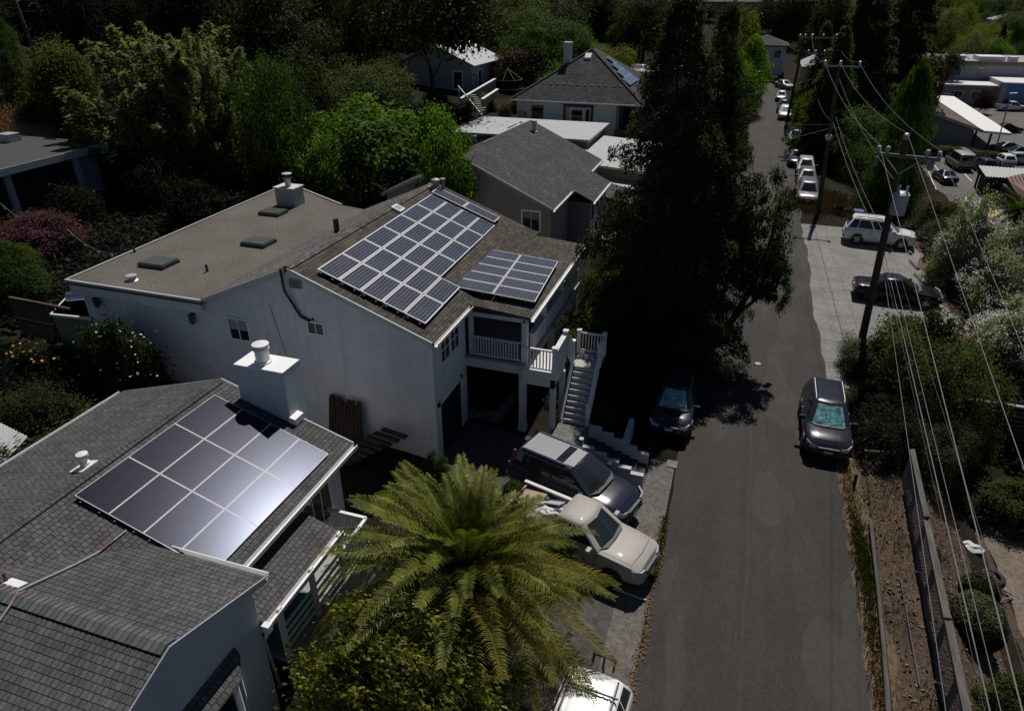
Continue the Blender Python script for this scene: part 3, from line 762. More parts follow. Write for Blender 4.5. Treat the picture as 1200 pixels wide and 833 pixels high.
scatter('bank_debris',paint('bark_chip',(.13,.095,.07),.9,.5,nsc=8),2600,lambda r:(lambda x,y:(x,y,ground_z(x,y)+.055))(r.uniform(6.1,11),r.uniform(8,27)),.05,6)
scatter('dry_grass',LITG,9000,lambda r:(lambda x,y:(x,y,.16))(6.8+r.normal()*1.2,64.5+r.normal()*1.6),.5,7,tall=True)
scatter('dry_grass',LITG,2500,lambda r:(lambda x,y:(x,y,.1))(6.6+r.normal()*.5,94+r.normal()*4),.5,8,tall=True)
scatter('dry_grass',paint('hill_straw',(.36,.24,.11),.9,.35,nsc=3),16000,lambda r:(lambda x,y:(x,y,ground_z(x,y)+.25))(-56.0+r.normal()*2.0,41.0+r.normal()*2.4),.6,9,tall=True)
scatter('ground_cover',leafmat('ivy_shade_black',(.010,.014,.006),(.004,.006,.003)),15000,lambda r:(lambda x,y:(x,y,ground_z(x,y)+.12+abs(r.normal())*.25))(r.uniform(-33,-19),r.uniform(10,19)),.22,10)  # ivy colour blackened to put in the deep shade under the trees
scatter('ground_cover',leafmat('ivy_shade_black',None),12000,lambda r:(lambda x,y:(x,y,ground_z(x,y)+.12+abs(r.normal())*.3))(r.uniform(-8.5,-1.4),r.uniform(24.5,40)),.2,12)
scatter('ground_cover',leafmat('ivy_shade_black',None),12000,lambda r:(lambda x,y:(x,y,ground_z(x,y)+.12+abs(r.normal())*.3))(r.uniform(13.2,22),r.uniform(30,60)),.3,13)
# ---------------------------------------------------------------- house helpers
Z=Vector((0,0,1))
def window(parent,p,u,n,w,h,nx=1,ny=1,fr=.07,fm=None,pm=None,name='window',mull=.035,dep=.05):
    p,u,n=Vector(p),Vector(u).normalized(),Vector(n).normalized();fm=fm or WHITE
    m=MB()
    def bar(a0,a1,b0,b1,d=dep):
        c=p+u*(a0+a1)/2+Z*(b0+b1)/2+n*d/2;m.obox(c,u*(a1-a0)/2,Z*(b1-b0)/2,n*d/2)
    bar(-fr,w+fr,-fr,0);bar(-fr,w+fr,h,h+fr);bar(-fr,0,0,h);bar(w,w+fr,0,h)
    for i in range(1,nx): bar(w*i/nx-mull/2,w*i/nx+mull/2,0,h,dep*.8)
    for i in range(1,ny): bar(0,w,h*i/ny-mull/2,h*i/ny+mull/2,dep*.75)
    f=m.build(name,fm,parent)
    m=MB();a=p+n*.012;m.quad(a,a+u*w,a+u*w+Z*h,a+Z*h);m.build('pane',pm or GLASS,f);return f
def slab(m,pts,t=.14):
    m.prism([Vector(p) for p in pts],(0,0,-t))
def bars(name,segs,r,matl,parent,n=6):
    m=MB()
    for a,b in segs: m.tube([a,b],r,n)
    return m.build(name,matl,parent)
def gutter(parent,a,b,out,matl=None,r=.07,name='gutter'):
    a,b,out=Vector(a),Vector(b),Vector(out).normalized()
    m=MB();prof=[(0,0),(r*2,0),(r*2,-.03),(r*1.8,-.13),(.02,-.13),(0,-.03)]
    # open trough: outer lip, floor, back
    d=(b-a)
    def strip_(q0,q1):
        v=[a+out*q0[0]+Z*q0[1],a+out*q1[0]+Z*q1[1]];s=.012
        nn=(v[1]-v[0]).cross(d).normalized()*s
        m.obox((v[0]+v[1])/2+d/2,(v[1]-v[0])/2,d/2,nn)
    strip_((.0,-.01),(.0,-.13));strip_((0,-.13),(r*2,-.13));strip_((r*2,-.13),(r*2.1,.0))
    return m.build(name,matl or TRIM2,parent)
def balustrade(parent,a,b,h,gap=.12,name='railing',matl=None,post=False,r=.022,low=.10):
    a,b=Vector(a),Vector(b);d=b-a;L=d.length;u=d/L;s=u.cross(Z).normalized()
    m=MB()
    m.obox((a+b)/2+Z*h,d/2,s*.05,Z*.03);m.obox((a+b)/2+Z*low,d/2,s*.035,Z*.03)
    n=max(2,int(L/gap))
    for i in range(1,n): m.obox(a+d*i/n+Z*(h+low)/2,u*r,s*r,Z*(h-low)/2)
    return m.build(name,matl or WHITE,parent)
def post(parent,p,w,h,name='post',matl=None,cap=False,base=False):
    p=Vector(p);m=MB();m.box(p.x-w/2,p.y-w/2,p.z,p.x+w/2,p.y+w/2,p.z+h)
    if cap: m.box(p.x-w*.66,p.y-w*.66,p.z+h-.002,p.x+w*.66,p.y+w*.66,p.z+h+.06)
    if base: m.box(p.x-w*.62,p.y-w*.62,p.z,p.x+w*.62,p.y+w*.62,p.z+.28)
    return m.build(name,matl or WHITE,parent)
def panel_array(label,origin,du,dv,cols,rows,pw,ph,cell,frame,group=None,skip=(),gap=.02,lift=.12,fw=.03,gaps_v=None):
    """modules on rails; origin = upper corner, du along roof, dv down the slope"""
    o,du,dv=Vector(origin),Vector(du).normalized(),Vector(dv).normalized();n=du.cross(dv)
    if n.z<0: n=-n
    root=thing('solar_array',label,'solar panels',o,0,group);K=0
    for i in range(cols):
        for j in range(rows):
            if (i,j) in skip: continue
            c=du*(i*(pw+gap)+pw/2)+dv*(j*(ph+gap)+ph/2)+n*lift
            m=MB();m.obox(c,du*pw/2,dv*ph/2,n*.02)
            # raised rim
            p=m.build('panel',frame,root)
            m=MB();a=c+n*.0215;x,y=du*(pw/2-fw),dv*(ph/2-fw)
            me=MB();me.add([a-x-y,a+x-y,a+x+y,a-x+y],[(0,1,2,3)] if (x.cross(y)).dot(n)>0 else [(3,2,1,0)])
            q=me.build('cell_sheet',cell,p);uvl=q.data.uv_layers[0]
            co=[(0,0),(pw-2*fw,0),(pw-2*fw,ph-2*fw),(0,ph-2*fw)]
            for li in q.data.loops: uvl.data[li.index].uv=co[li.vertex_index]
    m=MB()
    for j in range(rows):
        for t in(.22,.78):
            cs=[i for i in range(cols) if (i,j) not in skip]
            if not cs: continue
            a=du*(min(cs)*(pw+gap)-.06)+dv*(j*(ph+gap)+ph*t)+n*(lift-.05);b=du*((max(cs)+1)*(pw+gap)+.05)+dv*(j*(ph+gap)+ph*t)+n*(lift-.05)
            m.obox((a+b)/2,(b-a)/2,dv*.02,n*.022)
            for k in range(int((b-a).length/1.2)+1):
                q=a+(b-a).normalized()*k*1.2;m.obox(q-n*.04,du*.02,dv*.03,n*.05)
    m.build('mounting_rail',BLK,root);return root

scatter('ground_cover',leafmat('ivy_shade_black',None),26000,lambda r:(lambda x,y:(x,y,ground_z(x,y)+.15+abs(r.normal())*.25))(r.uniform(-44.5,-26.5),r.uniform(20,44)),.3,14)
scatter('ground_cover',leafmat('ivy_shade_black',None),16000,lambda r:(lambda x,y:(x,y,ground_z(x,y)+.15+abs(r.normal())*.5))(r.uniform(-47,-20),r.uniform(43.5,75)),.5,15)

scatter('verge_grass',GRS,1800,lambda r:(lambda c,d:(c[0]+d[0]*.35,c[1]+d[1]*.5,ground_z(c[0],c[1])+.10))(((6.5,22.6),(6.9,20.6),(7.2,23.6),(6.4,17.2),(7.0,14.2),(8.6,21.5),(8.9,24.2),(6.6,11.5))[r.integers(0,8)],r.normal(size=2)),.16,21,tall=True)
scatter('bank_debris',paint('dry_twig',(.16,.125,.09),.9,.5,nsc=8),1600,lambda r:(lambda x,y:(x,y,ground_z(x,y)+.06))(r.uniform(6.1,11),r.uniform(8,27)),.13,22,up=.5)
scatter('bank_debris',paint('dark_mulch',(.018,.013,.010),.9,.5,nsc=8),3500,lambda r:(lambda x,y:(x,y,ground_z(x,y)+.05))(r.uniform(6.1,11),r.uniform(8,27)),.06,23)
# ---------------------------------------------------------------- HOUSE in the near left corner (grey shingle roof)
SH1=shingle('grey_shingle',(.112,.111,.113),.15,bw=.24,rh=.145)
WALL1=siding('pale_blue_siding',(.56,.58,.63),.13)
h1=thing('house','grey shingled house with dark solar panels and a square white chimney, front left','house',(-12,10,.3))
def at(h,o): return o  # world coordinates: children are parented with inverse offset
def HB(root):
    off=Vector(root.location)
    def fix(o):
        if o.parent is root and o.type=='MESH' and not o.get('_f'):
            o.data.transform(Matrix.Translation(-off));o['_f']=1
            def sub(q):
                for ch in q.children:
                    if ch.type=='MESH': ch.data.transform(Matrix.Translation(-off))
                    sub(ch)
            sub(o)
    return fix
def finish(root):
    f=HB(root)
    for ch in list(root.children): f(ch)
    def clean(o):
        if '_f' in o: del o['_f']
        for c in o.children: clean(c)
    clean(root)
rz1=lambda x:5.6-.32*(x+14.05)        # east slope
m=MB()
m.prism([(-18.0,3,-.2),(-18.0,3,4.75),(-14.5,3,5.55),(-10.35,3,4.25),(-10.35,3,-.2)],(0,11.35,0))
m.build('wall',WALL1,h1)
m=MB()
m.prism([(-9.05,3.3,-.2),(-9.05,3.3,4.6),(-9.05,6.2,5.55),(-9.05,8.65,4.76),(-9.05,8.65,-.2)],(-3,0,0));m.build('gable_wall',WALL1,h1)
rf=MB()
Y1=14.72
slab(rf,[(-14.5,1,rz1(-14.5)),(-14.5,Y1,rz1(-14.5)),(-9.98,Y1,rz1(-9.98)),(-9.98,8.7,rz1(-9.98)),(-11.78,8.7,rz1(-11.78)),(-14.45,6.2,rz1(-14.45)),(-14.45,1,rz1(-14.45))])
slab(rf,[(-14.5,1,5.742),(-14.5,Y1,5.742),(-18.25,Y1-.45,4.83),(-18.25,1,4.83)])
# cross gable
rdg=5.735
slab(rf,[(-8.78,6.2,rdg),(-8.78,8.85,rdg-.32*2.65),(-11.93,8.85,rdg-.32*2.65),(-14.6,6.2,rdg)],.12)
slab(rf,[(-8.78,6.2,rdg),(-14.6,6.2,rdg),(-14.6,2.9,rdg-.35*3.3),(-8.78,2.9,rdg-.35*3.3)],.12)
roof=rf.build('roof',SH1,h1)
# fill between main slope and cross gable ridge
for i in range(40):
    x=-8.80-i*.142;q=random.Random(i).uniform(.85,1.15)
    rc=MB();L_=.165
    for s in(-1,1):
        sl=.33
        pts_=[(x,6.2,rdg+.045),(x,6.2+s*.19,rdg+.045-.19*sl),(x,6.2+s*.19,rdg+.025-.19*sl),(x,6.2,rdg+.025)]
        rc.prism(pts_,(-L_,0,-.022))
    rc.build('ridge_cap',paint('cap_grey_%d'%(i%5),tuple(c*(.8+.12*(i*7%5)/1.2) for c in(.105,.105,.109)),.95,.25,nsc=9),roof)
rc=MB();
for i in range(95):
    y=1.2+i*.142
    for s,k in((-1,.26),(1,.32)):
        a=Vector((-14.5,y,5.742+.03));b=a+Vector((s*.17,0,-.17*k));rc.obox((a+b)/2,(0,.08,.0),(b-a)/2,(0,0,.012))
rc.build('ridge_cap',SH1,roof)
# white rake/drip trim
tr=MB()
tr.obox((-12.24,Y1+.03,(rz1(-14.5)+rz1(-9.98))/2-.09),Vector((2.26,0,-.32*2.26)),(0,.02,0),(0,0,.09))
tr.obox((-16.37,Y1-.19,5.2),Vector((1.875,.225,.456)),(0,.02,0),(0,0,.07))
tr.build('rake_trim',paint('grey_trim',(.30,.31,.33),.5),roof)
tr=MB()
tr.obox((-8.77,7.525,rdg-.424-.09),Vector((0,1.325,-.424)),(.02,0,0),(0,0,.085));tr.obox((-8.77,4.55,rdg-.578-.09),Vector((0,1.65,.578)),(.02,0,0),(0,0,.085))
tr.build('rake_trim',paint('slate_blue_trim',(.33,.36,.42),.5),roof)
gutter(h1,(-9.98,8.9,4.27),(-9.98,Y1,4.27),(1,0,0))
gutter(h1,(-8.78,8.85,4.87),(-11.9,8.85,4.87),(0,1,0))
gutter(h1,(-18.25,1,4.80),(-18.25,Y1-.45,4.80),(-1,0,0))
# porch roof
m=MB();slab(m,[(-10.37,8.72,3.93),(-10.37,12.0,3.93),(-8.98,12.0,3.47),(-8.98,8.72,3.47)],.10);m.build('porch_roof',SH1,h1)
gutter(h1,(-8.98,8.72,3.46),(-8.98,12.02,3.46),(1,0,0))
m=MB();m.box(-8.98,8.60,3.3,-8.78,8.75,3.5);m.tube([(-8.9,8.68,3.35),(-9.0,8.70,3.0),(-9.3,8.9,2.6),(-9.40,9.2,0)],.045,6);m.build('downpipe',TRIM2,h1)
# porch deck, posts, railings, lattice
WD=paint('deck_grey',(.30,.30,.30),.7,.15)
m=MB();m.box(-10.35,9.15,1.55,-8.9,13.4,1.70);m.build('porch_deck',WD,h1)
for y in(9.25,10.6,11.95): post(h1,(-8.98,y,1.7),.12,1.72 if y<12.2 else 1.0)
for a,b in(((-8.98,9.25,1.7),(-8.98,10.6,1.7)),((-8.98,10.6,1.7),(-8.98,11.95,1.7))):
    m=MB()
    for z in(.25,.5,.75,1.0): m.obox(((a[0]),(a[1]+b[1])/2,a[2]+z),(0,(b[1]-a[1])/2,0),(.02,0,0),(0,0,.045 if z<1 else .04))
    m.build('railing',WHITE,h1)
balustrade(h1,(-8.98,11.95,1.7),(-8.98,13.4,1.7),1.0,.11);balustrade(h1,(-8.98,13.4,1.7),(-10.3,13.4,1.7),1.0,.11)
m=MB();m.box(-10.0,9.4,1.71,-9.2,11.0,1.95);m.build('porch_cushion',paint('teal_cushion',(.05,.22,.25),.8),h1)
lt=MB()
for i in range(-14,46):
    y0=9.1+i*.11
    for s in(-1,1):
        a,b=(y0,.2),(y0+1.3,1.5)
        if s<0:a,b=(y0+1.3,.2),(y0,1.5)
        # clip to 9.1..13.4
        (ya,za),(yb,zb)=a,b
        def cl(ya,za,yb,zb):
            lo,hi=9.1,13.4
            for L_,sg in((lo,1),(hi,-1)):
                for _ in(0,1):
                    if (ya-L_)*sg<0:
                        if (yb-L_)*sg<=0: return None
                        t=(L_-ya)/(yb-ya);ya,za=L_,za+(zb-za)*t
                    ya,za,yb,zb=yb,zb,ya,za
            return ya,za,yb,zb
        c=cl(ya,za,yb,zb)
        if c:
            A=Vector((-8.93,c[0],c[1]));B=Vector((-8.93,c[2],c[3]));d=(B-A)/2
            if d.length>.02: lt.obox((A+B)/2+Vector((s*.006,0,0)),d,(.005,0,0),d.cross(Vector((1,0,0))).normalized()*.017)
lt.build('lattice_skirt',WHITE,h1)
# windows
window(h1,(-10.35,12.35,2.35),(0,1,0),(1,0,0),1.3,1.35,3,1,.09)
# bay window with its little hood
bw=MB();bw.prism([(-9.05,4.6,1.3),(-9.05,7.7,1.3),(-8.70,7.25,1.3),(-8.70,5.05,1.3)],(0,0,2.05));bw.build('bay_window',WALL1,h1)
window(h1,(-8.70,5.15,1.75),(0,1,0),(1,0,0),2.0,1.5,4,1,.09)
window(h1,(-9.0,7.66,1.75),(.5,-.65,0),(.65,.5,0),.42,1.5,1,1,.07)
m=MB();m.add([(-9.04,4.5,3.72),(-9.04,7.8,3.72),(-8.58,7.35,3.36),(-8.58,4.95,3.36),(-9.04,4.4,3.36),(-9.04,7.9,3.36)],[(0,3,2,1)[::-1],(1,2,5),(0,4,3),(4,5,2,3)])
m.build('bay_roof',SH1,h1)
# chimney
m=MB();m.prism([(-13.5,14.33,-.1),(-11.8,14.33,-.1),(-11.8,15.2,-.1),(-13.5,15.2,-.1)],(0,0,6.7))
ch=m.build('chimney',stucco('chimney_stucco',(.62,.65,.70)),h1)
m=MB();m.box(-13.505,14.325,6.601,-11.795,15.205,6.64);m.build('chimney_cap',paint('chimney_lit_top_white',(.82,.82,.82),.6,.05),ch)  # flush plate on the plain box, its whiter colour paints the lit top
m=MB();m.lathe([(.27,.0),(.26,.06),(.21,.08),(.21,.42),(.24,.43),(.24,.48),(.20,.49)],(-12.75,14.75,6.63),18);m.build('flue',paint('flue_white',(.75,.75,.75),.45),ch,40)
m=MB();m.lathe([(.225,.50),(.225,.62)],(-12.75,14.75,6.58),18);m.build('flue_band',GALV,ch,40)
m=MB();m.lathe([(.25,.62),(.25,.66),(.02,.70)],(-12.75,14.75,6.58),18);m.build('flue_cap',paint('flue_white',None),ch,40)
m=MB();m.obox((-11.72,14.5,5.0),(.12,.0,-.03),(0,.22,0),(0,0,.10));m.build('chimney_cricket',WHITE,ch)
# plumbing vents
vx,vy=-14.95,10.05
m=MB();m.lathe([(.13,.0),(.12,.11),(.09,.13),(.09,.27),(.145,.29),(.145,.37),(.04,.40)],(vx,vy,5.64),16);vt=m.build('roof_vent',paint('vent_white',(.72,.72,.70),.5),roof,40)
m=MB();m.obox((vx,vy-.05,5.645),(.24,0,.06),(0,.26,0),(0,0,.012));m.build('vent_flashing',paint('vent_white',None),vt)
def on_roof(px,py,off=.05):
    r=ray(px,py);tm=(5.6+off+.32*-14.05-H)/(r[2]+.32*r[0])
    tn=(rdg+off+.32*6.2-H)/(r[2]+.32*r[1]);ts=(rdg+off-.35*6.2-H)/(r[2]-.35*r[1])
    t=min(tm,max(tn,ts));return Vector((r[0]*t,r[1]*t,H+r[2]*t))
p=on_roof(8,681,0)
m=MB();m.tube([p+Vector((0,0,-.15)),p+Vector((0,0,.24))],.035,8);o=m.build('vent_pipe',paint('rusty_pipe',(.10,.05,.035),.8),roof)
m=MB();m.obox(p+Vector((.22,.0,.02)),(.22,0,0),(0,.12,-.038),(0,0,.008));m.build('vent_flashing',paint('vent_white',None),o)
# conduit on the roof
cp=[PS_ for PS_ in []]
def on_plane(px,py,x0,z0,s,off=.05):
    r=ray(px,py);t=(z0+off-s*x0-H)/(r[2]-s*r[0]);return Vector((r[0]*t,r[1]*t,H+r[2]*t))
pts=[on_roof(*q) for q in((148,621),(133,633),(118,645),(90,660),(60,674),(38,684),(22,692),(15,704),(0,726),(-12,742))]
m=MB();m.tube(pts,.020,6);cd=m.build('roof_conduit',GALV,roof)
m=MB();m.tube([pts[1]+Z*.004,pts[2]+Z*.004],.0225,6);m.build('red_tape',paint('red_tape',(.35,.10,.09),.6),cd);m=MB();m.tube([pts[6]+Z*.004,pts[7]+Z*.004],.0225,6);m.build('red_tape',paint('red_tape',None),cd)
finish(h1)
def glarecell(key,c):
    t=NT(key);n=t.noise(t.coord('World'),3,4);k=t.ramp(n,[(.3,c),(.7,tuple(x*1.5 for x in c))])
    sp=t.new('ShaderNodeSeparateXYZ');t.ln(t.coord('UV'),sp.inputs[0])
    ln=t.math('GREATER_THAN',t.math('ABSOLUTE',t.math('SUBTRACT',t.math('FRACT',t.math('MULTIPLY',sp.outputs[0],30)),.5)),.42)
    k=t.mix(t.math('MULTIPLY',ln,.35),k,tuple(x*2.6 for x in c))
    d=t.noise(t.coord('World'),30,2);k=t.mix(t.ramp(d,[(.74,(0,0,0)),(.78,(.35,)*3)]),k,(.25,.25,.28))
    t.col(k);t.set(Roughness=.235,Specular_IOR_Level=.22);t.p.inputs['Specular Tint'].default_value=(.64,.72,1,1);return t.m
CELL1=glarecell('dark_cell',(.010,.008,.013))
s1=math.sqrt(1+.32**2)
a1=panel_array('large dark solar panels, three rows of four, on the near left roof',(-14.06,13.86,rz1(-14.06)),(-.012,-1,0),(1,-.012,-.342),3,4,1.63,.985,CELL1,paint('panel_rim_grey',(.55,.55,.57),.45,.05),lift=.14,gap=.010,fw=.014)
# ---------------------------------------------------------------- HOUSE in the centre (white, brown roof)
SH2=shingle('brown_shingle',(.100,.087,.075),.30,warm=1)
W2=stucco('white_stucco',(.70,.70,.71))
h2=thing('house','white two-storey stucco house with brown roof and a porch over its carport','house',(-17,25,.5))
rz2=lambda x:7.8-.38*(x+14.8)
m=MB()
m.prism([(-25.2,19.3,-.5),(-25.2,19.3,5.85),(-18.75,19.3,5.9),(-14.8,19.3,7.62),(-9.4,19.3,5.58),(-9.4,19.3,-.5)],(0,3.2,0))
m.prism([(-25.2,22.5,-.5),(-25.2,22.5,5.85),(-18.75,22.5,5.9),(-14.8,22.5,7.62),(-10.9,22.5,6.12),(-10.9,22.5,-.5)],(0,9.4,0))
m.build('wall',W2,h2)
rf=MB();YF,YB=19.18,32.05
slab(rf,[(-14.8,YF,7.8),(-14.8,YB,7.8),(-9.2,YB,rz2(-9.2)),(-9.2,YF,rz2(-9.2))])
west=lambda x:7.8+.43*(x+14.8)
wr=MB();slab(wr,[(-14.8,YF,7.799),(-14.8,YB,7.799),(-18.95,YB,west(-18.95)),(-18.95,YF,west(-18.95))]);wr.build('west_roof',shingle('grey_ridge',(.15,.145,.14),.3),h2)
# porch roof
slab(rf,[(-9.4,22.62,rz2(-9.2)+.03),(-9.4,31.6,rz2(-9.2)+.03),(-6.72,31.6,5.46),(-6.72,22.62,5.46)],.12)
roof2=rf.build('roof',SH2,h2)
rc=MB()
for i in range(84):
    y=YF+.08+i*.152
    for s,k in((-1,.43),(1,.38)):
        a=Vector((-14.8,y,7.835));b=a+Vector((s*.19,0,-.19*k));rc.obox((a+b)/2,(0,.085,0),(b-a)/2,(0,0,.013))
rc.build('ridge_cap',shingle('grey_ridge',(.16,.15,.14),.3),roof2)
# flat tar and gravel roof with its metal edge
t=NT('tar_gravel');v=t.coord('World');b=t.noise(v,13,4,.85)
k=t.ramp(t.noise(v,.45,5),[(.3,(.105,.095,.084)),(.7,(.142,.130,.116))]);k=t.mix(.85,k,t.ramp(b,[(.36,(.40,.39,.38)),(.64,(1.65,1.65,1.65))]),'MULTIPLY')
t.col(k);t.set(Roughness=1,Specular_IOR_Level=.1);t.bump(b,.6,.03)
m=MB();m.prism([(-18.8,19.0,6.0),(-18.8,31.9,6.0),(-20.6,32.3,6.0),(-26.1,35.4,6.0),(-25.5,19.0,6.0)],(0,0,-.16));fr_=m.build('flat_roof',t.m,h2)
m=MB()
for a,b in(((-25.5,19.0),(-18.8,19.0)),((-25.5,19.0),(-26.1,35.4)),((-26.1,35.4),(-20.6,32.3))):
    A,B=Vector((*a,6.0)),Vector((*b,6.0));d=(B-A)/2;o_=d.cross(Z).normalized();m.obox((A+B)/2+Z*.02,d*1.001,o_*.05,Z*.045)
m.build('edge_metal',paint('edge_grey',(.40,.40,.40),.5),fr_)
m=MB();m.box(-25.45,19.02,5.45,-18.9,19.14,5.86);m.build('fascia',W2,h2)
m=MB();m.obox((-16.85,YF-.03,west(-16.85)-.10),Vector((1.95,0,.84)),(0,.025,0),(0,0,.10));m.obox((-12.0,YF-.03,rz2(-12.0)-.10),Vector((2.75,0,-1.045)),(0,.025,0),(0,0,.10));m.build('rake_trim',paint('grey_white_trim',(.50,.50,.51),.6),h2)
gutter(h2,(-9.2,YF,rz2(-9.2)-.02),(-9.2,22.6,rz2(-9.2)-.02),(1,0,0))
gutter(h2,(-6.72,22.6,5.44),(-6.72,31.6,5.44),(1,0,0))
m=MB();m.tube([(-9.38,19.22,5.45),(-9.36,19.25,5.2),(-9.36,19.22,.5)],.045,6);m.build('downpipe',TRIM2,h2)
gv=lambda x,z,w,h_,nx,ny:window(h2,(x,19.3,z),(1,0,0),(0,-1,0),w,h_,nx,ny,.08)
w1=gv(-17.95,4.45,.85,.85,2,1)
for k in(0,1):
    m=MB();m.quad((-17.93+k*.435,19.285,4.85),(-17.55+k*.435,19.285,4.85),(-17.55+k*.435,19.285,5.28),(-17.93+k*.435,19.285,5.28));m.build('roller_blind',paint('blind_grey',(.30,.31,.33),.8),w1)
gv(-14.32,5.25,.62,.42,2,1)
m=MB();m.box(-14.83,19.22,7.0,-14.33,19.3,7.32);lv=m.build('gable_vent',paint('grey_blue_louvre',(.36,.38,.42),.6),h2)
m=MB()
for i in range(6): m.box(-14.80,19.205,7.02+i*.05,-14.36,19.225,7.035+i*.05)
m.build('louvre',DARK,lv)
m=MB();m.tube([(-15.0,19.1,7.75),(-15.0,19.12,6.9),(-14.55,19.22,5.9),(-14.2,19.22,5.75),(-14.05,19.25,5.85)],.05,7);m.build('wall_conduit',BLK,h2)
m=MB();m.tube([(-15.9,19.27,6.2),(-15.4,19.27,3.4),(-15.3,19.27,2.2)],.012,4);m.build('wall_cable',paint('grey_cable',(.2,.2,.2)),h2)
for x,z in((-24.35,5.1),(-19.55,5.05)):
    m=MB();m.box(x-.05,19.2,z+.15,x+.05,19.3,z+.3);m.lathe([(.05,.28),(.13,.22),(.11,-.12),(.05,-.18)],(x,19.12,z),6)
    m.build('wall_lamp',paint('lamp_dark_metal',(.06,.06,.06),.5),h2)
for x,z in((-19.4,3.2),(-16.9,2.75)):
    m=MB();m.box(x-.1,19.2,z,x+.1,19.3,z+.22);m.build('wall_vent',WHITE,h2)
# front (street) face
window(h2,(-9.4,20.1,4.35),(0,1,0),(1,0,0),.75,.95,2,2,.07);window(h2,(-9.4,21.02,4.35),(0,1,0),(1,0,0),.75,.95,2,2,.07)
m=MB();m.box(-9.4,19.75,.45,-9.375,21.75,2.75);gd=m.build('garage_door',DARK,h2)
m=MB();m.box(-9.4,19.58,.45,-9.34,19.75,2.9);m.box(-9.4,21.75,.45,-9.34,21.92,2.9);m.box(-9.4,19.58,2.75,-9.34,21.92,2.9);m.build('garage_frame',WHITE,gd)
# porch and carport
PW=paint('porch_white',(.60,.60,.61),.6,.07)
m=MB();m.box(-10.9,22.42,3.05,-6.85,31.4,3.45);m.build('porch_beam',PW,h2)
m=MB();m.box(-10.9,22.36,3.45,-6.80,31.4,3.53);m.build('porch_deck',WD,h2)
m=MB();m.box(-10.9,22.6,5.22,-6.95,22.72,5.38);m.box(-7.02,22.6,5.22,-6.88,31.4,5.36);m.build('porch_lintel',PW,h2)
for x,y,z,hh,b in((-6.98,22.5,.4,3.1,1),(-6.98,26.8,.5,3.0,1),(-6.98,31.2,.6,3.0,1)): post(h2,(x,y,z),.26,hh,'carport_post',PW,base=b)
for y in(22.66,25.3,28.2,31.2): post(h2,(-6.96,y,3.53),.22,1.7,'porch_post',PW)
post(h2,(-9.2,22.66,3.53),.16,1.75,'porch_post',PW);post(h2,(-10.75,22.7,3.53),.14,1.75,'porch_post',PW)
balustrade(h2,(-9.1,22.5,3.53),(-7.1,22.5,3.53),.86,.115,matl=PW)
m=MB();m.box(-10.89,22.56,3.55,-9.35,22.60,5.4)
m.box(-10.89,22.8,3.55,-10.87,31,5.3);m.build('porch_shade_sheet',DARK,h2)  # near-black sheets painted in for the shade inside the porch
for y0,y1 in((23.5,25.2),(25.4,28.1),(28.3,31.1)):
    m=MB();m.box(-7.02,y0,3.55,-6.88,y1,4.30);m.box(-7.06,y0,4.30,-6.84,y1,4.37);m.build('porch_parapet',PW,h2)
m=MB();m.box(-10.88,22.8,.4,-10.86,31,3.0);m.build('carport_shade_sheet',DARK,h2)  # near-black sheet standing in for the shade at the back of the carport
m=MB();m.prism([(-9.4,22.56,.45),(-8.2,22.56,.45),(-8.0,22.7,.45),(-7.9,25,.45),(-8.2,25,.45),(-8.3,23,.45),(-9.4,22.9,.45)],(0,0,.25));m.build('carport_kerb',CONC,h2)
m=MB();m.box(-9.1,22.75,.5,-8.75,23.15,1.25);m.build('meter_box',BLK,h2)
# outside stair
m=MB();m.box(-6.88,22.1,3.2,-5.55,23.8,3.5);m.box(-6.86,22.12,2.85,-5.6,22.3,3.2);m.box(-5.75,22.12,2.85,-5.6,23.8,3.2);m.build('stair_landing',PW,h2)
for x,y in((-5.66,22.2),(-5.66,23.7)): post(h2,(x,y,.6),.2,2.2,'stair_post',PW)
post(h2,(-5.62,22.16,3.5),.16,1.05,'newel_post',PW,True);post(h2,(-5.6,23.75,3.5),.16,1.05,'newel_post',PW,True)
balustrade(h2,(-6.85,22.16,3.5),(-5.68,22.16,3.5),.92,.13,matl=PW)
m=MB();m.box(-5.68,22.24,3.5,-5.56,23.67,4.40);m.box(-5.72,22.24,4.40,-5.52,23.67,4.46);m.build('stair_parapet',PW,h2)
m=MB();m.prism([(-5.52,23.83,4.40),(-5.52,24.5,3.70),(-5.52,24.5,2.75),(-5.52,23.83,3.4)],(.10,0,0));m.prism([(-5.50,24.5,2.9),(-5.50,22.75,1.05),(-5.50,22.75,.75),(-5.50,24.5,2.45)],(.12,0,0));m.build('stair_parapet',PW,h2)
NS=10;sx0,sx1=-5.32,-4.42;yb,yt,zb_,zt_=22.75,24.5,.95,2.75
tread=WD;rm=MB();tm_=MB()
for i in range(NS):
    y=lerp(yb,yt,i/NS);z=lerp(zb_,zt_,(i+1)/NS);tm_.box(sx0,y-.03,z-.04,sx1,y+.17,z);rm.box(sx0+.01,y+.0,z-.185,sx1-.01,y+.02,z-.04)
tm_.build('stair_tread',paint('tread_grey',(.40,.39,.375),.7,.2),h2);rm.build('stair_riser',PW,h2)
m=MB();m.box(sx0-.2,24.5,2.63,sx1+.12,25.65,2.75);m.build('stair_platform',paint('tread_grey',None),h2)
for x,y in((-5.45,25.6),(-4.35,25.6),(-4.33,24.5),(-5.46,24.55)): post(h2,(x,y,2.75),.15,1.0,'newel_post',WHITE,True)
balustrade(h2,(-5.4,25.6,2.75),(-4.4,25.6,2.75),.92,.12);balustrade(h2,(-4.34,25.55,2.75),(-4.33,24.55,2.75),.92,.12)
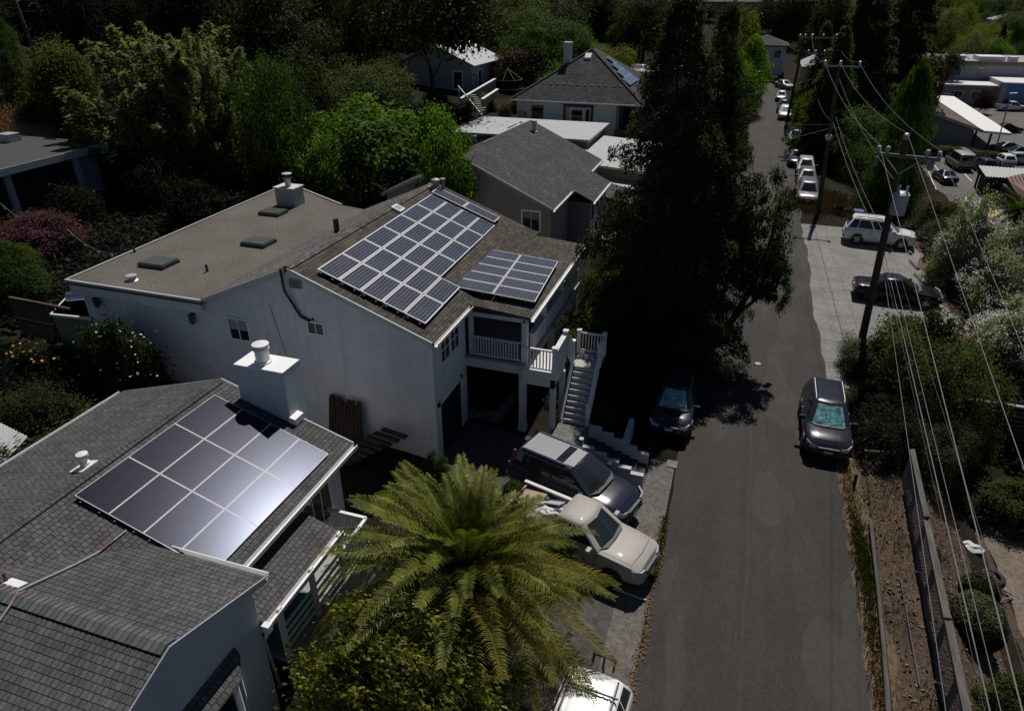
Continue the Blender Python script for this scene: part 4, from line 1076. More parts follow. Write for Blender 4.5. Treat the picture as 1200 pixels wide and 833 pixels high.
m=MB();m.prism([(-4.37,24.5,3.6),(-4.37,22.8,1.85),(-4.37,22.8,1.72),(-4.37,24.5,3.46)],(.10,0,0));m.prism([(-4.35,24.5,2.75),(-4.35,22.7,.95),(-4.35,22.7,.75),(-4.35,24.5,2.5)],(.05,0,0));m.build('stair_handrail',WHITE,h2)
post(h2,(-4.33,22.75,.9),.14,1.0,'newel_post',WHITE,True)
# roof furniture
def skylight(px,py,w,d):
    c=P(px,py,6.08);m=MB();m.box(c.x-w/2,c.y-d/2,6.0,c.x+w/2,c.y+d/2,6.16);m.build('skylight',paint('skylight_curb',(.05,.05,.045),.6),h2)
    o=C.objects[-1] if False else bpy.data.objects[[k.name for k in h2.children][-1]]
    m=MB();m.box(c.x-w/2+.05,c.y-d/2+.05,6.16,c.x+w/2-.05,c.y+d/2-.05,6.20);m.build('skylight_glass',paint('skylight_green_glass',(.085,.095,.082),.25,.15),o)
skylight(186,308,1.35,1.0);skylight(303,284,1.3,1.0);skylight(320,249,1.25,.9)
def pipevent(p,r,h_,matl,name='roof_vent',par=None,cap=True):
    m=MB();m.lathe([(r*1.6,0),(r,.05),(r,h_*.7),(r*1.35,h_*.72),(r*1.35,h_*.95),(r*.3,h_)] if cap else [(r*1.5,0),(r,.04),(r,h_)],p,12);return m.build(name,matl,par,40)
pipevent(P(155,328,6.0),.16,.22,GALV,par=h2);pipevent(P(243,318,6.0),.05,.3,BLK,'vent_pipe',h2,False);pipevent(P(158,296,6.0),.045,.25,BLK,'vent_pipe',h2,False)
c=P(340,240,6.0);m=MB();m.box(c.x-.6,c.y-.35,6.0,c.x+.6,c.y+.55,6.95);ch=m.build('roof_chimney',paint('chimney_greenish',(.34,.36,.33),.7),h2)
m=MB();m.box(c.x-.65,c.y-.4,6.95,c.x+.65,c.y+.6,7.02);m.build('chimney_cap',paint('cap_pale',(.6,.6,.58),.5),ch)
m=MB();m.lathe([(.17,0),(.17,.42),(.27,.44),(.27,.68),(.2,.70)],(c.x,c.y+.1,7.02),14);m.build('flue',GALV,ch,40)
m=MB();m.lathe([(.275,.0),(.275,.17),(.1,.2)],(c.x,c.y+.1,7.50),14);m.build('flue_cap',BLK,ch,40)
def on2(px,py,off=0): return on_plane(px,py,-14.8,7.8,-.38,off)
def onw(px,py,off=0): return on_plane(px,py,-14.8,7.8,.43,off)
pipevent(on2(395,272),.11,.55,BLK,'vent_pipe',h2,False)
p=onw(412,252);m=MB();m.obox(p+Z*.08,(.28,0,.12),(0,.22,0),(0,0,.05));m.build('roof_vent',paint('vent_white',None),h2)
p=on2(467,246);m=MB();m.obox(p+Z*.06,(.22,0,-.09),(0,.26,0),(0,0,.05));o=m.build('roof_hatch',paint('vent_white',None),h2);
m=MB();m.obox(p+Z*.115,(.15,0,-.062),(0,.19,0),(0,0,.004));m.build('hatch_lid',paint('hatch_brown',(.2,.16,.13)),o)
p=on2(511,222);m=MB();m.lathe([(.16,0),(.16,.3),(.22,.32),(.22,.5),(.08,.56)],p,12);m.lathe([(.09,0),(.09,.5),(.14,.52),(.14,.62)],p+Vector((.3,.2,-.1)),10);m.box(p.x-.4,p.y-.3,p.z-.05,p.x+.25,p.y-.05,p.z+.18);m.build('roof_flue_cluster',paint('flue_rusty_white',(.38,.33,.30),.5,.4),h2)
finish(h2)
RIMG=paint('panel_rim_grey',None)
CELL2=solar('blue_cell',(.040,.042,.062),.13,.16,.012,.16,.4)
du=Vector((-.03,1,0));dv=Vector((1,.01,-.38))
sk=[(i,0) for i in(2,3)]
ph_=.92;pw_=1.60
a2=panel_array('long blue-grey solar array stepping up the brown roof of the white house',(-13.95,19.72,rz2(-13.95)),du,dv,6,5,1.74,.86,CELL2,RIMG,skip=[(2,4),(3,4),(4,4),(5,4)],gap=.03,lift=.16,fw=.045)
a2b=panel_array('narrow end row of two landscape panels at the far end of the long roof array',Vector((-14.25,30.36,rz2(-14.25))),du,dv,1,2,0.86,1.72,CELL2,RIMG,gap=.03,lift=.16,fw=.045)
sp_=(5.46-(rz2(-9.2)+.03))/(9.4-6.72)
o0=P(567,291,6.0);
zp=lambda x:rz2(-9.2)+.03+sp_*(x+9.4)
def onp(px,py,off=.25):
    r=ray(px,py);x0,z0,s=-9.4,rz2(-9.2)+.03+off,sp_
    t=(z0-s*x0-H)/(r[2]-s*r[0]);return Vector((r[0]*t,r[1]*t,H+r[2]*t))
q=[onp(*k) for k in((567,291),(651,311),(618,360),(528,335))]
print('porch array corners',[tuple(round(c,2) for c in k) for k in q])
a3=panel_array('small square solar array of ten landscape panels on the porch roof',Vector((q[0].x,q[0].y,zp(q[0].x))),(q[3]-q[0]),(q[1]-q[0])-(q[3]-q[0]).normalized()*((q[1]-q[0]).dot((q[3]-q[0]).normalized())),5,2,((q[3]-q[0]).length-.08)/5,((q[1]-q[0]).length-.02)/2*.99,solar('blue_cell_b',(.050,.052,.068),.11,.17,.012,.16,.4),RIMG,gap=.02,lift=.24,fw=.035)
# ---------------------------------------------------------------- HOUSE three (grey gable roof)
SH3=shingle('charcoal_shingle',(.092,.087,.090),.16,white=.25)
W3=siding('taupe_siding',(.27,.26,.245),.15)
h3=thing('house','taupe gabled house with speckled charcoal roof between the white house and the white flat roofs','house',(-15,47,.6))
rz3=lambda x:7.25-.46*(x+16.55)
m=MB()
m.prism([(-22.2,40.45,-.3),(-22.2,40.45,4.5),(-16.55,40.45,7.05),(-10.9,40.45,4.45),(-10.9,40.45,-.3)],(0,14.2,0))
m.box(-11.0,45.3,-.3,-9.35,50.9,3.65);m.build('wall',W3,h3)
rf=MB()
slab(rf,[(-16.55,40.15,7.25),(-16.55,54.9,7.25),(-10.6,54.9,rz3(-10.6)),(-10.6,50.9,rz3(-10.6)),(-9.1,50.9,rz3(-9.1)),(-9.1,45.1,rz3(-9.1)),(-10.6,45.1,rz3(-10.6)),(-10.6,40.15,rz3(-10.6))])
slab(rf,[(-16.55,40.15,7.249),(-16.55,54.9,7.249),(-22.5,54.9,4.51),(-22.5,40.15,4.51)])
r3=rf.build('roof',SH3,h3)
gutter(h3,(-10.6,40.15,4.48),(-10.6,45.1,4.48),(1,0,0));gutter(h3,(-9.1,45.1,3.79),(-9.1,50.9,3.79),(1,0,0));gutter(h3,(-10.6,50.9,4.48),(-10.6,54.9,4.48),(1,0,0))
m=MB();m.obox((-13.6,40.12,rz3(-13.6)-.09),Vector((2.97,0,-1.366)),(0,.03,0),(0,0,.1));m.obox((-19.5,40.12,5.80),Vector((2.95,0,1.36)),(0,.03,0),(0,0,.1));m.build('rake_trim',paint('taupe_trim',(.30,.30,.30),.6),r3)
window(h3,(-12.65,40.45,2.95),(1,0,0),(0,-1,0),1.1,1.2,2,1,.10)
for y in(45.6,47.1,48.6):
    for z in(.7,2.25): window(h3,(-9.35,y,z),(0,1,0),(1,0,0),1.1,1.1,1,1,.08)
m=MB();m.prism([(-9.35,50.9,.2),(-9.35,54.3,.2),(-7.6,54.3,.2),(-7.6,50.9,.2)],(0,0,2.0));m.build('side_porch',W3,h3)
m=MB();slab(m,[(-10.9,50.7,3.0),(-10.9,54.6,3.0),(-7.3,54.6,2.3),(-7.3,50.7,2.3)],.12);m.build('side_porch_roof',SH3,h3)
m=MB();m.tube([(-10.85,40.4,4.3),(-10.85,40.38,.5)],.05,6);m.build('downpipe',paint('taupe_trim',None),h3)
for px,py,r_,hh in((626,153,.16,.75),(556,165,.16,.5),(551,166,.16,.5)):
    p=on_plane(px,py,-16.55,7.25,-.46 if px>600 else .46);m=MB();m.lathe([(r_*1.6,-.1),(r_,.0),(r_,hh*.7),(r_*1.4,hh*.72),(r_*1.3,hh),(.02,hh)],p,10);m.build('vent_pipe',GALV,r3,40)
for px,py in((600,149),(571,167)):
    p=on_plane(px,py,-16.55,7.25,.46);m=MB();m.obox(p+Z*.08,(.32,0,.15),(0,.32,0),(0,0,.05));m.build('roof_vent',paint('vent_white',None),r3)
finish(h3)
# ---------------------------------------------------------------- pale flat roofed block
TPO=paint('pale_roof_membrane',(.37,.38,.40),.7,.16,nsc=.6);OLV=siding('olive_wall',(.16,.18,.085),.2)
fb=thing('flat_roofed_annex','pale flat-roofed annex with olive walls between the taupe house and the hip-roofed house','annex',(-14,66,.5))
m=MB();m.prism([(-29,68,-.3),(-14.7,68,-.3),(-14.7,77.5,-.3),(-29,77.5,-.3)],(0,0,3.6));m.build('wall',OLV,fb)
m=MB();m.prism([(-15.2,62.2,-.3),(-8.2,60.2,-.3),(-8.2,73,-.3),(-14.75,75,-.3)],(0,0,2.75));m.build('wall',OLV,fb)
m=MB();m.prism([(-29.3,67.7,3.3),(-14.4,67.7,3.3),(-14.4,77.8,3.3),(-29.3,77.8,3.3)],(0,0,.2));m.build('roof',TPO,fb)
m=MB();m.prism([(-15.5,61.9,2.45),(-7.9,59.9,2.45),(-7.9,73.2,2.45),(-14.4,75,2.45)],(0,0,.2));m.build('roof',TPO,fb)
m=MB();m.prism([(-12,58.2,1.35),(-6.9,57,1.35),(-6.9,60.2,1.35),(-12,61.4,1.35)],(0,0,.15));m.build('roof',TPO,fb)
m=MB();m.prism([(-11.8,58.4,-.2),(-7.1,57.3,-.2),(-7.1,60.2,-.2),(-11.8,61.2,-.2)],(0,0,1.5));m.build('wall',OLV,fb)
finish(fb)
# ---------------------------------------------------------------- hip roofed house
SH4=shingle('slate_shingle',(.075,.073,.078),.2,bw=.5,rh=.30);W4=siding('white_siding',(.80,.81,.84),.2)
h4=thing('house','white house under a large slate-grey hip roof with tall chimney and side solar panels','house',(-19.3,90,1))
X0,X1,YA,YBk=-27.3,-11.4,82.0,99.5;ez=4.95;ax,ay,az_=-19.3,89.7,10.1;ay2=91.5
m=MB();m.prism([(-26.7,82.6,-.3),(-14.6,82.6,-.3),(-14.6,85,-.3),(-12,85,-.3),(-12,98.9,-.3),(-26.7,98.9,-.3)],(0,0,5.2));m.build('wall',W4,h4)
rf=MB()
e=[(X0,YA,ez),(X1,YA,ez),(X1,YBk,ez),(X0,YBk,ez)];A=(ax,ay,az_);B_=(ax,ay2,az_)
rf.add(e+[A,B_]+[(x,y,z-.16) for x,y,z in e],[(0,1,4),(1,2,5,4),(2,3,5),(3,0,4,5),(0,6,7,1),(1,7,8,2),(2,8,9,3),(3,9,6,0),(9,8,7,6)])
r4=rf.build('roof',SH4,h4)
gutter(h4,(X0,YA,ez-.03),(X1,YA,ez-.03),(0,-1,0),r=.09)
hc=MB()
for a,b in((e[0],A),(e[1],A)):
    a,b=Vector(a),Vector(b);d=(b-a)/2;hc.obox((a+b)/2+Z*.03,d,d.cross(Z).normalized()*.16,Z*.03)
hc.build('hip_cap',SH4,r4)
m=MB();m.prism([(-22.5,88,5),(-21.65,88,5),(-21.65,89,5),(-22.5,89,5)],(0,0,5.7));c=m.build('chimney',stucco('blue_white_stucco',(.52,.56,.62)),h4)
m=MB();m.box(-22.56,87.94,10.7,-21.59,89.06,10.86);m.build('chimney_cap',GALV,c)
NAVY=paint('charcoal_window_trim',(.045,.05,.06),.6)
window(h4,(-24.75,82.6,2.55),(1,0,0),(0,-1,0),1.35,1.7,1,2,.22,WHITE)
window(h4,(-24.72,82.57,2.58),(1,0,0),(0,-1,0),1.29,1.64,1,2,.08,NAVY,dep=.03)
m=MB();m.prism([(-20.6,82.6,2.3),(-17.6,82.6,2.3),(-18.2,82.0,2.3),(-20.0,82.0,2.3)],(0,0,2.0));bay=m.build('bay_window',W4,h4)
window(h4,(-19.75,82.0,2.6),(1,0,0),(0,-1,0),1.3,1.5,1,2,.12);window(h4,(-18.1,82.05,2.6),(.6,.6,0),(.7,-.7,0),.5,1.5,1,1,.07)
m=MB();m.box(-20.9,82.5,2.2,-20.65,82.6,4.5);m.box(-17.55,82.5,2.2,-17.3,82.6,4.5);m.box(-20.9,82.5,4.35,-17.3,82.6,4.6);m.build('window_surround',NAVY,bay)
m=MB();m.box(-14.55,84.9,.8,-12.1,85.0,4.6);m.build('porch_opening',DARK,h4)
post(h4,(-11.7,82.4,.5),.2,4.4,'porch_post',W4);post(h4,(-13.9,82.5,.5),.2,4.4,'porch_post',NAVY)
m=MB();m.box(-25.9,82.52,2.9,-25.4,82.6,3.5);m.box(-27-.0+.6,82.52,2.8,-26.0,82.6,3.6);m.build('meter_box',paint('meter_grey',(.3,.33,.37)),h4)
pv=lambda x,y:(x,y)
p=Vector((-19.4,88.3,az_-.62*1.4/1));m=MB();m.obox(Vector((-19.5,88.4,9.35)),(.38,0,0),(0,.33,.22),(0,0,.10));m.build('roof_vent',paint('vent_white',None),r4)
sg=MB()
for i in range(12):
    x=lerp(-26.0,-12.8,i/11);y=YA+.28;z=ez+.25
    f=.30;y=lerp(YA,ay,f);z=lerp(ez,az_,f)+.05;xx=lerp(-23.9,-14.6,i/11);sg.box(xx-.20,y-.03,z-.03,xx+.20,y+.03,z+.03)
sg.build('snow_guard',GALV,r4)
finish(h4)
# its panels on the east slope
n4=Vector((az_-ez,0,X1-ax)).normalized()
sl=math.atan2(az_-ez,X1-ax);dvv=Vector((math.cos(sl),0,-math.sin(sl)))
for k,(yy,st,lab) in enumerate(((88.2,3.0,'upper'),)):
    o=Vector((ax,0,az_))+dvv*2.0+Vector((0,91.2,0))
    panel_array('blue reflective solar panels on the east slope of the slate hip roof',o,(0,-1,0),dvv,4,4,1.5,1.15,solar('far_cell',(.06,.075,.11),.02,.0,.05,.12,.7),ALU,lift=.2,skip=[(1,0),(2,0),(3,0),(2,1),(3,1),(3,2)])
# ---------------------------------------------------------------- brick planter by the hip house
m=MB();m.box(-14.3,80.6,.2,-10.4,82,2.2);o=m.build('brick_wall',paint('red_brick_paint',(.20,.07,.05),.8,.25,nsc=4));tag(o,'low red brick porch wall under the corner of the hip-roofed house','wall')
# flat roof behind with brick chimney
fb2=thing('flat_roofed_house','low flat-roofed house with brick chimney and rear solar panels behind the hip roof','house',(-15,120,1))
m=MB();m.box(-26,118,0,-7,130,4.6);m.build('wall',stucco('cream_wall',(.35,.34,.32)),fb2)
m=MB();m.box(-26.5,117.5,4.6,-6.5,130.5,4.85);m.build('roof',paint('dusty_roof',(.25,.24,.22),.9),fb2)
m=MB();m.box(-12.0,121,4.85,-11.0,122,6.4);m.lathe([(.3,6.4),(.3,7.2),(.4,7.25),(.1,7.5)],(-11.5,121.5,0),10);m.build('chimney',paint('red_brick_paint',None),fb2)
finish(fb2)
panel_array('tilted dark solar panels on the flat roof behind the hip-roofed house',(-19,119.6,5.7),(1,0,0),(0,-1,-.35),6,1,1.7,1.7,solar('far_cell_b',(.045,.05,.07),.02,.0,.05,.12,.7),ALU,lift=.1)
# ---------------------------------------------------------------- uphill grey house with a pale metal roof
h5=thing('house','grey shingled cottage with pale metal roof on the slope behind the dark oak','house',(-42,98,3))
W5=siding('grey_blue_siding',(.36,.37,.40),.22);MR=siding('pale_metal_roof',(.48,.48,.49),.5)
m=MB();m.prism([(-47.5,94,1),(-47.5,94,7.4),(-42.2,94,9.6),(-36.9,94,7.4),(-36.9,94,1)],(0,11,0));m.build('wall',W5,h5)
rf=MB();slab(rf,[(-42.2,93.3,9.9),(-42.2,105.6,9.9),(-36.2,105.6,7.35),(-36.2,93.3,7.35)]);slab(rf,[(-42.2,93.3,9.899),(-42.2,105.6,9.899),(-48.2,105.6,7.35),(-48.2,93.3,7.35)]);rf.build('roof',MR,h5)
window(h5,(-39.6,94,4.3),(1,0,0),(0,-1,0),1.2,2.1,1,2,.2);window(h5,(-36.9,96.5,4.3),(0,1,0),(1,0,0),1.2,2.1,1,2,.2)
m=MB();m.box(-37.8,93.3,2.2,-36.3,93.5,2.3);m.build('sill_board',WHITE,h5)
finish(h5)
# terraces, stairs, gazebo below it
def wall_thing(name,label,cat,box_,matl,group=None):
    m=MB();m.box(*box_);o=m.build(name,matl);tag(o,label,cat,group);return o
RW=stucco('grey_render',(.36,.36,.36))
m=MB();a,b=P(543,113,4.0),P(582,92,3.4);
def wall_ab(name,label,cat,a,b,h,t,matl,cap=None,group=None):
    a,b=Vector(a),Vector(b);d=(b-a)/2;d0=Vector((d.x,d.y,0));s=Vector((-d.y,d.x,0)).normalized()
    root=thing(name,label,cat,a,0,group);m=MB();m.obox((b-a)/2+Z*h/2,d,s*t/2,Z*h/2);m.build('wall' if name!='wall' else 'masonry',matl,root)
    if cap:
        m=MB();m.obox((b-a)/2+Z*(h+.04),d*1.005,s*(t/2+.05),Z*.045);m.build('coping',cap,root)
    return root
a,b=PY(540,118,86),PY(580,93,97)
wall_ab('retaining_wall','grey rendered retaining wall stepping up the slope beside the grey cottage','wall',(a.x,a.y,a.z-1.0),(b.x,b.y,b.z-1.2),1.2,.3,RW,WHITE)
a,b=PY(565,117,82.5),PY(583,105,88)
wall_ab('retaining_wall','short white-capped garden wall in front of the wire gazebo','wall',(a.x,a.y,a.z-.8),(b.x,b.y,b.z-.8),.8,.3,RW,WHITE)
tc=paint('terracotta_paving',(.30,.12,.085),.85,.25,nsc=4)
pts=[PY(558,134,78),PY(603,140,77),PY(600,126,82),PY(575,126,82)]
zt=sum(p.z for p in pts)/4
m=MB();m.prism([P(553,133,2.6),P(598,136,2.6),P(600,124,2.6),P(574,126,2.6)],(0,0,-1.6));tag(m.build('terrace',tc),'terracotta tiled terrace at the foot of the garden stairs','terrace')
# garden stair with white handrail
a,b=P(560,138,2.4),PY(538,110,88)
st=thing('garden_stair','wooden garden stair with long white handrail climbing past the dark oak','stairs',a)
d=b-a;sd=Vector((-d.y,d.x,0)).normalized()
m=MB()
for i in range(11):
    c=d*(i/11);m.obox(c-sd*1.2+Z*(-.05),Vector((d.x,d.y,0)).normalized()*.28,sd*.9,Z*.07)
m.build('tread',paint('tread_weathered',(.26,.22,.19),.8,.2),st)
m=MB();ra,rb=PY(565,135,79)-a,PY(537,101,88)-a;m.tube([ra,rb],.07,6);m.build('handrail',paint('handrail_white',(.8,.8,.8),.5),st)
for t in(.08,.36,.68,.97):
    p=ra.lerp(rb,t);m=MB();m.tube([p,p-Z*1.1],.055,6);m.build('post',WHITE,st)
WIREG=paint('dull_wire_grey',(.16,.155,.15),.6)
gz=thing('gazebo_frame','bare wire gazebo frame with a pointed top beside the hip-roofed house','gazebo',P(595,113,2.9))
ga=MB();ctr=Vector((0,0,0))
base=P(595,113,2.9)
for k in range(8):
    an=2*PI*k/8;p=Vector((2.2*math.cos(an),2.2*math.sin(an),0));q=Vector((2.2*math.cos(an+PI/4),2.2*math.sin(an+PI/4),0))
    m=MB();m.tube([p,p+Z*2.3],.032,5);m.build('post',WIREG,gz)
    m=MB();m.tube([p+Z*2.3,Vector((0,0,3.7))],.028,5);m.build('rafter',WIREG,gz)
    ga.tube([p+Z*2.3,q+Z*2.3],.035,5);ga.tube([p+Z*1.1,q+Z*1.1],.03,5)
ga.build('ring_beam',WIREG,gz)
fr=thing('picket_fence','dark open picket fence beside the wire gazebo','fence',P(608,112,3))
m=MB()
for i in range(16): m.box(i*.32,-.02,0,i*.32+.05,.02,1.3)
m.build('picket',GALV,fr);m=MB();m.box(0,-.03,.9,5,.03,.98);m.build('rail',GALV,fr)
# ---------------------------------------------------------------- modern flat house, far left
h6=thing('house','modern flat-roofed grey house with tall dark windows, left edge','house',(-50,32,3.5))
W6=stucco('cool_grey_stucco',(.30,.30,.335));RF6=paint('grey_flat_roof',(.05,.05,.05),.9,.15)
m=MB();m.box(-56,24,1,-46.7,40.3,5.75);m.build('wall',W6,h6)
m=MB();m.prism([(-46.0,22,5.75),(-46.0,40.9,5.95),(-57,40.9,5.95),(-57,22,5.75)],(0,0,.22));m.build('roof',RF6,h6)
m=MB();m.prism([(-45.95,22,5.55),(-45.95,40.95,5.75),(-45.95,40.95,6.22),(-45.95,22,6.02)],(.06,0,0));m.prism([(-45.95,40.90,5.75),(-57,40.90,5.75),(-57,40.90,6.22),(-45.95,40.90,6.22)],(0,.06,0));m.build('fascia',paint('pale_grey_fascia',(.40,.41,.44),.6),h6)
for y0,wd in((33.4,4.6),(27.4,5.2)): window(h6,(-46.7,y0,2.75),(0,1,0),(1,0,0),wd,2.65,3,4,.12,BLK,mull=.05)
for y in(38.3,32.9): post(h6,(-46.45,y,2.3),.32,3.4,'column',paint('pale_grey_fascia',None))
p=P(12,165,6.2);m=MB();m.box(p.x-.6,p.y-.5,6.0,p.x+.6,p.y+.5,6.75);m.build('roof_unit',GALV,h6)
finish(h6)
# string lights in front of it
def wire(name,label,a,b,sag,r,matl,cat='wire',group=None,n=18,ext=None):
    a,b=Vector(a),Vector(b);pts=[]
    for i in range(n+1):
        t=i/n;p=a.lerp(b,t);p.z-=sag*4*t*(1-t);pts.append(p)
    m=MB();m.tube(pts,r,5);o=m.build(name,matl,None,60);tag(o,label,cat,group);return o,pts
CORD=paint('grey_cord',(.12,.12,.11),.6);BULB=paint('clear_bulb',(.5,.5,.48),.1)
for i,(a,b,lab) in enumerate((((20,200,5.2),(125,222,4.4),'upper string of small bulbs sagging across the tall windows of the grey house'),((0,238,4.6),(45,255,4.3),'short string of small bulbs above the purple plum at the left edge'),((78,268,4.2),(140,296,5.6),'string of small bulbs running from the plum towards the white house roof'))):
    A_,B2=P(*a),P(*b);root=thing('string_light',lab,'string lights',A_)
    pts=[];m=MB()
    for k in range(13):
        t=k/12;q=A_.lerp(B2,t)-Z*(.5*4*t*(1-t))-A_;pts.append(q)
    m.tube(pts,.02,5);m.build('cord',CORD,root)
    for k in range(1,12,3):
        mm=MB();mm.lathe([(.03,0),(.07,-.08),(.07,-.16),(.02,-.2)],pts[k],8);mm.build('bulb',BULB,root,40)
# ---------------------------------------------------------------- far houses
def simple_house(label,x0,y0,x1,y1,z0,ze,zr,wm,rm,axis='x',wins=(),roofkind='hip',name='house',cat='house'):
    h=thing(name,label,cat,((x0+x1)/2,(y0+y1)/2,z0))
    m=MB();m.box(x0,y0,z0-2,x1,y1,ze);m.build('wall',wm,h)
    o=.5;rf=MB()
    if roofkind=='hip':
        cx,cy_=(x0+x1)/2,(y0+y1)/2;k=min(x1-x0,y1-y0)/2
        if axis=='x': A=(x0+k,cy_,zr);B=(x1-k,cy_,zr)
        else: A=(cx,y0+k,zr);B=(cx,y1-k,zr)
        e=[(x0-o,y0-o,ze),(x1+o,y0-o,ze),(x1+o,y1+o,ze),(x0-o,y1+o,ze)]
        rf.add(e+[A,B]+[(x,y,z-.18) for x,y,z in e],([(0,1,5,4),(1,2,5),(2,3,4,5),(3,0,4)] if axis=='x' else [(0,1,4),(1,2,5,4),(2,3,5),(3,0,4,5)])+[(0,6,7,1),(1,7,8,2),(2,8,9,3),(3,9,6,0),(9,8,7,6)])
    else:
        rf.box(x0-o,y0-o,ze+.002,x1+o,y1+o,zr)
    rf.build('roof',rm,h)
    for side,p,w_,hh,nx_,ny_ in wins:
        u,n=((1,0,0),(0,-1,0)) if side=='s' else (((0,1,0),(1,0,0)) if side=='e' else ((0,-1,0),(-1,0,0)))
        window(h,p,u,n,w_,hh,nx_,ny_,.1)
    finish(h);return h
FR=shingle('far_shingle',(.085,.085,.088),.15,bw=.6,rh=.4)
FW=stucco('far_white',(.52,.54,.58))
simple_house('white two-storey house with grey hip roof closing the far end of the street','',0,0,0,0,0,0,0,0) if False else None
fh=simple_house('white two-storey house with grey hip roof closing the far end of the street',-3,163.5,5.4,172,.5,6.3,8.1,FW,FR,'x',[('s',(3.2,163.5,3.9),1.3,1.5,1,2),('s',(1.6,163.5,.9),1.2,1.4,1,2),('s',(-2.2,163.5,3.8),2.2,1.9,2,1),('s',(-2.4,163.5,.6),1.6,2.2,1,1)])
simple_house('pale house half hidden by conifers right of the street end',7.5,128,15,138,-1,5.5,8,stucco('far_pale',(.45,.46,.48)),paint('pale_grey_shingle',(.33,.33,.33),.8),'y',[('s',(9,128,2.2),1.3,1.5,1,2)])
simple_house('dark grey multi-storey house among trees at the top centre',-62,235,-38,250,6,23,25,stucco('far_dark_grey',(.10,.11,.13)),FR,'x',[('s',(-60+4.6*i,235,z),2.3,2.6,1,2) for i in range(5) for z in(10,15.2)])
simple_house('grey clapboard house with balconies behind trees left of the top centre',-93,250,-72,262,8,22,25,stucco('far_mid_grey',(.16,.17,.18)),FR,'x',[('s',(-91+5*i,250,z),2.6,2.6,1,2) for i in range(4) for z in(12,17)])
simple_house('long brown-red roofed house at the top behind the yellow-green trees',-22,285,6,300,4,12.5,17,stucco('far_tan',(.30,.25,.21)),paint('brown_red_tile',(.15,.095,.075),.9,.2),'x',[('s',(-20,285,8),2.2,2,1,1),('s',(-8,285,8),2.2,2,1,1)])
simple_house('pale stucco house at the top edge above the end of the street',9,292,24,304,3,12.5,16,stucco('far_cream',(.42,.38,.35)),paint('pale_pink_tile',(.30,.22,.20),.9),'x',[('s',(11,292,8),2.2,2,1,1)])
# ---------------------------------------------------------------- east side buildings (car park level)
ez0=-4.5
BR=shingle('dusty_brown_shingle',(.17,.125,.10),.15,bw=.6,rh=.4)
b1=thing('shop_building','beige building with brown shingle roof and a long white flat canopy along its right side','building',(28,130,ez0))
A0,A1=Vector((24.8,116.5,0)),Vector((31.6,116.5,0))
m=MB();m.prism([(17,116.8,ez0),(17,116.8,1.0),(24,116.8,1.1),(31.0,116.8,-1.35),(31.0,116.8,ez0)],(0,38,0));m.build('wall',stucco('beige_grey_wall',(.24,.235,.215)),b1)
rf=MB();slab(rf,[(23.5,116.2,1.35),(23.5,155.5,1.35),(31.9,155.5,-1.25),(31.9,116.2,-1.25)],.2);slab(rf,[(23.5,116.2,1.349),(23.5,155.5,1.349),(16,155.5,-.6),(16,116.2,-.6)],.2);rf.build('roof',BR,b1)
m=MB();m.prism([(31.9,116.0,-1.45),(35.4,116.0,-1.6),(36.2,155.5,-1.6),(31.9,155.5,-1.45)],(0,0,.32));m.build('canopy',paint('white_canopy',(.72,.72,.70),.6,.12),b1)
m=MB();m.obox((27.7,116.1,.02),Vector((4.25,0,-1.32)),(0,.05,0),(0,0,.2));m.build('fascia',paint('lilac_grey_fascia',(.34,.33,.36)),b1)
for y in(116.8,124,132,140,148):
    post(b1,(33.2,y,ez0),.25,3.0,'canopy_post',BLK)
finish(b1)
b2=thing('commercial_building','low grey commercial building with white roofs, gravel upper roof and a blue mural wall','building',(44,170,ez0))
GW=stucco('grey_commercial_wall',(.36,.36,.38))
m=MB();m.box(36,178,ez0,72,200,3.0);m.build('wall',GW,b2)
m=MB();m.box(35.6,177.6,2.4,72,200,2.85);m.box(35.7,177.7,2.85,72,178.0,3.25);m.build('roof',dirtmat('pinkish_gravel',(.19,.13,.11),(.27,.20,.17)),b2)
m=MB();m.box(35.5,168.5,ez0,46.5,178,-.7);m.build('wall',stucco('taupe_far_wall',(.26,.24,.23)),b2)
m=MB();m.box(35.2,168.2,-.7,46.6,177.5,-.45);m.build('roof',paint('white_flat_roof',(.62,.62,.62),.7,.1),b2)
m=MB();m.box(46.5,166.0,ez0,74,178,0.2);m.build('wall',GW,b2)
m=MB();m.box(46.5,165.9,.2,74,178,.45);m.build('roof',paint('white_flat_roof',None),b2)
t=NT('mural_paint');v=t.coord('World');sp=t.new('ShaderNodeSeparateXYZ');t.ln(v,sp.inputs[0])
hgt=t.math('ADD',sp.outputs[2],t.math('MULTIPLY',t.noise(t.coord('World',(.35,1,.05)),1.,5),-3.4))
k=t.mix(t.ramp(t.math('ADD',hgt,5.2),[(.46,(1,1,1)),(.50,(0,0,0))]),(.075,.19,.40),(.07,.05,.05))
k=t.mix(t.ramp(t.math('ADD',hgt,4.4),[(.46,(1,1,1)),(.52,(0,0,0))]),k,(.22,.30,.40)) if False else k
t.col(k);t.set(Roughness=.7)
m=MB();m.box(47.4,165.88,ez0+.1,74,165.95,.18);m.build('mural',t.m,b2)
window(b2,(38.4,168.5,-2.9),(1,0,0),(0,-1,0),2.2,1.1,3,1,.1);window(b2,(42.2,168.5,-3.2),(1,0,0),(0,-1,0),2.4,1.5,3,1,.1)
m=MB();m.box(40.9,168.1,-2.2,41.0,168.5,-1.9);m.build('awning_bracket',WHITE,b2)
m=MB();m.box(37.2,167.8,-2.3,38.9,168.5,-2.15);m.build('door_awning',WHITE,b2)
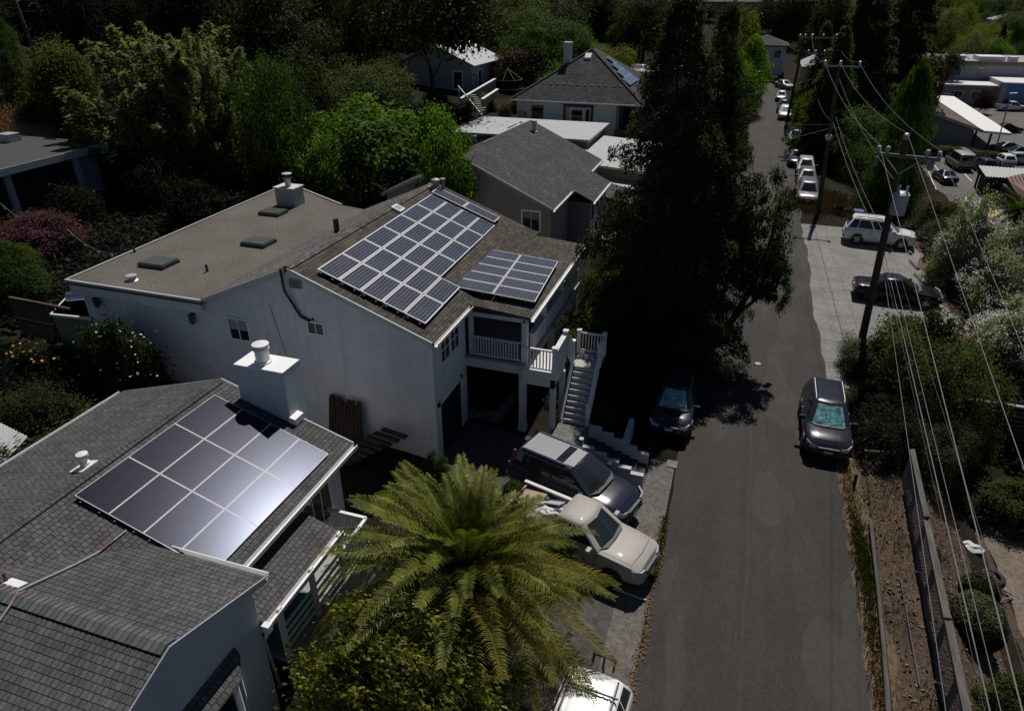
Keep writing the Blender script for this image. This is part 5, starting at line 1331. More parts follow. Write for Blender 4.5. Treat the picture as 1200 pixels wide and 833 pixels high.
for x,y,z,a_,b_,c_ in((39,180,2.85,3,4,1.2),(45,182,2.85,5,5,1.0),(50,179.5,2.85,1.6,1.6,1.2)):
    m=MB();m.box(x,y,z,x+a_,y+b_,z+c_);m.build('roof_unit',paint('white_flat_roof',None),b2)
finish(b2)
# corrugated canopy and red roof
cn=thing('carport_shelter','open shelter with a pale corrugated metal roof over the car park edge','shelter',(33,100,ez0))
pts=[P(1147,194,-1.8),P(1204,198,-1.8),P(1206,210,-2.1),P(1156,207,-2.1)]
m=MB();n=44
for i in range(n+1):
    t=i/n;dz=.06*math.sin(i*PI)if False else (.05 if i%2 else -.05)
    a=pts[0].lerp(pts[1]+(pts[1]-pts[0])*.6,t);b=pts[3].lerp(pts[2]+(pts[2]-pts[3])*.6,t);m.v+= [tuple(a+Z*dz),tuple(b+Z*dz)]
for i in range(n): m.f.append((2*i,2*i+1,2*i+3,2*i+2))
m.build('corrugated_roof',paint('corrugated_pale',(.47,.49,.48),.5,.08),cn)
for q in(pts[0],pts[3],pts[2],pts[1]): post(cn,(q.x+.3,q.y,ez0),.2,q.z-ez0-.1,'post',BLK)
m=MB();a,b=pts[3],pts[0];m.prism([(a.x+.5,a.y+.3,ez0),(b.x+.5,b.y,ez0),(b.x+12,b.y,ez0),(a.x+12,a.y+.3,ez0)],(0,0,2.0));m.build('fence_panel',paint('dark_screen',(.025,.022,.02),.8),cn)
finish(cn)
rr_=thing('shed','shed with ribbed red-brown metal roof beside the corrugated shelter','shed',(33,88,ez0))
pts=[P(1180,208,-1.6),P(1215,200,-1.0),P(1225,240,-1.0),P(1200,240,-2.0)]
m=MB();slab(m,pts,.12);m.build('roof',siding('redbrown_metal',(.16,.085,.07),.3),rr_)
m=MB()
for i in range(9):
    t=i/8;a=pts[0].lerp(pts[1],t);b=pts[3].lerp(pts[2],t);m.tube([a+Z*.04,b+Z*.04],.05,4)
m.build('roof_rib',paint('rib_red',(.14,.075,.06)),rr_)
m=MB();c=(pts[0]+pts[2])/2;m.box(pts[3].x+.6,pts[3].y+1,ez0,pts[3].x+9,pts[0].y-.5,-2.2);m.build('wall',paint('dark_screen',None),rr_)
finish(rr_)
# distant buildings on the right
wr_=paint('white_flat_roof',None);fr2=paint('far_grey_roof',(.28,.28,.30),.9)
simple_house('small grey hut between the palm and the commercial building',37,205,46,214,ez0,-1.2,.2,stucco('far_pale',None),fr2,'x',[('s',(39,205,-3.6),1.3,1.4,1,1)])
for i,(x0,y0,x1,y1,ze,zr,rk,lab,rm) in enumerate(((118,470,150,490,2,5,'hip','grey roofed house among trees near the top right corner',fr2),(152,480,170,497,2,4,'hip','pale house right of the grey roofed one near the top right corner',paint('far_pale_roof',(.36,.36,.37),.9)),(100,318,150,345,1.5,1.9,'flat','white flat-roofed block at the right edge beyond the cypress',wr_),(104,290,150,312,-.5,-.1,'flat','reddish walled block at the right edge with a pale roof',paint('far_brown_roof',(.22,.17,.15),.9)),(205,640,235,660,3,7,'hip','faint grey house on the far hillside, right of the top corner trees',fr2),(62,262,74,272,-2,-1.6,'flat','small flat building beside the dark cypress spire',wr_))):
    simple_house(lab,x0,y0,x1,y1,ez0,ze,zr,stucco(('far_cream','far_white','far_white','far_red_wall','far_pale','far_white')[i],(.22,.13,.11)),rm,'x',[('s',(x0+2,y0,ze-4),3,2,1,1),('s',(x0+8,y0,ze-4),3,2,1,1)] if x1-x0>14 else [('s',(x0+2,y0,ze-2),2,1.3,1,1)],rk)
# ---------------------------------------------------------------- trees and plants
def spec(pxc,pytop,pxw,y,pymid=None):
    pymid=pymid or pytop+pxw*.6
    c=PY(pxc,pymid,y);gz=ground_z(c.x,y);top=PY(pxc,pytop,y)
    dz=(c.x*_fw[0]+y*_fw[1]+(c.z-H)*_fw[2]);w=pxw*dz/F
    return Vector((c.x,y,gz)),w,max(1.2,top.z-gz)
G_PALE=leafmat('leaf_pale_green',(.20,.235,.11),(.085,.11,.045),.42,.3,.4)
G_DK=leafmat('leaf_dark_green',(.040,.056,.018),(.015,.022,.008),.32,.3)
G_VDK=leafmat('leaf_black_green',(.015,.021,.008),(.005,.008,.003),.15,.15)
G_MID=leafmat('leaf_mid_green',(.062,.098,.022),(.022,.038,.010),.40,.3)
G_BRT=leafmat('leaf_bright_green',(.10,.165,.022),(.035,.065,.010),.48,.3)
G_LIME=leafmat('leaf_lime',(0.158,0.247,0.033),(.04,.075,.012),.45,.4)
G_YEL=leafmat('leaf_yellow_green',(.15,.165,.026),(.055,.065,.014),.42,.3)
G_OLV=leafmat('leaf_olive',(.085,.105,.036),(.032,.042,.016),.36,.3)
G_GRY=leafmat('leaf_grey_green',(.12,.145,.08),(.045,.058,.03),.3,.3)
G_OLE=leafmat('leaf_oleander',(.28,.32,.20),(.13,.155,.09),.25,.3)
G_CON=leafmat('needle_dark',(.052,.070,.030),(.020,.029,.013),.34,.25)
G_CONG=leafmat('needle_green',(.062,.092,.028),(.024,.038,.012),.32,.25)
G_PUR=leafmat('leaf_purple',(.125,.050,.068),(.04,.018,.024),.35,.3)
G_RED=leafmat('leaf_rusty',(.075,.040,.02),(.025,.02,.01),.3,.3)
G_JUN=leafmat('leaf_hedge_dark',(.085,.115,.032),(.028,.042,.011),.3,.3)
def T(name,label,cat,s,kind,seed,leaf,group=None,**k):
    b,w,h=spec(*s);return tree(name,label,cat,b,w,h,kind,seed,leaf,group,**k)
# the tall conifers by the street
tree('conifer','tall dark shaggy conifer standing behind the parked blue car, left of the pair','tree',(-2.95,30.6,.15),8.2,15.9,'conifer_big',1,G_CON,lift=0)
b=(-1.4,33.2,0)
tree('conifer','tall dark feathery conifer with bare curved limbs leaning over the street, right of the pair','tree',b,6.0,15.6,'conifer_big',2,G_CON,lift=0)
lt_=tree('street_tree','leaning broadleaf tree with curved trunk, its crown hanging over the street beside the conifers','tree',(-.45,31.4,0),3,5,'loose',9,G_DK,lift=.3,trunk=False)
# its curved trunks and its hanging crown
for c in list(lt_.children): bpy.data.objects.remove(c)
m=MB();m.tube([(0,0,-.2),(.5,.2,1.2),(1.3,.5,2.6),(1.9,.8,4.4),(2.3,1.0,6.4),(2.4,1.2,8.2)],[.20,.18,.16,.13,.09,.04],8);m.tube([(.5,.2,1.2),(.45,.3,3),(.8,.6,5),(.7,1,7.4)],[.14,.12,.09,.04],7);m.tube([(1.3,.5,2.6),(2.4,.4,4),(3.2,.6,5.2)],[.1,.07,.03],6)
m.build('trunk',BARK,lt_,60)
for dx,dy,z,w,h,sd in((2.0,1.1,3.8,3.5,5.6,4),(2.7,.6,3.2,2.3,2.8,5),(.8,1.4,4.5,3.0,4.6,6)):
    me=with_mat(proto(('sparse',sd)),G_DK)
    c=bpy.data.objects.new('crown',me);C.objects.link(c);c.parent=lt_;c.location=(dx,dy,z);c.scale=(w,w*.9,h);c.rotation_euler=(0,0,sd)
# behind the white house
T('tree','large pale grey-green feathery tree rising behind the flat gravel roof','tree',(203,36,235,46,140),'feather',1,G_PALE,lift=.12)
T('tree','pale feathery tree top joining the large feathery one on its right','tree',(250,50,110,45,130),'feather',2,G_PALE,lift=.15)
T('tree','dense dark green tree between the pale feathery tree and the bright leafy one','tree',(325,72,105,43,160),'fine',1,G_MID,lift=.08)
T('tree','bright green leafy tree spreading behind the ridge of the brown roof','tree',(430,120,175,46,180),'loose',1,G_BRT,lift=.15)
T('tree','bright green leafy tree beside the taupe house wall','tree',(515,128,85,46,180),'loose',2,G_BRT,lift=.15)
T('tree','low bright green tree close behind the white house','tree',(385,165,85,41,200),'loose',3,G_BRT,lift=.1)
T('tree','olive green bushy tree above the bright leafy tree','tree',(425,72,130,62,115),'fine',2,G_OLV,lift=.1)
T('tree','yellow-green rounded tree left of the large pale feathery tree','tree',(78,50,95,47,115),'round',3,leafmat('leaf_gold_green',(.10,.115,.022),(.035,.045,.010),.4,.3),lift=.05)
T('tree','dark upright tree at the left edge above the dry grass slope','tree',(16,15,44,47,95),'column',2,G_MID,lift=0)
T('tree','dark spreading oak with a forked black trunk in front of the grey cottage','tree',(505,-60,190,80,40),'oak',1,G_DK,lift=.38)
T('tree','dark grey-green tree above and behind the large pale feathery tree','tree',(320,-20,140,70,40),'fine',4,G_DK,lift=.1)
T('tree','mid green tree left of the tall white chimney','tree',(640,15,110,110,60),'fine',5,G_MID,lift=.1)
T('tree','grey-green tree standing behind the grey cottage','tree',(590,-10,110,118,40),'fine',6,G_OLV,lift=.1)
T('tree','light green bushy tree just behind the peak of the hip roof','tree',(685,45,45,112,60),'round',1,G_BRT,lift=.05)
T('tree','yellow-green shrubby tree right of the hip roof peak','tree',(722,55,55,120,65),'round',2,G_YEL,lift=.05)
T('tree','broad pale-topped tree shaped like a palm at the top centre','tree',(735,25,46,165,40),'weep',1,G_OLV,lift=.45)
T('shrub','rust-brown shrub thicket on the bank beside the wire gazebo','shrub',(600,55,75,104,75),'round',3,G_RED,trunk=False,lift=-.1)
T('shrub','bright green shrub on the slope left of the hip roof','shrub',(660,75,70,100,95),'round',4,G_BRT,trunk=False,lift=-.1)
T('tree','purple-leaved plum tree below the modern flat-roofed house','tree',(48,254,112,28,300),'round',3,G_PUR,lift=.1)
T('shrub','green cone-shaped shrub at the left edge beside the picket fence','shrub',(18,285,85,22.5,340),'column',3,G_MID,trunk=False)
b,w,h=spec(146,383,125,17.6,430);bs=bush('shrub','rounded green shrub dotted with white flowers against the white wall',b,w,2.6,h,'bushfine',1,leafmat('leaf_bush_green',(.045,.062,.02),(.016,.024,.008),.25,.4),cat='shrub')
flowers_on(bs,w,2.6,h,70,paint('white_petal',(.6,.6,.58),.6),4,.12)
b,w,h=spec(48,405,60,18.0,430);bs=bush('flowering_plant','dark spiky plant with orange-yellow flower heads below the picket fence',b,w,2.0,h,'round',5,G_DK,cat='plant')
flowers_on(bs,w,2.0,h,60,paint('orange_petal',(.40,.20,.05),.7,.3),6,.16)
b=Vector((-20.0,12.2,ground_z(-20,12)));bush('hedge','pale green leafy hedge running along the left eave of the near house',(-19.9,11.9,1.4),1.6,6.0,2.6,'hedge',1,leafmat('leaf_light_hedge',(.075,.10,.035),(.03,.045,.015),.3,.4),cat='hedge')
bush('shrub','dark shrub with white-flowered sprigs above the corrugated roof corner',(-23.4,14.5,2.0),3.5,3,1.6,'round',6,G_DK,cat='shrub')
# front garden by the porch stair
for px,py,y,w,h,k,sd,lf,lab in(
 (690,350,29.5,3.0,2.6,'loose',4,G_YEL,'yellow-green shrub beside the porch of the white house'),
 (715,300,34,3.0,3.2,'loose',5,G_OLV,'olive shrub further up the garden beside the taupe house'),
 (700,380,27.6,2.2,1.7,'loose',6,leafmat('leaf_silver',(.10,.12,.07),(.04,.05,.03)),'pale green shrub behind the stair platform railing'),
 (716,440,25.2,1.7,2.4,'round',7,leafmat('leaf_plum_pink',(.045,.022,.024),(.018,.012,.010)),'dark reddish shrub against the right handrail of the outside stair'),
 (706,478,23.9,1.2,1.3,'round',8,G_MID,'small green shrub at the foot of the outside stair'),
 (735,330,31,4,4.2,'fine',8,G_DK,'dark green shrub mass under the left conifer'),
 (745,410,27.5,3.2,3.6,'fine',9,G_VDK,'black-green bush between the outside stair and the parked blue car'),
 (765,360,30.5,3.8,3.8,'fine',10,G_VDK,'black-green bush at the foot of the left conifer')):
    p=PY(px,py,y);bush('shrub',lab,(p.x,y,ground_z(p.x,y)),w,w,h,k,sd,lf,cat='shrub')
T('shrub','orange-brown tipped shrub beside the pale path of the taupe house','shrub',(705,290,22,38,297),'loose',7,G_RED,trunk=False,lift=-.1)
m=MB();m.prism([PX(708,272,-6.5)*0+P(705,268,.5),P(722,268,.5),P(722,296,.5),P(706,296,.5)],(0,0,-.15));tag(m.build('path',CONC),kind='structure')
# foreground
bs=bush('shrub','large dense glossy green shrub in front of the palm at the bottom edge',(-5.5,8.95,.2),7.0,3.2,3.75,'bushfine',2,leafmat('leaf_glossy_green',(.235,.245,.036),(.06,.075,.014),.25,.6,.3,nsc=.9,tint=(.14,.12,.03),tw=.7),cat='shrub')
bush('shrub','leafy sprigs growing up beside the pickup bed behind the palm',(-5.75,17.6,.35),1.1,1.0,1.25,'loose',8,G_OLV,cat='shrub')
bush('shrub','thin olive branches hanging over the pickup door beside the palm',(-3.5,15.35,.3),1.5,.9,1.6,'loose',10,G_OLV,cat='shrub')
bush('shrub','small shrub at the garage corner of the white house',(-9.0,18.3,.3),1.2,.8,1.3,'loose',11,G_MID,cat='shrub')
# the palm
pr=random.Random(5)
pc=Vector((-5.35,12.35,0.2))
pl=thing('palm_tree','big feather palm with orange dying fronds between the pickup and the glossy shrub','palm',pc)
m=MB();m.lathe([(.42,0),(.36,.5),(.34,1.4),(.42,1.9),(.30,2.4),(.08,2.6)],(0,0,0),14);m.build('trunk',woodmat('palm_trunk',(.07,.05,.035),2),pl,60)
PG=leafmat('palm_leaflet',(.225,.235,.042),(.050,.070,.013),.2,.7,.4,nsc=1.6)
PO=leafmat('palm_leaflet_dying',(.26,.15,.022),(.10,.075,.02),.3,.3,.5,nsc=1.1)
PGY=leafmat('palm_leaflet_tip',(.27,.235,.045),(.09,.095,.02),.3,.4,.4,nsc=1.0)
grn=MB();dry=MB();mid=MB();dead=MB()
for i in range(116):
    t=i/116;az=i*2.39996+pr.uniform(-.2,.2);el=lerp(1.45,-.1,t**1.1)+pr.uniform(-.1,.1)
    L=lerp(2.6,4.1,min(1,t*1.7))*pr.uniform(.9,1.08)*(1-.26*max(0,math.cos(az-1.05))**2)*(1+.12*max(0,math.cos(az+.5)))
    e=(math.cos(az)>.2 and -1.2<az%6.283-6.283*(az%6.283>3.14)<1.0)
    tgt=grn
    if t>.42 and math.cos(az+.15)>.5: tgt=mid if pr.random()<.66 else (dry if pr.random()<.4 else grn)
    elif t>.55 and pr.random()<.2: tgt=mid
    frond(tgt,(.18*math.cos(az),.18*math.sin(az),2.25+.25*(1-t)),az,L,el,pr.uniform(.65,1.6)*lerp(.9,1.1,t),.60,84,pr,width=.72)
for az in(.25,-.05,-.35): frond(dead,(.2,0,2.05),az,3.2,-.15,1.0,.45,40,pr)
for mm,ml,nm in((grn,PG,'crown'),(mid,PGY,'yellowing_frond'),(dry,PO,'dying_frond'),(dead,paint('dead_frond_grey',(.24,.20,.17),.9,.3),'dead_frond')):
    o=mm.build(nm,ml,pl);o['kind']='stuff' if False else ''
    del o['kind']
pl2=thing('palm_tree','small dark palm at the right edge beside the shed with the red-brown roof','palm',(22.5,66,-4.0))
g=MB()
for i in range(34): frond(g,(0,0,4.2),i*2.4,2.6,lerp(1.3,-.5,i/34),1.4,.5,26,pr,width=1.8)
g.build('crown',G_MID,pl2);m=MB();m.tube([(0,0,-1),(0,0,4.2)],[.25,.2],8);m.build('trunk',BARK,pl2)
b,w,h=spec(1115,52,40,175,70);pl3=thing('palm_tree','dark bushy palm under the bright green trees beyond the small hut','palm',b)
g=MB()
for i in range(40): frond(g,(0,0,h*.7),i*2.4,w*.5,lerp(1.3,-.7,i/40),1.4,w*.12,22,pr,width=4)
g.build('crown',G_DK,pl3);m=MB();m.tube([(0,0,-1),(0,0,h*.7)],[.4,.3],8);m.build('trunk',BARK,pl3)
# agave
ag=thing('agave','dark spiky agave rosette in the dry grass behind the white parked SUV','plant',P(983,249,0));g=MB()
for i in range(34):
    az=i*2.4;el=lerp(1.35,.1,i/34);L=1.25*pr.uniform(.85,1.1);hd=Vector((math.cos(az)*math.cos(el),math.sin(az)*math.cos(el),math.sin(el)));sd=Vector((-math.sin(az),math.cos(az),0))
    a=Vector((0,0,.1));b=a+hd*L*.4;c=a+hd*L;n0=len(g.v);g.v+=[tuple(a-sd*.06),tuple(a+sd*.06),tuple(b+sd*.10),tuple(b-sd*.10),tuple(c)];g.f+=[(n0,n0+1,n0+2,n0+3),(n0+3,n0+2,n0+4)]
g.build('leaf_rosette',leafmat('agave_leaf',(.022,.026,.018),(.012,.015,.01)),ag)
# right side: hedge masses beside the verge
HB1=[((1020,395,70,33.3,440),'hedgefine',1,G_GRY,'grey-green feathery bush at the foot of the near utility pole',2.6),
 ((1072,385,110,31.6,450),'hedgefine',2,G_JUN,'large dark green bush right of the near utility pole',3.6),
 ((1120,430,80,30.2,480),'hedgefine',3,G_JUN,'dark green bush at the right end of the roadside hedge',3.0),
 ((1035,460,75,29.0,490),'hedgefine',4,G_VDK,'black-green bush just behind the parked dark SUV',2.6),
 ((1095,500,90,27.3,530),'hedgefine',5,G_DK,'dark drooping bush above the end of the chain-link fence',2.4)]
for s,k,sd,lf,lab,wy in HB1:
    b,w,h=spec(*s);bush('bush',lab,b,w,wy,h,k,sd,lf,rz=.2*sd)
bush('bush','scrubby olive bush in the shade below the roadside fence',(12.3,26.3,-2.4),3.2,2.6,1.7,'loose',12,G_OLV)
OW=paint('white_oleander_petal',(.6,.62,.55),.6,.1)
ol=[((1130,238,70,47,275),'pale oleander covered in white flowers, topmost of the row beside the parking bank'),((1170,268,80,45.5,310),'white-flowered oleander at the right edge below the small palm'),((1155,300,90,43.5,340),'white-flowered oleander in the middle of the row beside the black sedan'),((1180,345,90,41,380),'white-flowered oleander at the right edge beside the dirt bank'),((1150,398,75,37.5,425),'white-flowered oleander low on the bank above the board fence'),((1192,400,70,37,430),'white-flowered oleander in the right corner of the row above the board fence')]
for i,(s,lab) in enumerate(ol):
    b,w,h=spec(*s);h=max(h,2.2)*1.05;w*=1.15;b.x+=w*.14;o=bush('oleander',lab,b,w,w*.9,h,'bushfine',3+i%2,G_OLE,group='white oleanders along the parking bank',rz=i);flowers_on(o,w,w*.9,h,2400,OW,20+i,.062,cluster=200)
b,w,h=spec(1085,150,0.1,60,200)
bush('bush','brownish dry bush at the edge of the car park beside the hidden blue car',(17.6,66.5,-3.4),5.5,4.5,4.0,'round',9,leafmat('leaf_drybrown',(.075,.062,.028),(.03,.026,.012)))
bush('bush','grey-green bush in front of the brownish one at the car park edge',(16.8,61.5,-2.6),4.5,4.0,3.2,'fine',11,G_GRY)
bush('bush','orange-tinged bush growing over the ribbed red-brown shed roof',(27.5,74.5,-3.6),3.2,3,3.6,'loose',13,G_RED)
# clipped shrubs below the fence
cl=leafmat('leaf_clipped',(.11,.12,.06),(.028,.032,.014),.15,.3,.6,nsc=2)
for s,lab in(((9.55,20.2,-1.55,1.2,1.1,1.3),'smaller clipped egg-shaped shrub beside the yard slab'),((9.0,18.4,-1.35,1.5,2.0,1.6),'larger clipped egg-shaped shrub close to the fence rail')):
    r=np.random.default_rng(int(s[1]*10));n=14000;d=unit(r,n);p=d*np.array([.5,.5,.5])*(1+.03*np.sin(d[:,:1]*9)*np.sin(d[:,1:2]*7))*r.uniform(.93,1.02,(n,1));p[:,2]+=.45
    me=leaf_mesh('foliage',p,d+r.normal(size=(n,3))*.5,r.normal(size=(n,3)),.05,.04);me.materials.append(cl)
    t=thing('clipped_shrub',lab,'shrub',s[:3]);c=bpy.data.objects.new('foliage',me);C.objects.link(c);c.parent=t;c.scale=s[3:]
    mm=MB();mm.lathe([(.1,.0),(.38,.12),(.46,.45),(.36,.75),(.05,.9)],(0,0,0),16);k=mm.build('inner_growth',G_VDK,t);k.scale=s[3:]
bush('bush','bright green bush in the bottom right corner below the clipped shrubs',(9.4,15.3,-1.3),2.8,2.6,1.9,'bushfine',5,leafmat('leaf_fresh_green',(.060,.085,.018),(.02,.03,.008),.3,.4))
# right of the street
T('tree','tall dark conifer with drooping boughs right of the street end','tree',(1010,-25,120,98,70),'conifer',1,G_CON,lift=0)
T('tree','dark broad conifer in front of the tallest ones, beside the second utility pole','tree',(975,35,80,84,110),'conifer',2,G_CONG,lift=0)
T('tree','tall black-green conifer at the top, left of the bright trees','tree',(1062,-60,110,118,40),'conifer',3,G_CON,lift=0)
T('tree','bright-edged cone-shaped tree above the near pole crossarm','tree',(1068,72,66,62,130),'column',1,G_MID,lift=0)
T('tree','dense dark green tree mass behind the agave','tree',(1014,130,115,80,175),'fine',12,G_MID,lift=.02)
T('tree','dark tree mass between the agave and the transformer','tree',(1052,165,80,64,210),'fine',13,G_DK,lift=.02)
T('tree','grey-green conifer behind the crossarm of the second pole','tree',(962,30,54,112,70),'conifer',4,G_CONG,lift=0)
for i,(s,lab,lf) in enumerate((((941,95,22,118,108),'yellow-green roadside bush nearest the far end of the street',G_YEL),((943,112,24,106,122),'yellow-green roadside bush behind the far parked cars',G_YEL),((953,118,30,98,135),'mid green roadside bush left of the second pole',G_BRT),((967,128,36,88,150),'green roadside bush between the two far poles',G_BRT))):
    b,w,h=spec(*s);bush('bush',lab,b,w,w,max(h,2.5),'round',10+i%2,lf)
T('tree','lime green tree glowing in sunlight left of the street end','tree',(880,42,50,112,85),'column',4,G_LIME,lift=.12)
T('tree','lime green rounded crown beside the glowing lime tree','tree',(868,75,42,108,100),'round',12,G_LIME,lift=.1)
T('tree','yellow-green round-headed tree beyond the lime tree','tree',(868,10,62,150,35),'round',13,G_YEL,lift=.1)
T('tree','small dark tree at the left kerb under the lime tree','tree',(858,112,36,96,130),'round',14,G_DK,lift=.05)
T('shrub','rust-tinged shrub on the left kerb below the lime tree','shrub',(868,138,24,88,143),'loose',14,G_RED,trunk=False,lift=-.1)
T('shrub','dark shrub at the left kerb casting shade on the street','shrub',(862,160,34,76,172),'round',15,G_DK,trunk=False,lift=-.1)
T('tree','rusty dark red tree between the cone-shaped tree and the commercial building','tree',(1098,62,26,135,85),'round',16,leafmat('leaf_dark_rust',(.045,.026,.016),(.018,.012,.008)),lift=.1)
T('tree','small reddish tree in front of the taupe commercial wall','tree',(1153,104,24,158,115),'round',17,leafmat('leaf_dark_rust',None),lift=.2)
T('cypress','dark narrow cypress spire beyond the commercial building','tree',(1171,30,13,230,55),'column',5,G_VDK,lift=0)
for i,(s,lab,lf,k) in enumerate((((1108,12,60,260,35),'tall green tree at the top right, left of the bright pair',G_OLV,'fine'),((1128,5,50,275,25),'rounded bright green tree top at the top right corner',G_YEL,'fine'),((1150,28,60,240,50),'broad yellow-green tree behind the dark cypress spire',G_YEL,'fine'),((1135,40,60,215,60),'green tree in front of the bright pair, left of the cypress',G_OLV,'fine'),((1160,45,55,225,62),'green tree directly behind the cypress spire',G_BRT,'fine'),((1195,48,30,235,58),'dark green tree at the right edge beyond the cypress',G_DK,'fine'),((1085,20,40,190,45),'dark grey-green tree beside the tall black-green conifer',G_DK,'fine'),((1190,5,50,420,18),'hillside tree at the top right corner',G_DK,'round'))):
    b,w,h=spec(*s);tree('tree',lab,'tree',b,w,h,k,20+i%3,lf,lift=.05)
bush('hedge','low clipped hedge with sunlit top between the beige building and the parked van',(29.5,112.6,-4.5),9.5,1.8,1.5,'hedge',2,leafmat('leaf_hedge_sun',(.075,.085,.025),(.03,.035,.012)),cat='hedge',rz=-.38)
# hillside wood at the top: individual dark trees, shaded and alike
rw=random.Random(21);grpw='dark woodland trees along the top edge'
spots=[]
for row,(y,py,st) in enumerate(((68,-20,44),(84,-30,46),(104,-30,46),(128,-26,48),(158,-22,48),(195,-16,46))):
    x=-60
    while x<760:
        if not(430<x<585 and row<3) and not(x>560 and row<4) and not(x>330 and row==0) and not (660<x<700 and row>3 and rw.random()<.5): spots.append((x+rw.uniform(-12,12),py+rw.uniform(-18,26),st*rw.uniform(1.3,2.0),y+rw.uniform(-8,8)))
        x+=st*1.05
kinds=['fine','round','conifer','oak','fine']
for i,(x,py,w_,y) in enumerate(spots):
    b,w,h=spec(x,py,w_,y,py+w_*.5)
    k=kinds[i%5]
    lf=G_VDK if x<330 else (G_VDK,G_DK,G_CON)[i%3]
    tree('tree','dark tree of the shaded woodland along the top edge','tree',b,w,h,k,[4,1,2,1,6][i%5] if k!='round' else 3,lf,group=grpw,lift=.05)
for i in range(26):
    x=rw.uniform(650,1060);y=rw.uniform(185,300);b,w,h=spec(x,rw.uniform(-22,6),rw.uniform(40,70),y,10)
    if abs(b.x+9)<22 and y<170: continue
    tree('tree','dark tree in the far belt of trees beyond the street end','tree',b,w,min(h,24),kinds[i%3],[4,3,2][i%3],(G_VDK,G_DK,G_MID)[i%3],group='dark trees in the belt beyond the street end',lift=.05)
for i in range(46):
    x=rw.uniform(1040,1205);y=rw.uniform(300,760);p=PY(x,20,y);z=ground_z(p.x,y)
    tree('tree','hazy tree on the far hillside at the top right','tree',(p.x,y,z),rw.uniform(12,22),rw.uniform(8,14),'fine',5,(G_DK,G_OLV,G_MID)[i%3],group='far hillside trees at the top right',lift=.02)
# bare trees at the top left
for k,(px,y,hh) in enumerate(((40,58,13),(62,62,12))):
    p=PY(px,60,y);t=thing('bare_tree',('leafless grey tree leaning at the top left beside the cypress','thin leafless tree with pale twigs above the yellow-green tree')[k],'tree',(p.x,y,ground_z(p.x,y)));m=MB();r=random.Random(k)
    m.tube([(0,0,0),(-.5,0,hh*.4),(-1.5,0,hh*.8),(-2,0,hh)],[.22,.17,.1,.03],7)
    m.build('trunk',BARKG,t)
    m=MB()
    for i in range(22):
        z=hh*r.uniform(.35,.95);a=r.uniform(0,6.28);L=r.uniform(1,2.8);o_=-2*(z/hh)**1.4
        m.tube([(o_,0,z),(o_+math.cos(a)*L*.5,math.sin(a)*L*.5,z+.1),(o_+math.cos(a)*L,math.sin(a)*L,z-.1+r.uniform(-.3,.5))],[.05,.03,.012],4)
    m.build('bare_branch',BARKG,t)

T('tree','bright green drooping branch mass against the gable of the taupe house','tree',(522,150,80,38.6,190),'loose',3,G_BRT,lift=.12)
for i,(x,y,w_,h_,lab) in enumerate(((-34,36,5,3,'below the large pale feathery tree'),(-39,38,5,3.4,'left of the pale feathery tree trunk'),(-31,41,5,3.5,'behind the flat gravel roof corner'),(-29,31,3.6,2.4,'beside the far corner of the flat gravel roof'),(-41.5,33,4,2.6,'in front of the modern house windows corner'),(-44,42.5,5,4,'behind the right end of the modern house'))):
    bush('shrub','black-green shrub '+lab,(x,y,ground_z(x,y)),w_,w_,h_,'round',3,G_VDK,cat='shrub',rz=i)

for s_,k,sd,lf,lab in(((60,118,85,45.5,150),'round',1,G_DK,'dark tree behind the flat roof of the modern house, nearest the dry grass'),((112,128,95,46.5,165),'fine',12,G_VDK,'black-green tree behind the right end of the modern house roof'),((165,140,105,45,180),'fine',13,G_DK,'dark tree filling under the left side of the pale feathery tree'),((255,135,105,44.5,180),'fine',12,G_DK,'dark tree filling under the right side of the pale feathery tree'),((345,60,95,56,110),'round',2,G_DK,'dark tree rising behind the dense green one'),((455,70,70,70,110),'fine',13,G_DK,'dark tree between the olive bushy tree and the oak'),((28,150,60,58,160),'round',13,G_VDK,'black-green tree at the left edge beside the dry grass')):
    T('tree',lab,'tree',s_,k,sd,lf,lift=.02)
bush('bush','shadow-black bush filling the corner between the dark SUV and the chain-link fence',(7.15,26.3,-.1),2.3,2.6,1.7,'hedge',3,G_VDK)  # fills out the hedge, its black leaf colour stands for the shadow there

b,w,h=spec(1066,372,135,32.4,440);bush('bush','full rounded green bush at the base of the near utility pole, tallest of the hedge',b,w,4.2,max(h,3),'bushfine',6,G_JUN)
for i,(px,py,y,w_,h_,lf,lab) in enumerate(((567,106,90,1.6,1.2,leafmat('leaf_yellow_plant',(.25,.2,.03),(.09,.08,.02)),'yellow-flowering plant on the terrace wall beside the grey cottage'),(576,116,86,1.8,1.4,G_BRT,'small green plant between the two garden walls'),(550,120,84,2.2,1.6,G_YEL,'yellow-green plant beside the white garden handrail'),(592,124,83,2.0,1.6,G_RED,'rusty plant on the terracotta terrace edge'),(545,131,78,2.0,1.5,G_DK,'dark round bush at the foot of the garden stair'),(603,113,88,2.4,1.7,G_RED,'rusty brown plant in front of the wire gazebo'),(530,134,76,2.6,2.0,G_MID,'green bush left of the foot of the garden stair'),(512,126,80,4,2.4,G_DK,'dark bush under the forked oak'))):
    p=PY(px,py,y);bush('plant',lab,(p.x,y,ground_z(p.x,y)),w_,w_,h_,'round',2+i%3,lf,cat='plant')
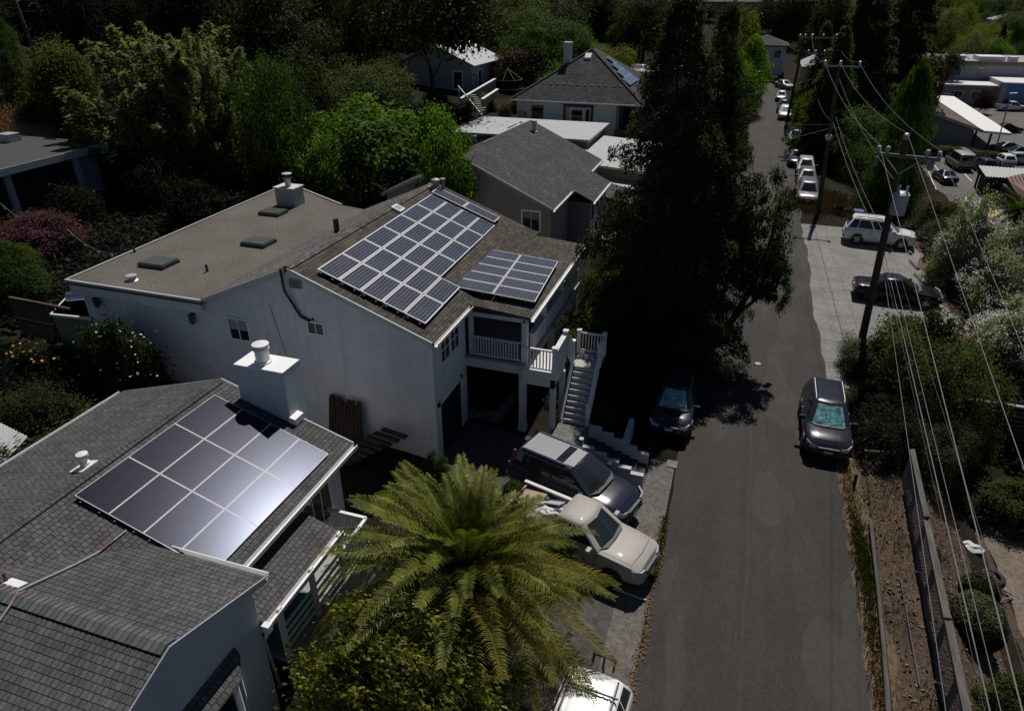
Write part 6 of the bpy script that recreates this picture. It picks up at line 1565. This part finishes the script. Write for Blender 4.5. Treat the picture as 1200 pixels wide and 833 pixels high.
# ---------------------------------------------------------------- cars
SILV=carpaint('paint_silver',(.13,.13,.14),.2,.35,.4);WHT=carpaint('paint_white',(.66,.66,.66),0,.3,.5);BLKC=carpaint('paint_black',(.006,.006,.008),0,.3,.2,.2)
GREY=carpaint('paint_dark_grey',(.020,.023,.036),0,.24,.2,.2);NAV=carpaint('paint_navy',(.020,.023,.042),0,.24,.2,.2);BEI=carpaint('paint_champagne',(.33,.305,.275),0,.5,.2,.3)
BLUEC=carpaint('paint_dusk_blue',(.05,.065,.10),.3,.3,.5);WHTD=carpaint('paint_white_dirty',(.30,.30,.30),0,.4,.3)
SILROOF=paint('silver_roof_panel',(.24,.245,.26),.45,.08)
c=car('dark navy estate with silver ribbed roof parked nose out beside the pickup',(-3.98,19.2,.24),-17,'wagon',NAV,roof=SILROOF,rails=True,ribs=9,panels=[(.66,.80,CGLASS),(.83,.985,SILROOF)])
pk=car('champagne pickup truck with rubbish in its bed parked nose out beside the palm',(-3.2,16.75,.2),-15,'pickup',BEI,name='pickup_truck',cat='pickup truck',scale=.95)
ws=car('white SUV with a rear bicycle rack parked under the palm fronds at the bottom edge',(-1.62,9.35,.06),-94,'suv',carpaint('paint_glossy_white',(.74,.74,.74),0,.25,.8),rails=BLK,ribs=7,scale=1.0)
m=MB()
for y in(-.28,0,.28): m.tube([(-2.38,y,1.15),(-2.62,y,1.35),(-2.62,y,.9)],.03,5)
m.tube([(-2.60,-.32,1.33),(-2.60,.32,1.33)],.03,5);m.tube([(-2.3,0,.6),(-2.62,0,.9)],.03,5);m.build('bicycle_rack',BLK,ws)
for x in(-1.25,-.35,.25):
    m=MB();m.tube([(x,-.66,1.78),(x,.66,1.78)],.03,6);m.build('roof_bar',BLK,ws)
car('dark grey SUV with teal sunshade and pale roof rails facing the camera on the street',(4.93,26.75,.02),-90.5,'suv',GREY,shade=True,rails=GALV,ribs=5,scale=.97)
car('dark blue car with teal sunshade parked in the conifer shade at the left kerb',(-1.2,26.1,.08),-90,'hatch',NAV,shade=True)
car('black sedan parked across the gravel parking bay',(10.0,43.2,.02),-3,'sedan',BLKC)
car('white SUV with roof rack parked across the gravel bay behind the utility pole',(10.35,54.2,.02),-5,'suv',WHT,rails=BLK,ribs=3,scale=1.04).scale=(1.03,1.03,1.13)
G='cars parked along the right side of the street'
for x,y,hd,k,p,sh,lab in((5.95,65.0,-91,'suv',SILV,False,'silver SUV at the front of the street row, beside the dry grass'),(6.15,70.6,-91,'hatch',SILV,False,'silver hatchback just behind the front silver SUV'),(6.25,75.6,-91,'hatch',WHTD,False,'pale hatchback third in the street row'),(5.6,80.2,-91,'sedan',GREY,False,'dark grey sedan ahead of a gap in the street row'),(5.75,92.3,-90,'hatch',BLUEC,False,'dusk blue hatchback standing alone in the middle of the street row'),(5.0,110.6,-91,'suv',WHT,True,'white SUV with teal sunshade in the far part of the street row'),(4.9,117.2,-91,'suv',BLKC,False,'black SUV behind the far white SUV'),(4.75,129.5,-92,'hatch',SILV,False,'bright silver hatchback near the end of the street row'),(5.6,146.5,-60,'sedan',WHTD,False,'white sedan at the end of the street row below the white house')):
    car(lab,(x,y,.02+(0)),hd,k,p,group=G,shade=sh,det=1)
car('black SUV with pale roof turning across the end of the street',(1.9,154.5,.25),10,'suv',BLKC,roof=WHT,det=1,scale=1.1)
LZ=-4.41
def gp(px,py,z=LZ): p=P(px,py,z);return (p.x,p.y,z)
G2='cars in the car park on the right'
ld=gp(1122,196);v=car('white work van with orange band and roof ladder in the car park bay',ld,96,'van',WHTD,group=G2,name='work_van',cat='van',det=1,scale=1.1)
m=MB();m.box(-2.475,-.8,.95,-2.455,.8,1.06);m.build('orange_band',paint('orange_reflective',(.55,.2,.06),.5),v)
for x,y,hd,k,p,lab in((*gp(1150,200)[:2],96,'suv',GREY,'dark SUV beside the white work van'),(*gp(1106,212)[:2],95,'sedan',BLUEC,'blue-grey car half hidden by the brown bush'),(*gp(1181,178)[:2],18,'sedan',SILV,'silver car first of the right edge group beyond the hedge'),(*gp(1194,184)[:2],18,'sedan',GREY,'dark car in the middle of the right edge group'),(*gp(1196,192)[:2],18,'hatch',WHTD,'pale car nearest the shelter at the right edge'),(*gp(1175,193)[:2],95,'hatch',WHT,'white hatchback between the hedge and the corrugated shelter'),(*gp(1179,155)[:2],15,'sedan',BLKC,'black car under the end of the white canopy'),(*gp(1127,112)[:2],60,'hatch',WHT,'white car peeping over the brown roof beside the canopy')):
    car(lab,(x,y,LZ),hd,k,p,group=G2,det=1)
car('white pickup truck in front of the blue mural wall',gp(1184,130),10,'pickup',WHT,group=G2,det=1,name='pickup_truck',cat='pickup truck')
car('white pickup truck on the side street near the cypress',gp(1178,74,-4.38),170,'pickup',WHT,group=G2,det=1,name='pickup_truck',cat='pickup truck')
# ladder on the van
p=Vector((ld[0],ld[1],LZ));l=thing('ladder','pale ladder on the roof of the white work van','ladder',p+Vector((.55,-.2,2.2)),rad(96));m=MB()
for y in(-.2,.2): m.obox((0,y,0),(2.0,0,.05),(0,.035,0),(0,0,.04))
m.build('side_rail',ALU,l);m=MB()
for i in range(9): m.obox((-1.8+i*.45,0,-.045+i*.0112),(.02,0,0),(0,.2,0),(0,0,.02))
m.build('rung',ALU,l)
# rubbish in the pickup bed
def bed(x,y,z): 
    a=rad(-15);return Vector((-3.2+.95*(x*math.cos(a)-y*math.sin(a)),16.75+.95*(x*math.sin(a)+y*math.cos(a)),.2+.95*z))
rj=random.Random(9)
def crumple(name,label,c,r,matl,seed,cat='rubbish',sq=(1,1,.6)):
    rnd=random.Random(seed);m=MB();n=10;k=6
    for j in range(k+1):
        ph=PI*j/k
        for i in range(n):
            a=2*PI*i/n;q=r*rnd.uniform(.72,1.15);m.v.append((q*math.sin(ph)*math.cos(a)*sq[0],q*math.sin(ph)*math.sin(a)*sq[1],q*math.cos(ph)*sq[2]))
    for j in range(k):
        for i in range(n): m.f.append((j*n+i,(j+1)*n+i,(j+1)*n+(i+1)%n,j*n+(i+1)%n))
    o=m.build(name,matl);o.location=c;tag(o,label,cat);return o
WS=paint('white_sack',(.55,.55,.54),.5,.2,nsc=5);CB=paint('cardboard_tan',(.36,.28,.19),.85,.2);GS=paint('grey_sheet',(.40,.42,.45),.5,.2)
crumple('rubbish_sack','crumpled white sack heaped against the cab in the pickup bed',bed(-1.05,.15,.86),.42,WS,1,sq=(1.2,1,.7))
crumple('rubbish_sack','smaller white sack behind the cab beside a grey sheet in the pickup bed',bed(-.95,-.45,.84),.33,GS,2)
crumple('rubbish_sack','pale blue plastic heap in the middle of the pickup bed',bed(-1.65,-.35,.84),.42,paint('pale_blue_plastic',(.45,.5,.55),.35,.2,nsc=5),3,sq=(1.2,1,.6))
def board(label,c,a,b,t,matl,name='board',cat='board'):
    m=MB();m.obox((0,0,0),a,b,Vector(a).cross(Vector(b)).normalized()*t);o=m.build(name,matl);o.location=c;tag(o,label,cat);return o
board('tan cardboard box flap lying at the tail of the pickup bed',bed(-2.2,.30,1.02),(.45,-.12,.05),(.1,.38,.03),.05,CB,'cardboard_box','box')
board('grey board tilted over the rubbish in the pickup bed',bed(-1.45,.5,1.05),(.45,-.1,.12),(.08,.25,-.1),.02,GS)
board('long white board lying along the side of the pickup bed',bed(-1.6,.80,1.22),(1.05,-.28,.0),(.02,.06,0),.03,paint('white_board',(.6,.6,.58),.6))
board('white panel propped at the tail of the pickup bed beside the palm',bed(-2.0,-.6,1.0),(.35,-.05,.1),(.05,.3,.15),.025,WS)
for i,(x,y,z,r_,m_,lab) in enumerate(((-.85,.55,1.0,.22,CB,'torn cardboard crumpled against the cab corner in the pickup bed'),(-1.3,-.1,1.1,.26,WS,'white rag on top of the heap in the pickup bed'),(-1.85,.15,1.0,.28,GS,'grey plastic bundle in the middle of the pickup bed'),(-2.15,-.15,.98,.25,WS,'white sack near the tail of the pickup bed'),(-1.15,-.7,1.0,.2,paint('red_brown_scrap',(.22,.08,.06),.8,.3),'reddish scrap by the side wall of the pickup bed'),(-1.7,.55,1.0,.2,BLKPL,'black bag beside the long white board in the pickup bed'))):
    crumple('rubbish',lab,bed(x,y,z),r_,m_,30+i,sq=(1.3,.9,.55))
# pole on the drive
a,b=P(718,689,.14),P(757,703,.09);m=MB();m.tube([a,b],.035,6);tag(m.build('pole',paint('grey_white_pole',(.42,.44,.48),.5)),'thin grey-white pole lying on the drive in front of the pickup','pole')
m=MB();m.box(-1.02,22.3,.05,-.62,22.75,.075);tag(m.build('meter_lid',CONC),'pale concrete meter lid in the pavement by the stepped stair walls','lid')
# lower stair between stepped white walls
st=thing('street_stair','dark stair between stepped white walls running down to the pavement','stairs',(-3,21.4,0))
PWc=paint('stepped_wall_white',(.42,.43,.45),.7,.12)
for y,zt,nm in((20.72,1.45,'near'),(22.12,1.42,'far')):
    m=MB();N=5;x0,x1=-4.1,-1.72
    for i in range(N):
        xa,xb=lerp(x0,x1,i/N),lerp(x0,x1,(i+1)/N);z=zt-i*.20;m.box(xa,y-.1,-.1,xb+.002*i,y+.1,z)
    m.build('stepped_wall',PWc,st)
m=MB();m.box(-2.8,22.23,-.1,-2.6,23.9,.95);m.build('stepped_wall',PWc,st)
m=MB();m.box(-4.2,20.64,-.1,-4.05,20.82,1.75);m.build('gate_pier',PWc,st)
m=MB();N=7
for i in range(N): m.box(lerp(-4.1,-1.75,i/N),20.83,-.1,lerp(-4.1,-1.75,(i+1)/N),22.01,.95-i*.125)
m.build('step',paint('step_dark',(.035,.034,.034),.8),st)
m=MB();m.box(-5.6,21.0,-.1,-4.1,22.95,.955);m.build('landing',CONC,st)
finish(st)
# wheel stops, bin, litter
for i,(px,py,lab) in enumerate(((1063,294,'concrete wheel stop in front of the white SUV'),(1071,311,'concrete wheel stop between the white SUV and the black sedan'),(1077,327,'half buried wheel stop above the nose of the black sedan'),(1095,364,'concrete wheel stop nearest the roadside hedge'))):
    p=P(px,py,.02);m=MB();m.prism([(-.12,-.8,0),(.12,-.8,0),(.07,-.8,.14),(-.07,-.8,.14)],(0,1.6,0));o=m.build('wheel_stop',CONC);o.location=p;o.rotation_euler=(0,0,rad(8));tag(o,lab,'wheel stop','wheel stops at the parking edge')
p=P(1003,262,0);b=thing('recycling_bin','blue wheeled bin in the shade behind the white parked SUV','bin',p);m=MB();m.prism([(-.27,-.3,.08),(.27,-.3,.08),(.33,-.36,1.0),(-.33,-.36,1.0)],(0,.68,0));m.build('body',paint('bin_blue',(.02,.03,.16),.5),b);m=MB();m.obox((0,0,1.04),(.36,0,0),(0,.40,0),(0,0,.035));m.build('lid',paint('bin_blue',None),b)
for sx in(-.3,.3):
    m=MB();m.tube([(sx-.03,.3,.1),(sx+.03,.3,.1)],.1,10);m.build('wheel',TYRE,b)
crumple('litter_bag','white crumpled bag lying in the dirt below the fence',(10.3,23.9,-2.15),.42,WS,5,'litter',(1.3,.8,.35))
crumple('stone','small pale stone on the street tarmac left of the SUV',P(888,426,.05),.12,paint('pale_stone',(.5,.5,.48)),6,'stone',(1.4,1,.4))
m=MB();ring=[(.33*math.cos(2*PI*i/18),.33*math.sin(2*PI*i/18),0) for i in range(19)];m.tube(ring,.09,8,False);o=m.build('tyre',TYRE);o.location=(10.9,22.6,-2.3);tag(o,'old dark tyre lying by the edge of the yard slab','tyre')
m=MB();m.tube([Vector((10.6,22.9,-2.3))+Vector((.3*math.sin(i*.9)+i*.05,-.12*i,.02)) for i in range(14)],.03,5);tag(m.build('hose',paint('grey_hose',(.2,.2,.2))),'tangled grey hose in the dirt beside the yard slab','hose')
m=MB();m.tube([P(1173,712,-2.3),P(1180,735,-2.3)],.06,6);tag(m.build('pipe',WHITE),'short white pipe at the lower edge of the yard slab','pipe')
# garden clutter on the left
kp=paint('old_dark_wood',(.045,.034,.027),.9,.3)
pf=thing('picket_fence','weathered dark picket fence beside the green cone-shaped shrub at the left','fence',P(22,378,3.4))
a=Vector((0,0,0));b=P(92,392,3.2)-P(22,378,3.4);m=MB();n=22
for i in range(n): m.obox(b*i/n+Z*.3,b.normalized()*.045,b.cross(Z).normalized()*.015,Z*.9)
m.build('picket',kp,pf);m=MB();m.obox(b/2+Z*1.22,b/2,b.cross(Z).normalized()*.06,Z*.04);m.obox(b/2+Z*.2,b/2,b.cross(Z).normalized()*.03,Z*.05);m.build('rail',woodmat('rail_brown',(.09,.06,.05),0),pf)
cb=thing('garden_cabinet','low cabinet with a flat white top against the left end of the white house','cabinet',P(84,372,4.0))
q=[P(58,368,4.3),P(107,373,4.3),P(104,352,4.3),P(80,345,4.3)]
m=MB();m.prism(q,(0,0,-.10));m.build('top',paint('cabinet_white_top',(.68,.68,.66),.5,.08),cb);m=MB();m.prism([p.lerp(q[2],.06) for p in q],(0,0,-1.7));m.build('body',paint('cabinet_olive',(.16,.16,.12),.7),cb);finish(cb)
gl=thing('barbecue','shiny metal barbecue lid on the flat white cabinet top','barbecue',P(93,352,4.32));m=MB()
for i in range(9):
    a=PI*i/8
    for x in(-.42,.42): m.v.append((x,.3*math.cos(a),.12+.32*math.sin(a)))
for i in range(8): m.f.append((2*i,2*i+1,2*i+3,2*i+2))
m.f.append(tuple(2*i for i in range(9)));m.f.append(tuple(2*i+1 for i in range(8,-1,-1)));m.build('lid',paint('polished_steel',(.7,.7,.72),.22,.02,metal=1),gl,40);m=MB();m.box(-.45,-.3,0,.45,.3,.12);m.build('firebox',BLK,gl);m=MB();m.tube([(-.3,-.33,.25),(.3,-.33,.25)],.025,6);m.build('handle',CHROME,gl);gl.rotation_euler=(0,0,.6)
lr=thing('lean_to','corner of a lean-to with pale corrugated roof at the left edge','lean-to',P(0,515,3.4));m=MB();q=[P(-40,530,3.3),P(0,545,3.2),P(32,511,3.5),P(-10,490,3.7)]
for i in range(25):
    t=i/24;dz=.025 if i%2 else -.025;m.v+=[tuple(q[1].lerp(q[0],t)+Z*dz),tuple(q[2].lerp(q[3],t)+Z*dz)]
for i in range(24): m.f.append((2*i,2*i+1,2*i+3,2*i+2))
m.build('corrugated_roof',paint('corrugated_grey_white',(.42,.42,.43),.5,.12),lr);m=MB();m.tube([q[2]-Z*.1,q[2]-Z*2],.06,6);m.build('post',kp,lr);finish(lr)
# timber stack and sleepers by the gable wall
for i in range(9):
    rj=random.Random(i);x=-13.7+i*.17;m=MB();m.obox((x,18.95-.02*i,1.75),(.07,0,0),(0,.05,.05),(rj.uniform(-.05,.05),.16,rj.uniform(.75,1.0)));tag(m.build('plank',woodmat('plank_dark_brown',(.055,.04,.032),2)),'dark plank leaning on the gable wall of the white house','plank','dark planks leaning on the gable wall')
st=thing('timber_steps','dark slatted timber steps climbing beside the leaning planks','steps',(-11.5,18.3,.6));m=MB()
for i in range(8): m.obox((-12.6+i*.26,17.7+.13*i,.95+.14*i),(.55,-.1,0),(.02,.11,0),(0,0,.035))
m.build('tread',woodmat('sleeper_grey_brown',(.075,.06,.05),0),st);m=MB();m.obox((-11.9,17.95,1.1),(.95,.42,.48),(-.02,.05,0),(0,0,.05));m.build('stringer',kp,st);finish(st)
# ---------------------------------------------------------------- utility poles and lines
PW_=woodmat('pole_wood',(.085,.068,.055),2);ARM=woodmat('crossarm_wood',(.20,.19,.175),0);INS=paint('insulator_grey',(.45,.46,.48),.3)
def insul(par,p,h=.32,r=.1):
    m=MB();m.lathe([(r*.4,0),(r*.4,h*.3),(r,h*.35),(r*.6,h*.5),(r,h*.6),(r*.55,h*.75),(r*.9,h*.85),(r*.3,h)],p,10);return m.build('insulator',INS,par,40)
u1=thing('utility_pole','near leaning utility pole with crossarm and grey transformer beside the black sedan','utility pole',(7.1,34.4,0))
m=MB();m.tube([(7.1,34.4,-.3),(6.64,34.4,10.75)],[.19,.13],10);m.build('pole',PW_,u1,40)
m=MB();m.obox((6.87,34.22,10.06),(1.27,0,-.05),(0,.06,0),(0,0,.075));m.build('crossarm',ARM,u1)
for s in(-1,1):
    m=MB();m.tube([(6.66,34.2,9.3),(6.75+s*.75,34.2,10.0)],.025,5);m.build('brace',GALV,u1)
for x,z in((5.66,10.16),(6.02,10.15),(7.6,10.1),(8.06,10.07)): insul(u1,(x,34.22,z))
insul(u1,(6.64,34.4,10.72),.3,.12)
m=MB();m.lathe([(.05,.0),(.29,.02),(.32,.06),(.32,.86),(.34,.88),(.34,.94),(.22,1.05),(.03,1.08)],(6.98,33.98,7.55),18);tf=m.build('transformer',paint('transformer_grey',(.42,.45,.49),.4,.1),u1,40)
for x in(6.82,7.14): insul(tf,(x,33.95,8.58),.3,.06)
m=MB();m.box(6.7,34.0,7.8,7.0,34.4,7.9);m.box(6.7,34.0,8.3,7.0,34.4,8.4);m.build('bracket',GALV,tf)
m=MB();m.box(7.75,34.15,9.55,7.95,34.3,9.95);m.build('cutout_fuse',paint('fuse_grey',(.2,.2,.21)),u1)
m=MB();m.box(5.6,34.15,9.6,5.72,34.3,9.98);m.build('cutout_fuse',paint('fuse_grey',None),u1)
finish(u1)
def far_pole(label,x,y,h,arms,lean=.0):
    u=thing('utility_pole',label,'utility pole',(x,y,0));m=MB();m.tube([(0,0,-.5),(lean,0,h)],[.19,.13],8);m.build('pole',PW_,u,40)
    for z,x0,x1 in arms:
        m=MB();m.box(x0,-.22,z-.07,x1,-.10,z+.07);m.build('crossarm',ARM,u)
        for t in(.04,.45,.96): insul(u,(lerp(x0,x1,t),-.16,z+.07),.38,.12)
    return u
far_pole('second utility pole with one wide crossarm above the dark trees',6.75,61.2,11.45,[(11.3,-1.9,.75)],-.75)
far_pole('third utility pole with two crossarms in front of the pale far house',7.2,94,11.6,[(12.6-1.1,-1.6,1.2),(9.8,-1.7,.2)],-.55)
far_pole('fourth utility pole standing close behind the third one',4.9,101,11.3,[(11.1,-.3,1.2)],.3)
WIRE=paint('aluminium_wire',(.20,.20,.21),.6);WD_=paint('dark_cable',(.09,.09,.095),.5)
GW_='overhead lines along the street'
def lineto(label,a,px,py,dz,r,matl,ext=1.5,sag=.0):
    a=Vector(a);e=P(px,py,a.z+dz);d=e-a;return wire('power_line',label,a,a+d*ext,sag,r,matl,'power line',GW_)
A1=PY(1031,296,34.4)
lineto('bright power line from the left insulator of the near pole to the bottom right',(5.66,34.2,10.45),1198,833,-.5,0.0079,WIRE)
lineto('power line from the top of the near pole over the hedge to the right edge',(6.64,34.4,11.0),1200,549,-.2,0.0059,WIRE,1.3)
lineto('power line from the right insulator of the near pole to the right edge',(8.06,34.2,10.35),1200,411,-.1,0.0059,WIRE,1.3)
lineto('thin cable from the near pole, leftmost of those reaching the chain-link fence',(6.85,34.2,A1.z),1102,788,-.9,0.0070,WIRE)
lineto('thick cable bundle from the near pole running down past the fence rail',(6.87,34.2,A1.z+.25),1160,833,-.6,0.0119,WIRE)
lineto('thin cable just left of the thick bundle beside the fence rail',(6.80,34.2,A1.z+.15),1154,833,-.6,0.0050,WD_)
lineto('cable between the thick bundle and the bright power line',(6.86,34.2,A1.z+.7),1173,833,-.6,0.0070,WIRE)
lineto('thin dark line right of the bright power line near the fence',(6.8,34.2,A1.z+1.1),1215,833,-.5,0.0054,WD_)
for a,b,lab in(((4.9,61,11.7),(5.66,34.2,10.5),'left span of wire between the second and the near pole'),((5.95,61,11.7),(6.64,34.4,11.0),'middle span of wire between the second and the near pole'),((7.3,61,11.7),(8.06,34.2,10.4),'right span of wire between the second and the near pole')): wire('power_line',lab,a,b,.55,0.0070,WIRE,'power line',GW_)
a=Vector((6.4,61,7.3));wire('power_line','lower telephone cable from the second pole to the near pole',a,(6.88,34.2,A1.z+.3),.35,0.0099,WIRE,'power line',GW_)
wire('power_line','second telephone cable just right of the lower one',Vector((6.5,61,7.7)),(6.9,34.2,A1.z+.75),.35,0.0079,WIRE,'power line',GW_)
wire('power_line','dark sagging cable from the second pole towards the transformer',Vector((6.1,61,10.6)),(6.7,34.3,8.9),.4,0.0065,WIRE,'power line',GW_)
for a,b,lab in(((5.6,94,11.8),(4.9,61,11.7),'left span of wire between the third and the second pole'),((8.3,94,11.8),(7.3,61,11.7),'right span of wire between the third and the second pole'),((6.8,94,7),(6.4,61,7.3),'telephone cable between the third and the second pole')): wire('power_line',lab,a,b,.8,0.0079,WIRE,'power line',GW_)
for a,b,lab in(((6.55,61.2,6.9),(-9,57,4.6),'service wire crossing the street from the second pole towards the taupe house'),((6.9,94,7.2),(-8,92,4.5),'service wire crossing the street from the third pole towards the left'),((6.9,34.4,6.4),(-9.2,45.4,3.4),'service wire from the near pole across the street to the taupe house bay'),((6.5,61.2,7.1),(-11.5,83,5.0),'service wire from the second pole to the hip-roofed house')): wire('power_line',lab,a,b,.7,0.0070,WIRE,'power line',GW_)
p=P(1033,330,0)
sph=PY(971,161,61);m=MB();m.lathe([(.02,-.28),(.2,-.2),(.28,0),(.2,.2),(.02,.28)],sph,12);o=m.build('cable_enclosure',paint('enclosure_pale',(.5,.5,.5),.4),None,60);tag(o,'round pale cable housing hanging at the second utility pole','cable box')
# car park lamp posts
for px,py,top,lab in((1165,182,110,'tall thin grey lamp post at the end of the car park hedge'),(1141,118,80,'grey lamp post in front of the taupe commercial building')):
    b=P(px,py,-4.45);tz=PY(px+20 if top==110 else px+7,top,b.y);l=thing('lamp_post',lab,'lamp post',b);m=MB();m.tube([(0,0,0),Vector((tz.x,tz.y,tz.z))-b],[.11,.07],8);m.build('pole',paint('lamp_post_grey',(.22,.21,.20)),l)
    q=Vector((tz.x,tz.y,tz.z))-b;m=MB();m.obox(q+Vector((.2,-.2,.05)),(.45,0,.05),(0,.18,0),(0,0,.09));m.build('lamp_head',GALV,l)
# ---------------------------------------------------------------- chain-link fence with board rail, bottom right
fx=lambda y:7.62-(24.4-y)*.053
OLDW=woodmat('weathered_board',(.115,.106,.096),1)
cf=thing('chain_link_fence','chain-link fence with heavy weathered timber top rail running to the bottom right','fence',(7.5,20,0))
m=MB();zb,zt=-.35,1.35
yy0,yy1=8.0,24.4;sp=.15
u0,u1=0,yy1-yy0;hh=zt-zb
def fp(u,v): y=yy0+u;return Vector((fx(y),y,zb+v))
i=-int(hh/sp)-1
while i*sp<u1:
    for s in(0,1):
        ua=i*sp;ub=ua+hh
        va,vb=(0,hh) if s==0 else (hh,0)
        t0=max(0,(0-ua)/hh);t1=min(1,(u1-ua)/hh)
        if t1>t0+.01:
            A=fp(lerp(ua,ub,t0),lerp(va,vb,t0));B=fp(lerp(ua,ub,t1),lerp(va,vb,t1));off=Vector((.003*(1 if s else -1),0,0));m.tube([A+off,B+off],.0095,3,False)
    i+=1
m.build('chain_link',paint('chain_link_wire',(.16,.16,.16),.5,.1,metal=.5),cf)
for k,(a,b,dz,r) in enumerate(((20.4,24.35,0,.08),(16.1,20.25,-.04,.088),(12.2,15.98,-.02,.09),(8,12.05,-.05,.09))):
    m=MB();d=Vector((fx(b),b,zt+.05+dz))-Vector((fx(a),a,zt+.05+dz));m.obox((Vector((fx(a),a,zt+.05+dz))+Vector((fx(b),b,zt+.05+dz)))/2,d/2,Vector((r,0,.02)),(0,0,.05));m.build('top_rail',OLDW,cf)
for y in(8.4,10.4,12.3,14.3,16.2,18.3,20.4,22.4,24.3):
    m=MB();m.box(fx(y)+.02,y-.06,zb-.4,fx(y)+.14,y+.06,zt);m.build('post',woodmat('fence_post_brown',(.07,.05,.04),2),cf)
m=MB();a,b=Vector((fx(8)-.04,8,zb+.02)),Vector((fx(24.3)-.04,24.3,zb+.02));m.obox((a+b)/2,(b-a)/2,(.04,0,0),(0,0,.07));m.build('bottom_rail',OLDW,cf)
finish(cf)
m=MB();m.tube([(6.15,21.3,.16),(6.0,18,.15),(5.85,15.5,.13),(5.6,12.5,.12),(5.4,8.5,.12)],.075,8);tag(m.build('log_rail',OLDW,None,60),'long weathered log edging lying along the dirt verge','log')
m=MB();m.tube([(6.75,18.8,.05),(6.62,14.8,.05)],.02,5);tag(m.build('thin_pipe',WD_),'thin grey pipe half buried in the dirt bank','pipe')
bf=thing('broken_fence','broken timber frame with torn wire mesh beside the dark SUV','fence',(6.2,26,0));m=MB();m.obox((6.35,26.1,.75),(.05,.45,.35),(.05,0,0),(0,-.03,.04));m.build('timber_rail',OLDW,bf);m=MB();m.obox((6.75,24.9,.72),(.55,.1,.0),(0,.05,0),(0,0,.05));m.build('timber_rail',OLDW,bf)
for x,y in((6.3,26.6),(6.3,25.5),(7.2,25.0)):
    m=MB();m.box(x-.05,y-.05,-.1,x+.05,y+.05,.85);m.build('post',kp,bf)
m=MB()
for i in range(12): 
    for s in(-1,1): m.tube([(6.35+i*.07,25.4-.04*i,0.02 if s>0 else .7),(6.35+(i+3)*.07,25.4-.04*(i+3),.7 if s>0 else .02)],.005,3,False)
m.build('wire_mesh',paint('chain_link_wire',None),bf);finish(bf)
m=MB();m.tube([(5.85,23.4,-.1),(5.83,23.4,.55)],[.07,.06],8);tag(m.build('stub_post',kp),'short dark stump post at the verge in front of the dark SUV','post')
wf=thing('board_fence','dark horizontal board fence with pale top cap behind the drooping bush at the right','fence',(13,32,-2));m=MB()
for i in range(9): m.box(10.6,32.0,-2.3+i*.235,19,32.05,-2.09+i*.235)
m.build('board',woodmat('board_dark',(.03,.028,.026),0),wf);m=MB();m.box(10.6,31.93,-.18,19,32.12,-.10);m.build('top_cap',paint('cap_grey',(.28,.28,.27)),wf)
for x in(10.7,13.4,16.1,18.8):
    m=MB();m.box(x-.07,32.052,-2.6,x+.07,32.2,-.1);m.build('post',kp,wf)
finish(wf)
# ---------------------------------------------------------------- light, sky, camera
AZ,EL=rad(2.5),rad(56.8)   # azimuth from +Y towards +X
w=bpy.data.worlds.new('World');S.world=w;w.use_nodes=True
sky=w.node_tree.nodes.new('ShaderNodeTexSky');sky.sky_type='NISHITA';sky.sun_disc=False
sky.sun_elevation=EL;sky.sun_rotation=AZ;sky.altitude=900;sky.air_density=.7;sky.dust_density=.2;sky.ozone_density=1
bg=w.node_tree.nodes['Background'];bg.inputs[1].default_value=.05
w.node_tree.links.new(sky.outputs[0],bg.inputs[0])
L=bpy.data.lights.new('sun','SUN');L.energy=5.0;L.angle=rad(.53);L.color=(1,.955,.89)
lo=bpy.data.objects.new('sun',L);C.objects.link(lo)
d=Vector((-math.sin(AZ)*math.cos(EL),-math.cos(AZ)*math.cos(EL),-math.sin(EL)))
lo.rotation_euler=d.to_track_quat('-Z','Y').to_euler();lo.location=(0,60,80)
cam=bpy.data.cameras.new('camera');co=bpy.data.objects.new('camera',cam);C.objects.link(co)
cam.sensor_fit='HORIZONTAL';cam.sensor_width=36;cam.lens=24.0;cam.clip_start=.3;cam.clip_end=6000
co.location=(0,0,H);co.rotation_euler=(PI/2-PITCH,0,YAW)
S.camera=co
S.view_settings.view_transform='Standard';S.view_settings.look='None';S.view_settings.exposure=-.32;S.view_settings.gamma=1
S.view_settings.use_curve_mapping=False
S.render.engine='CYCLES';S.cycles.max_bounces=6;S.cycles.transparent_max_bounces=8;S.cycles.use_denoising=True
S.cycles.diffuse_bounces=3;S.cycles.glossy_bounces=3;S.cycles.caustics_reflective=False;S.cycles.caustics_refractive=False
S.cycles.sample_clamp_indirect=5
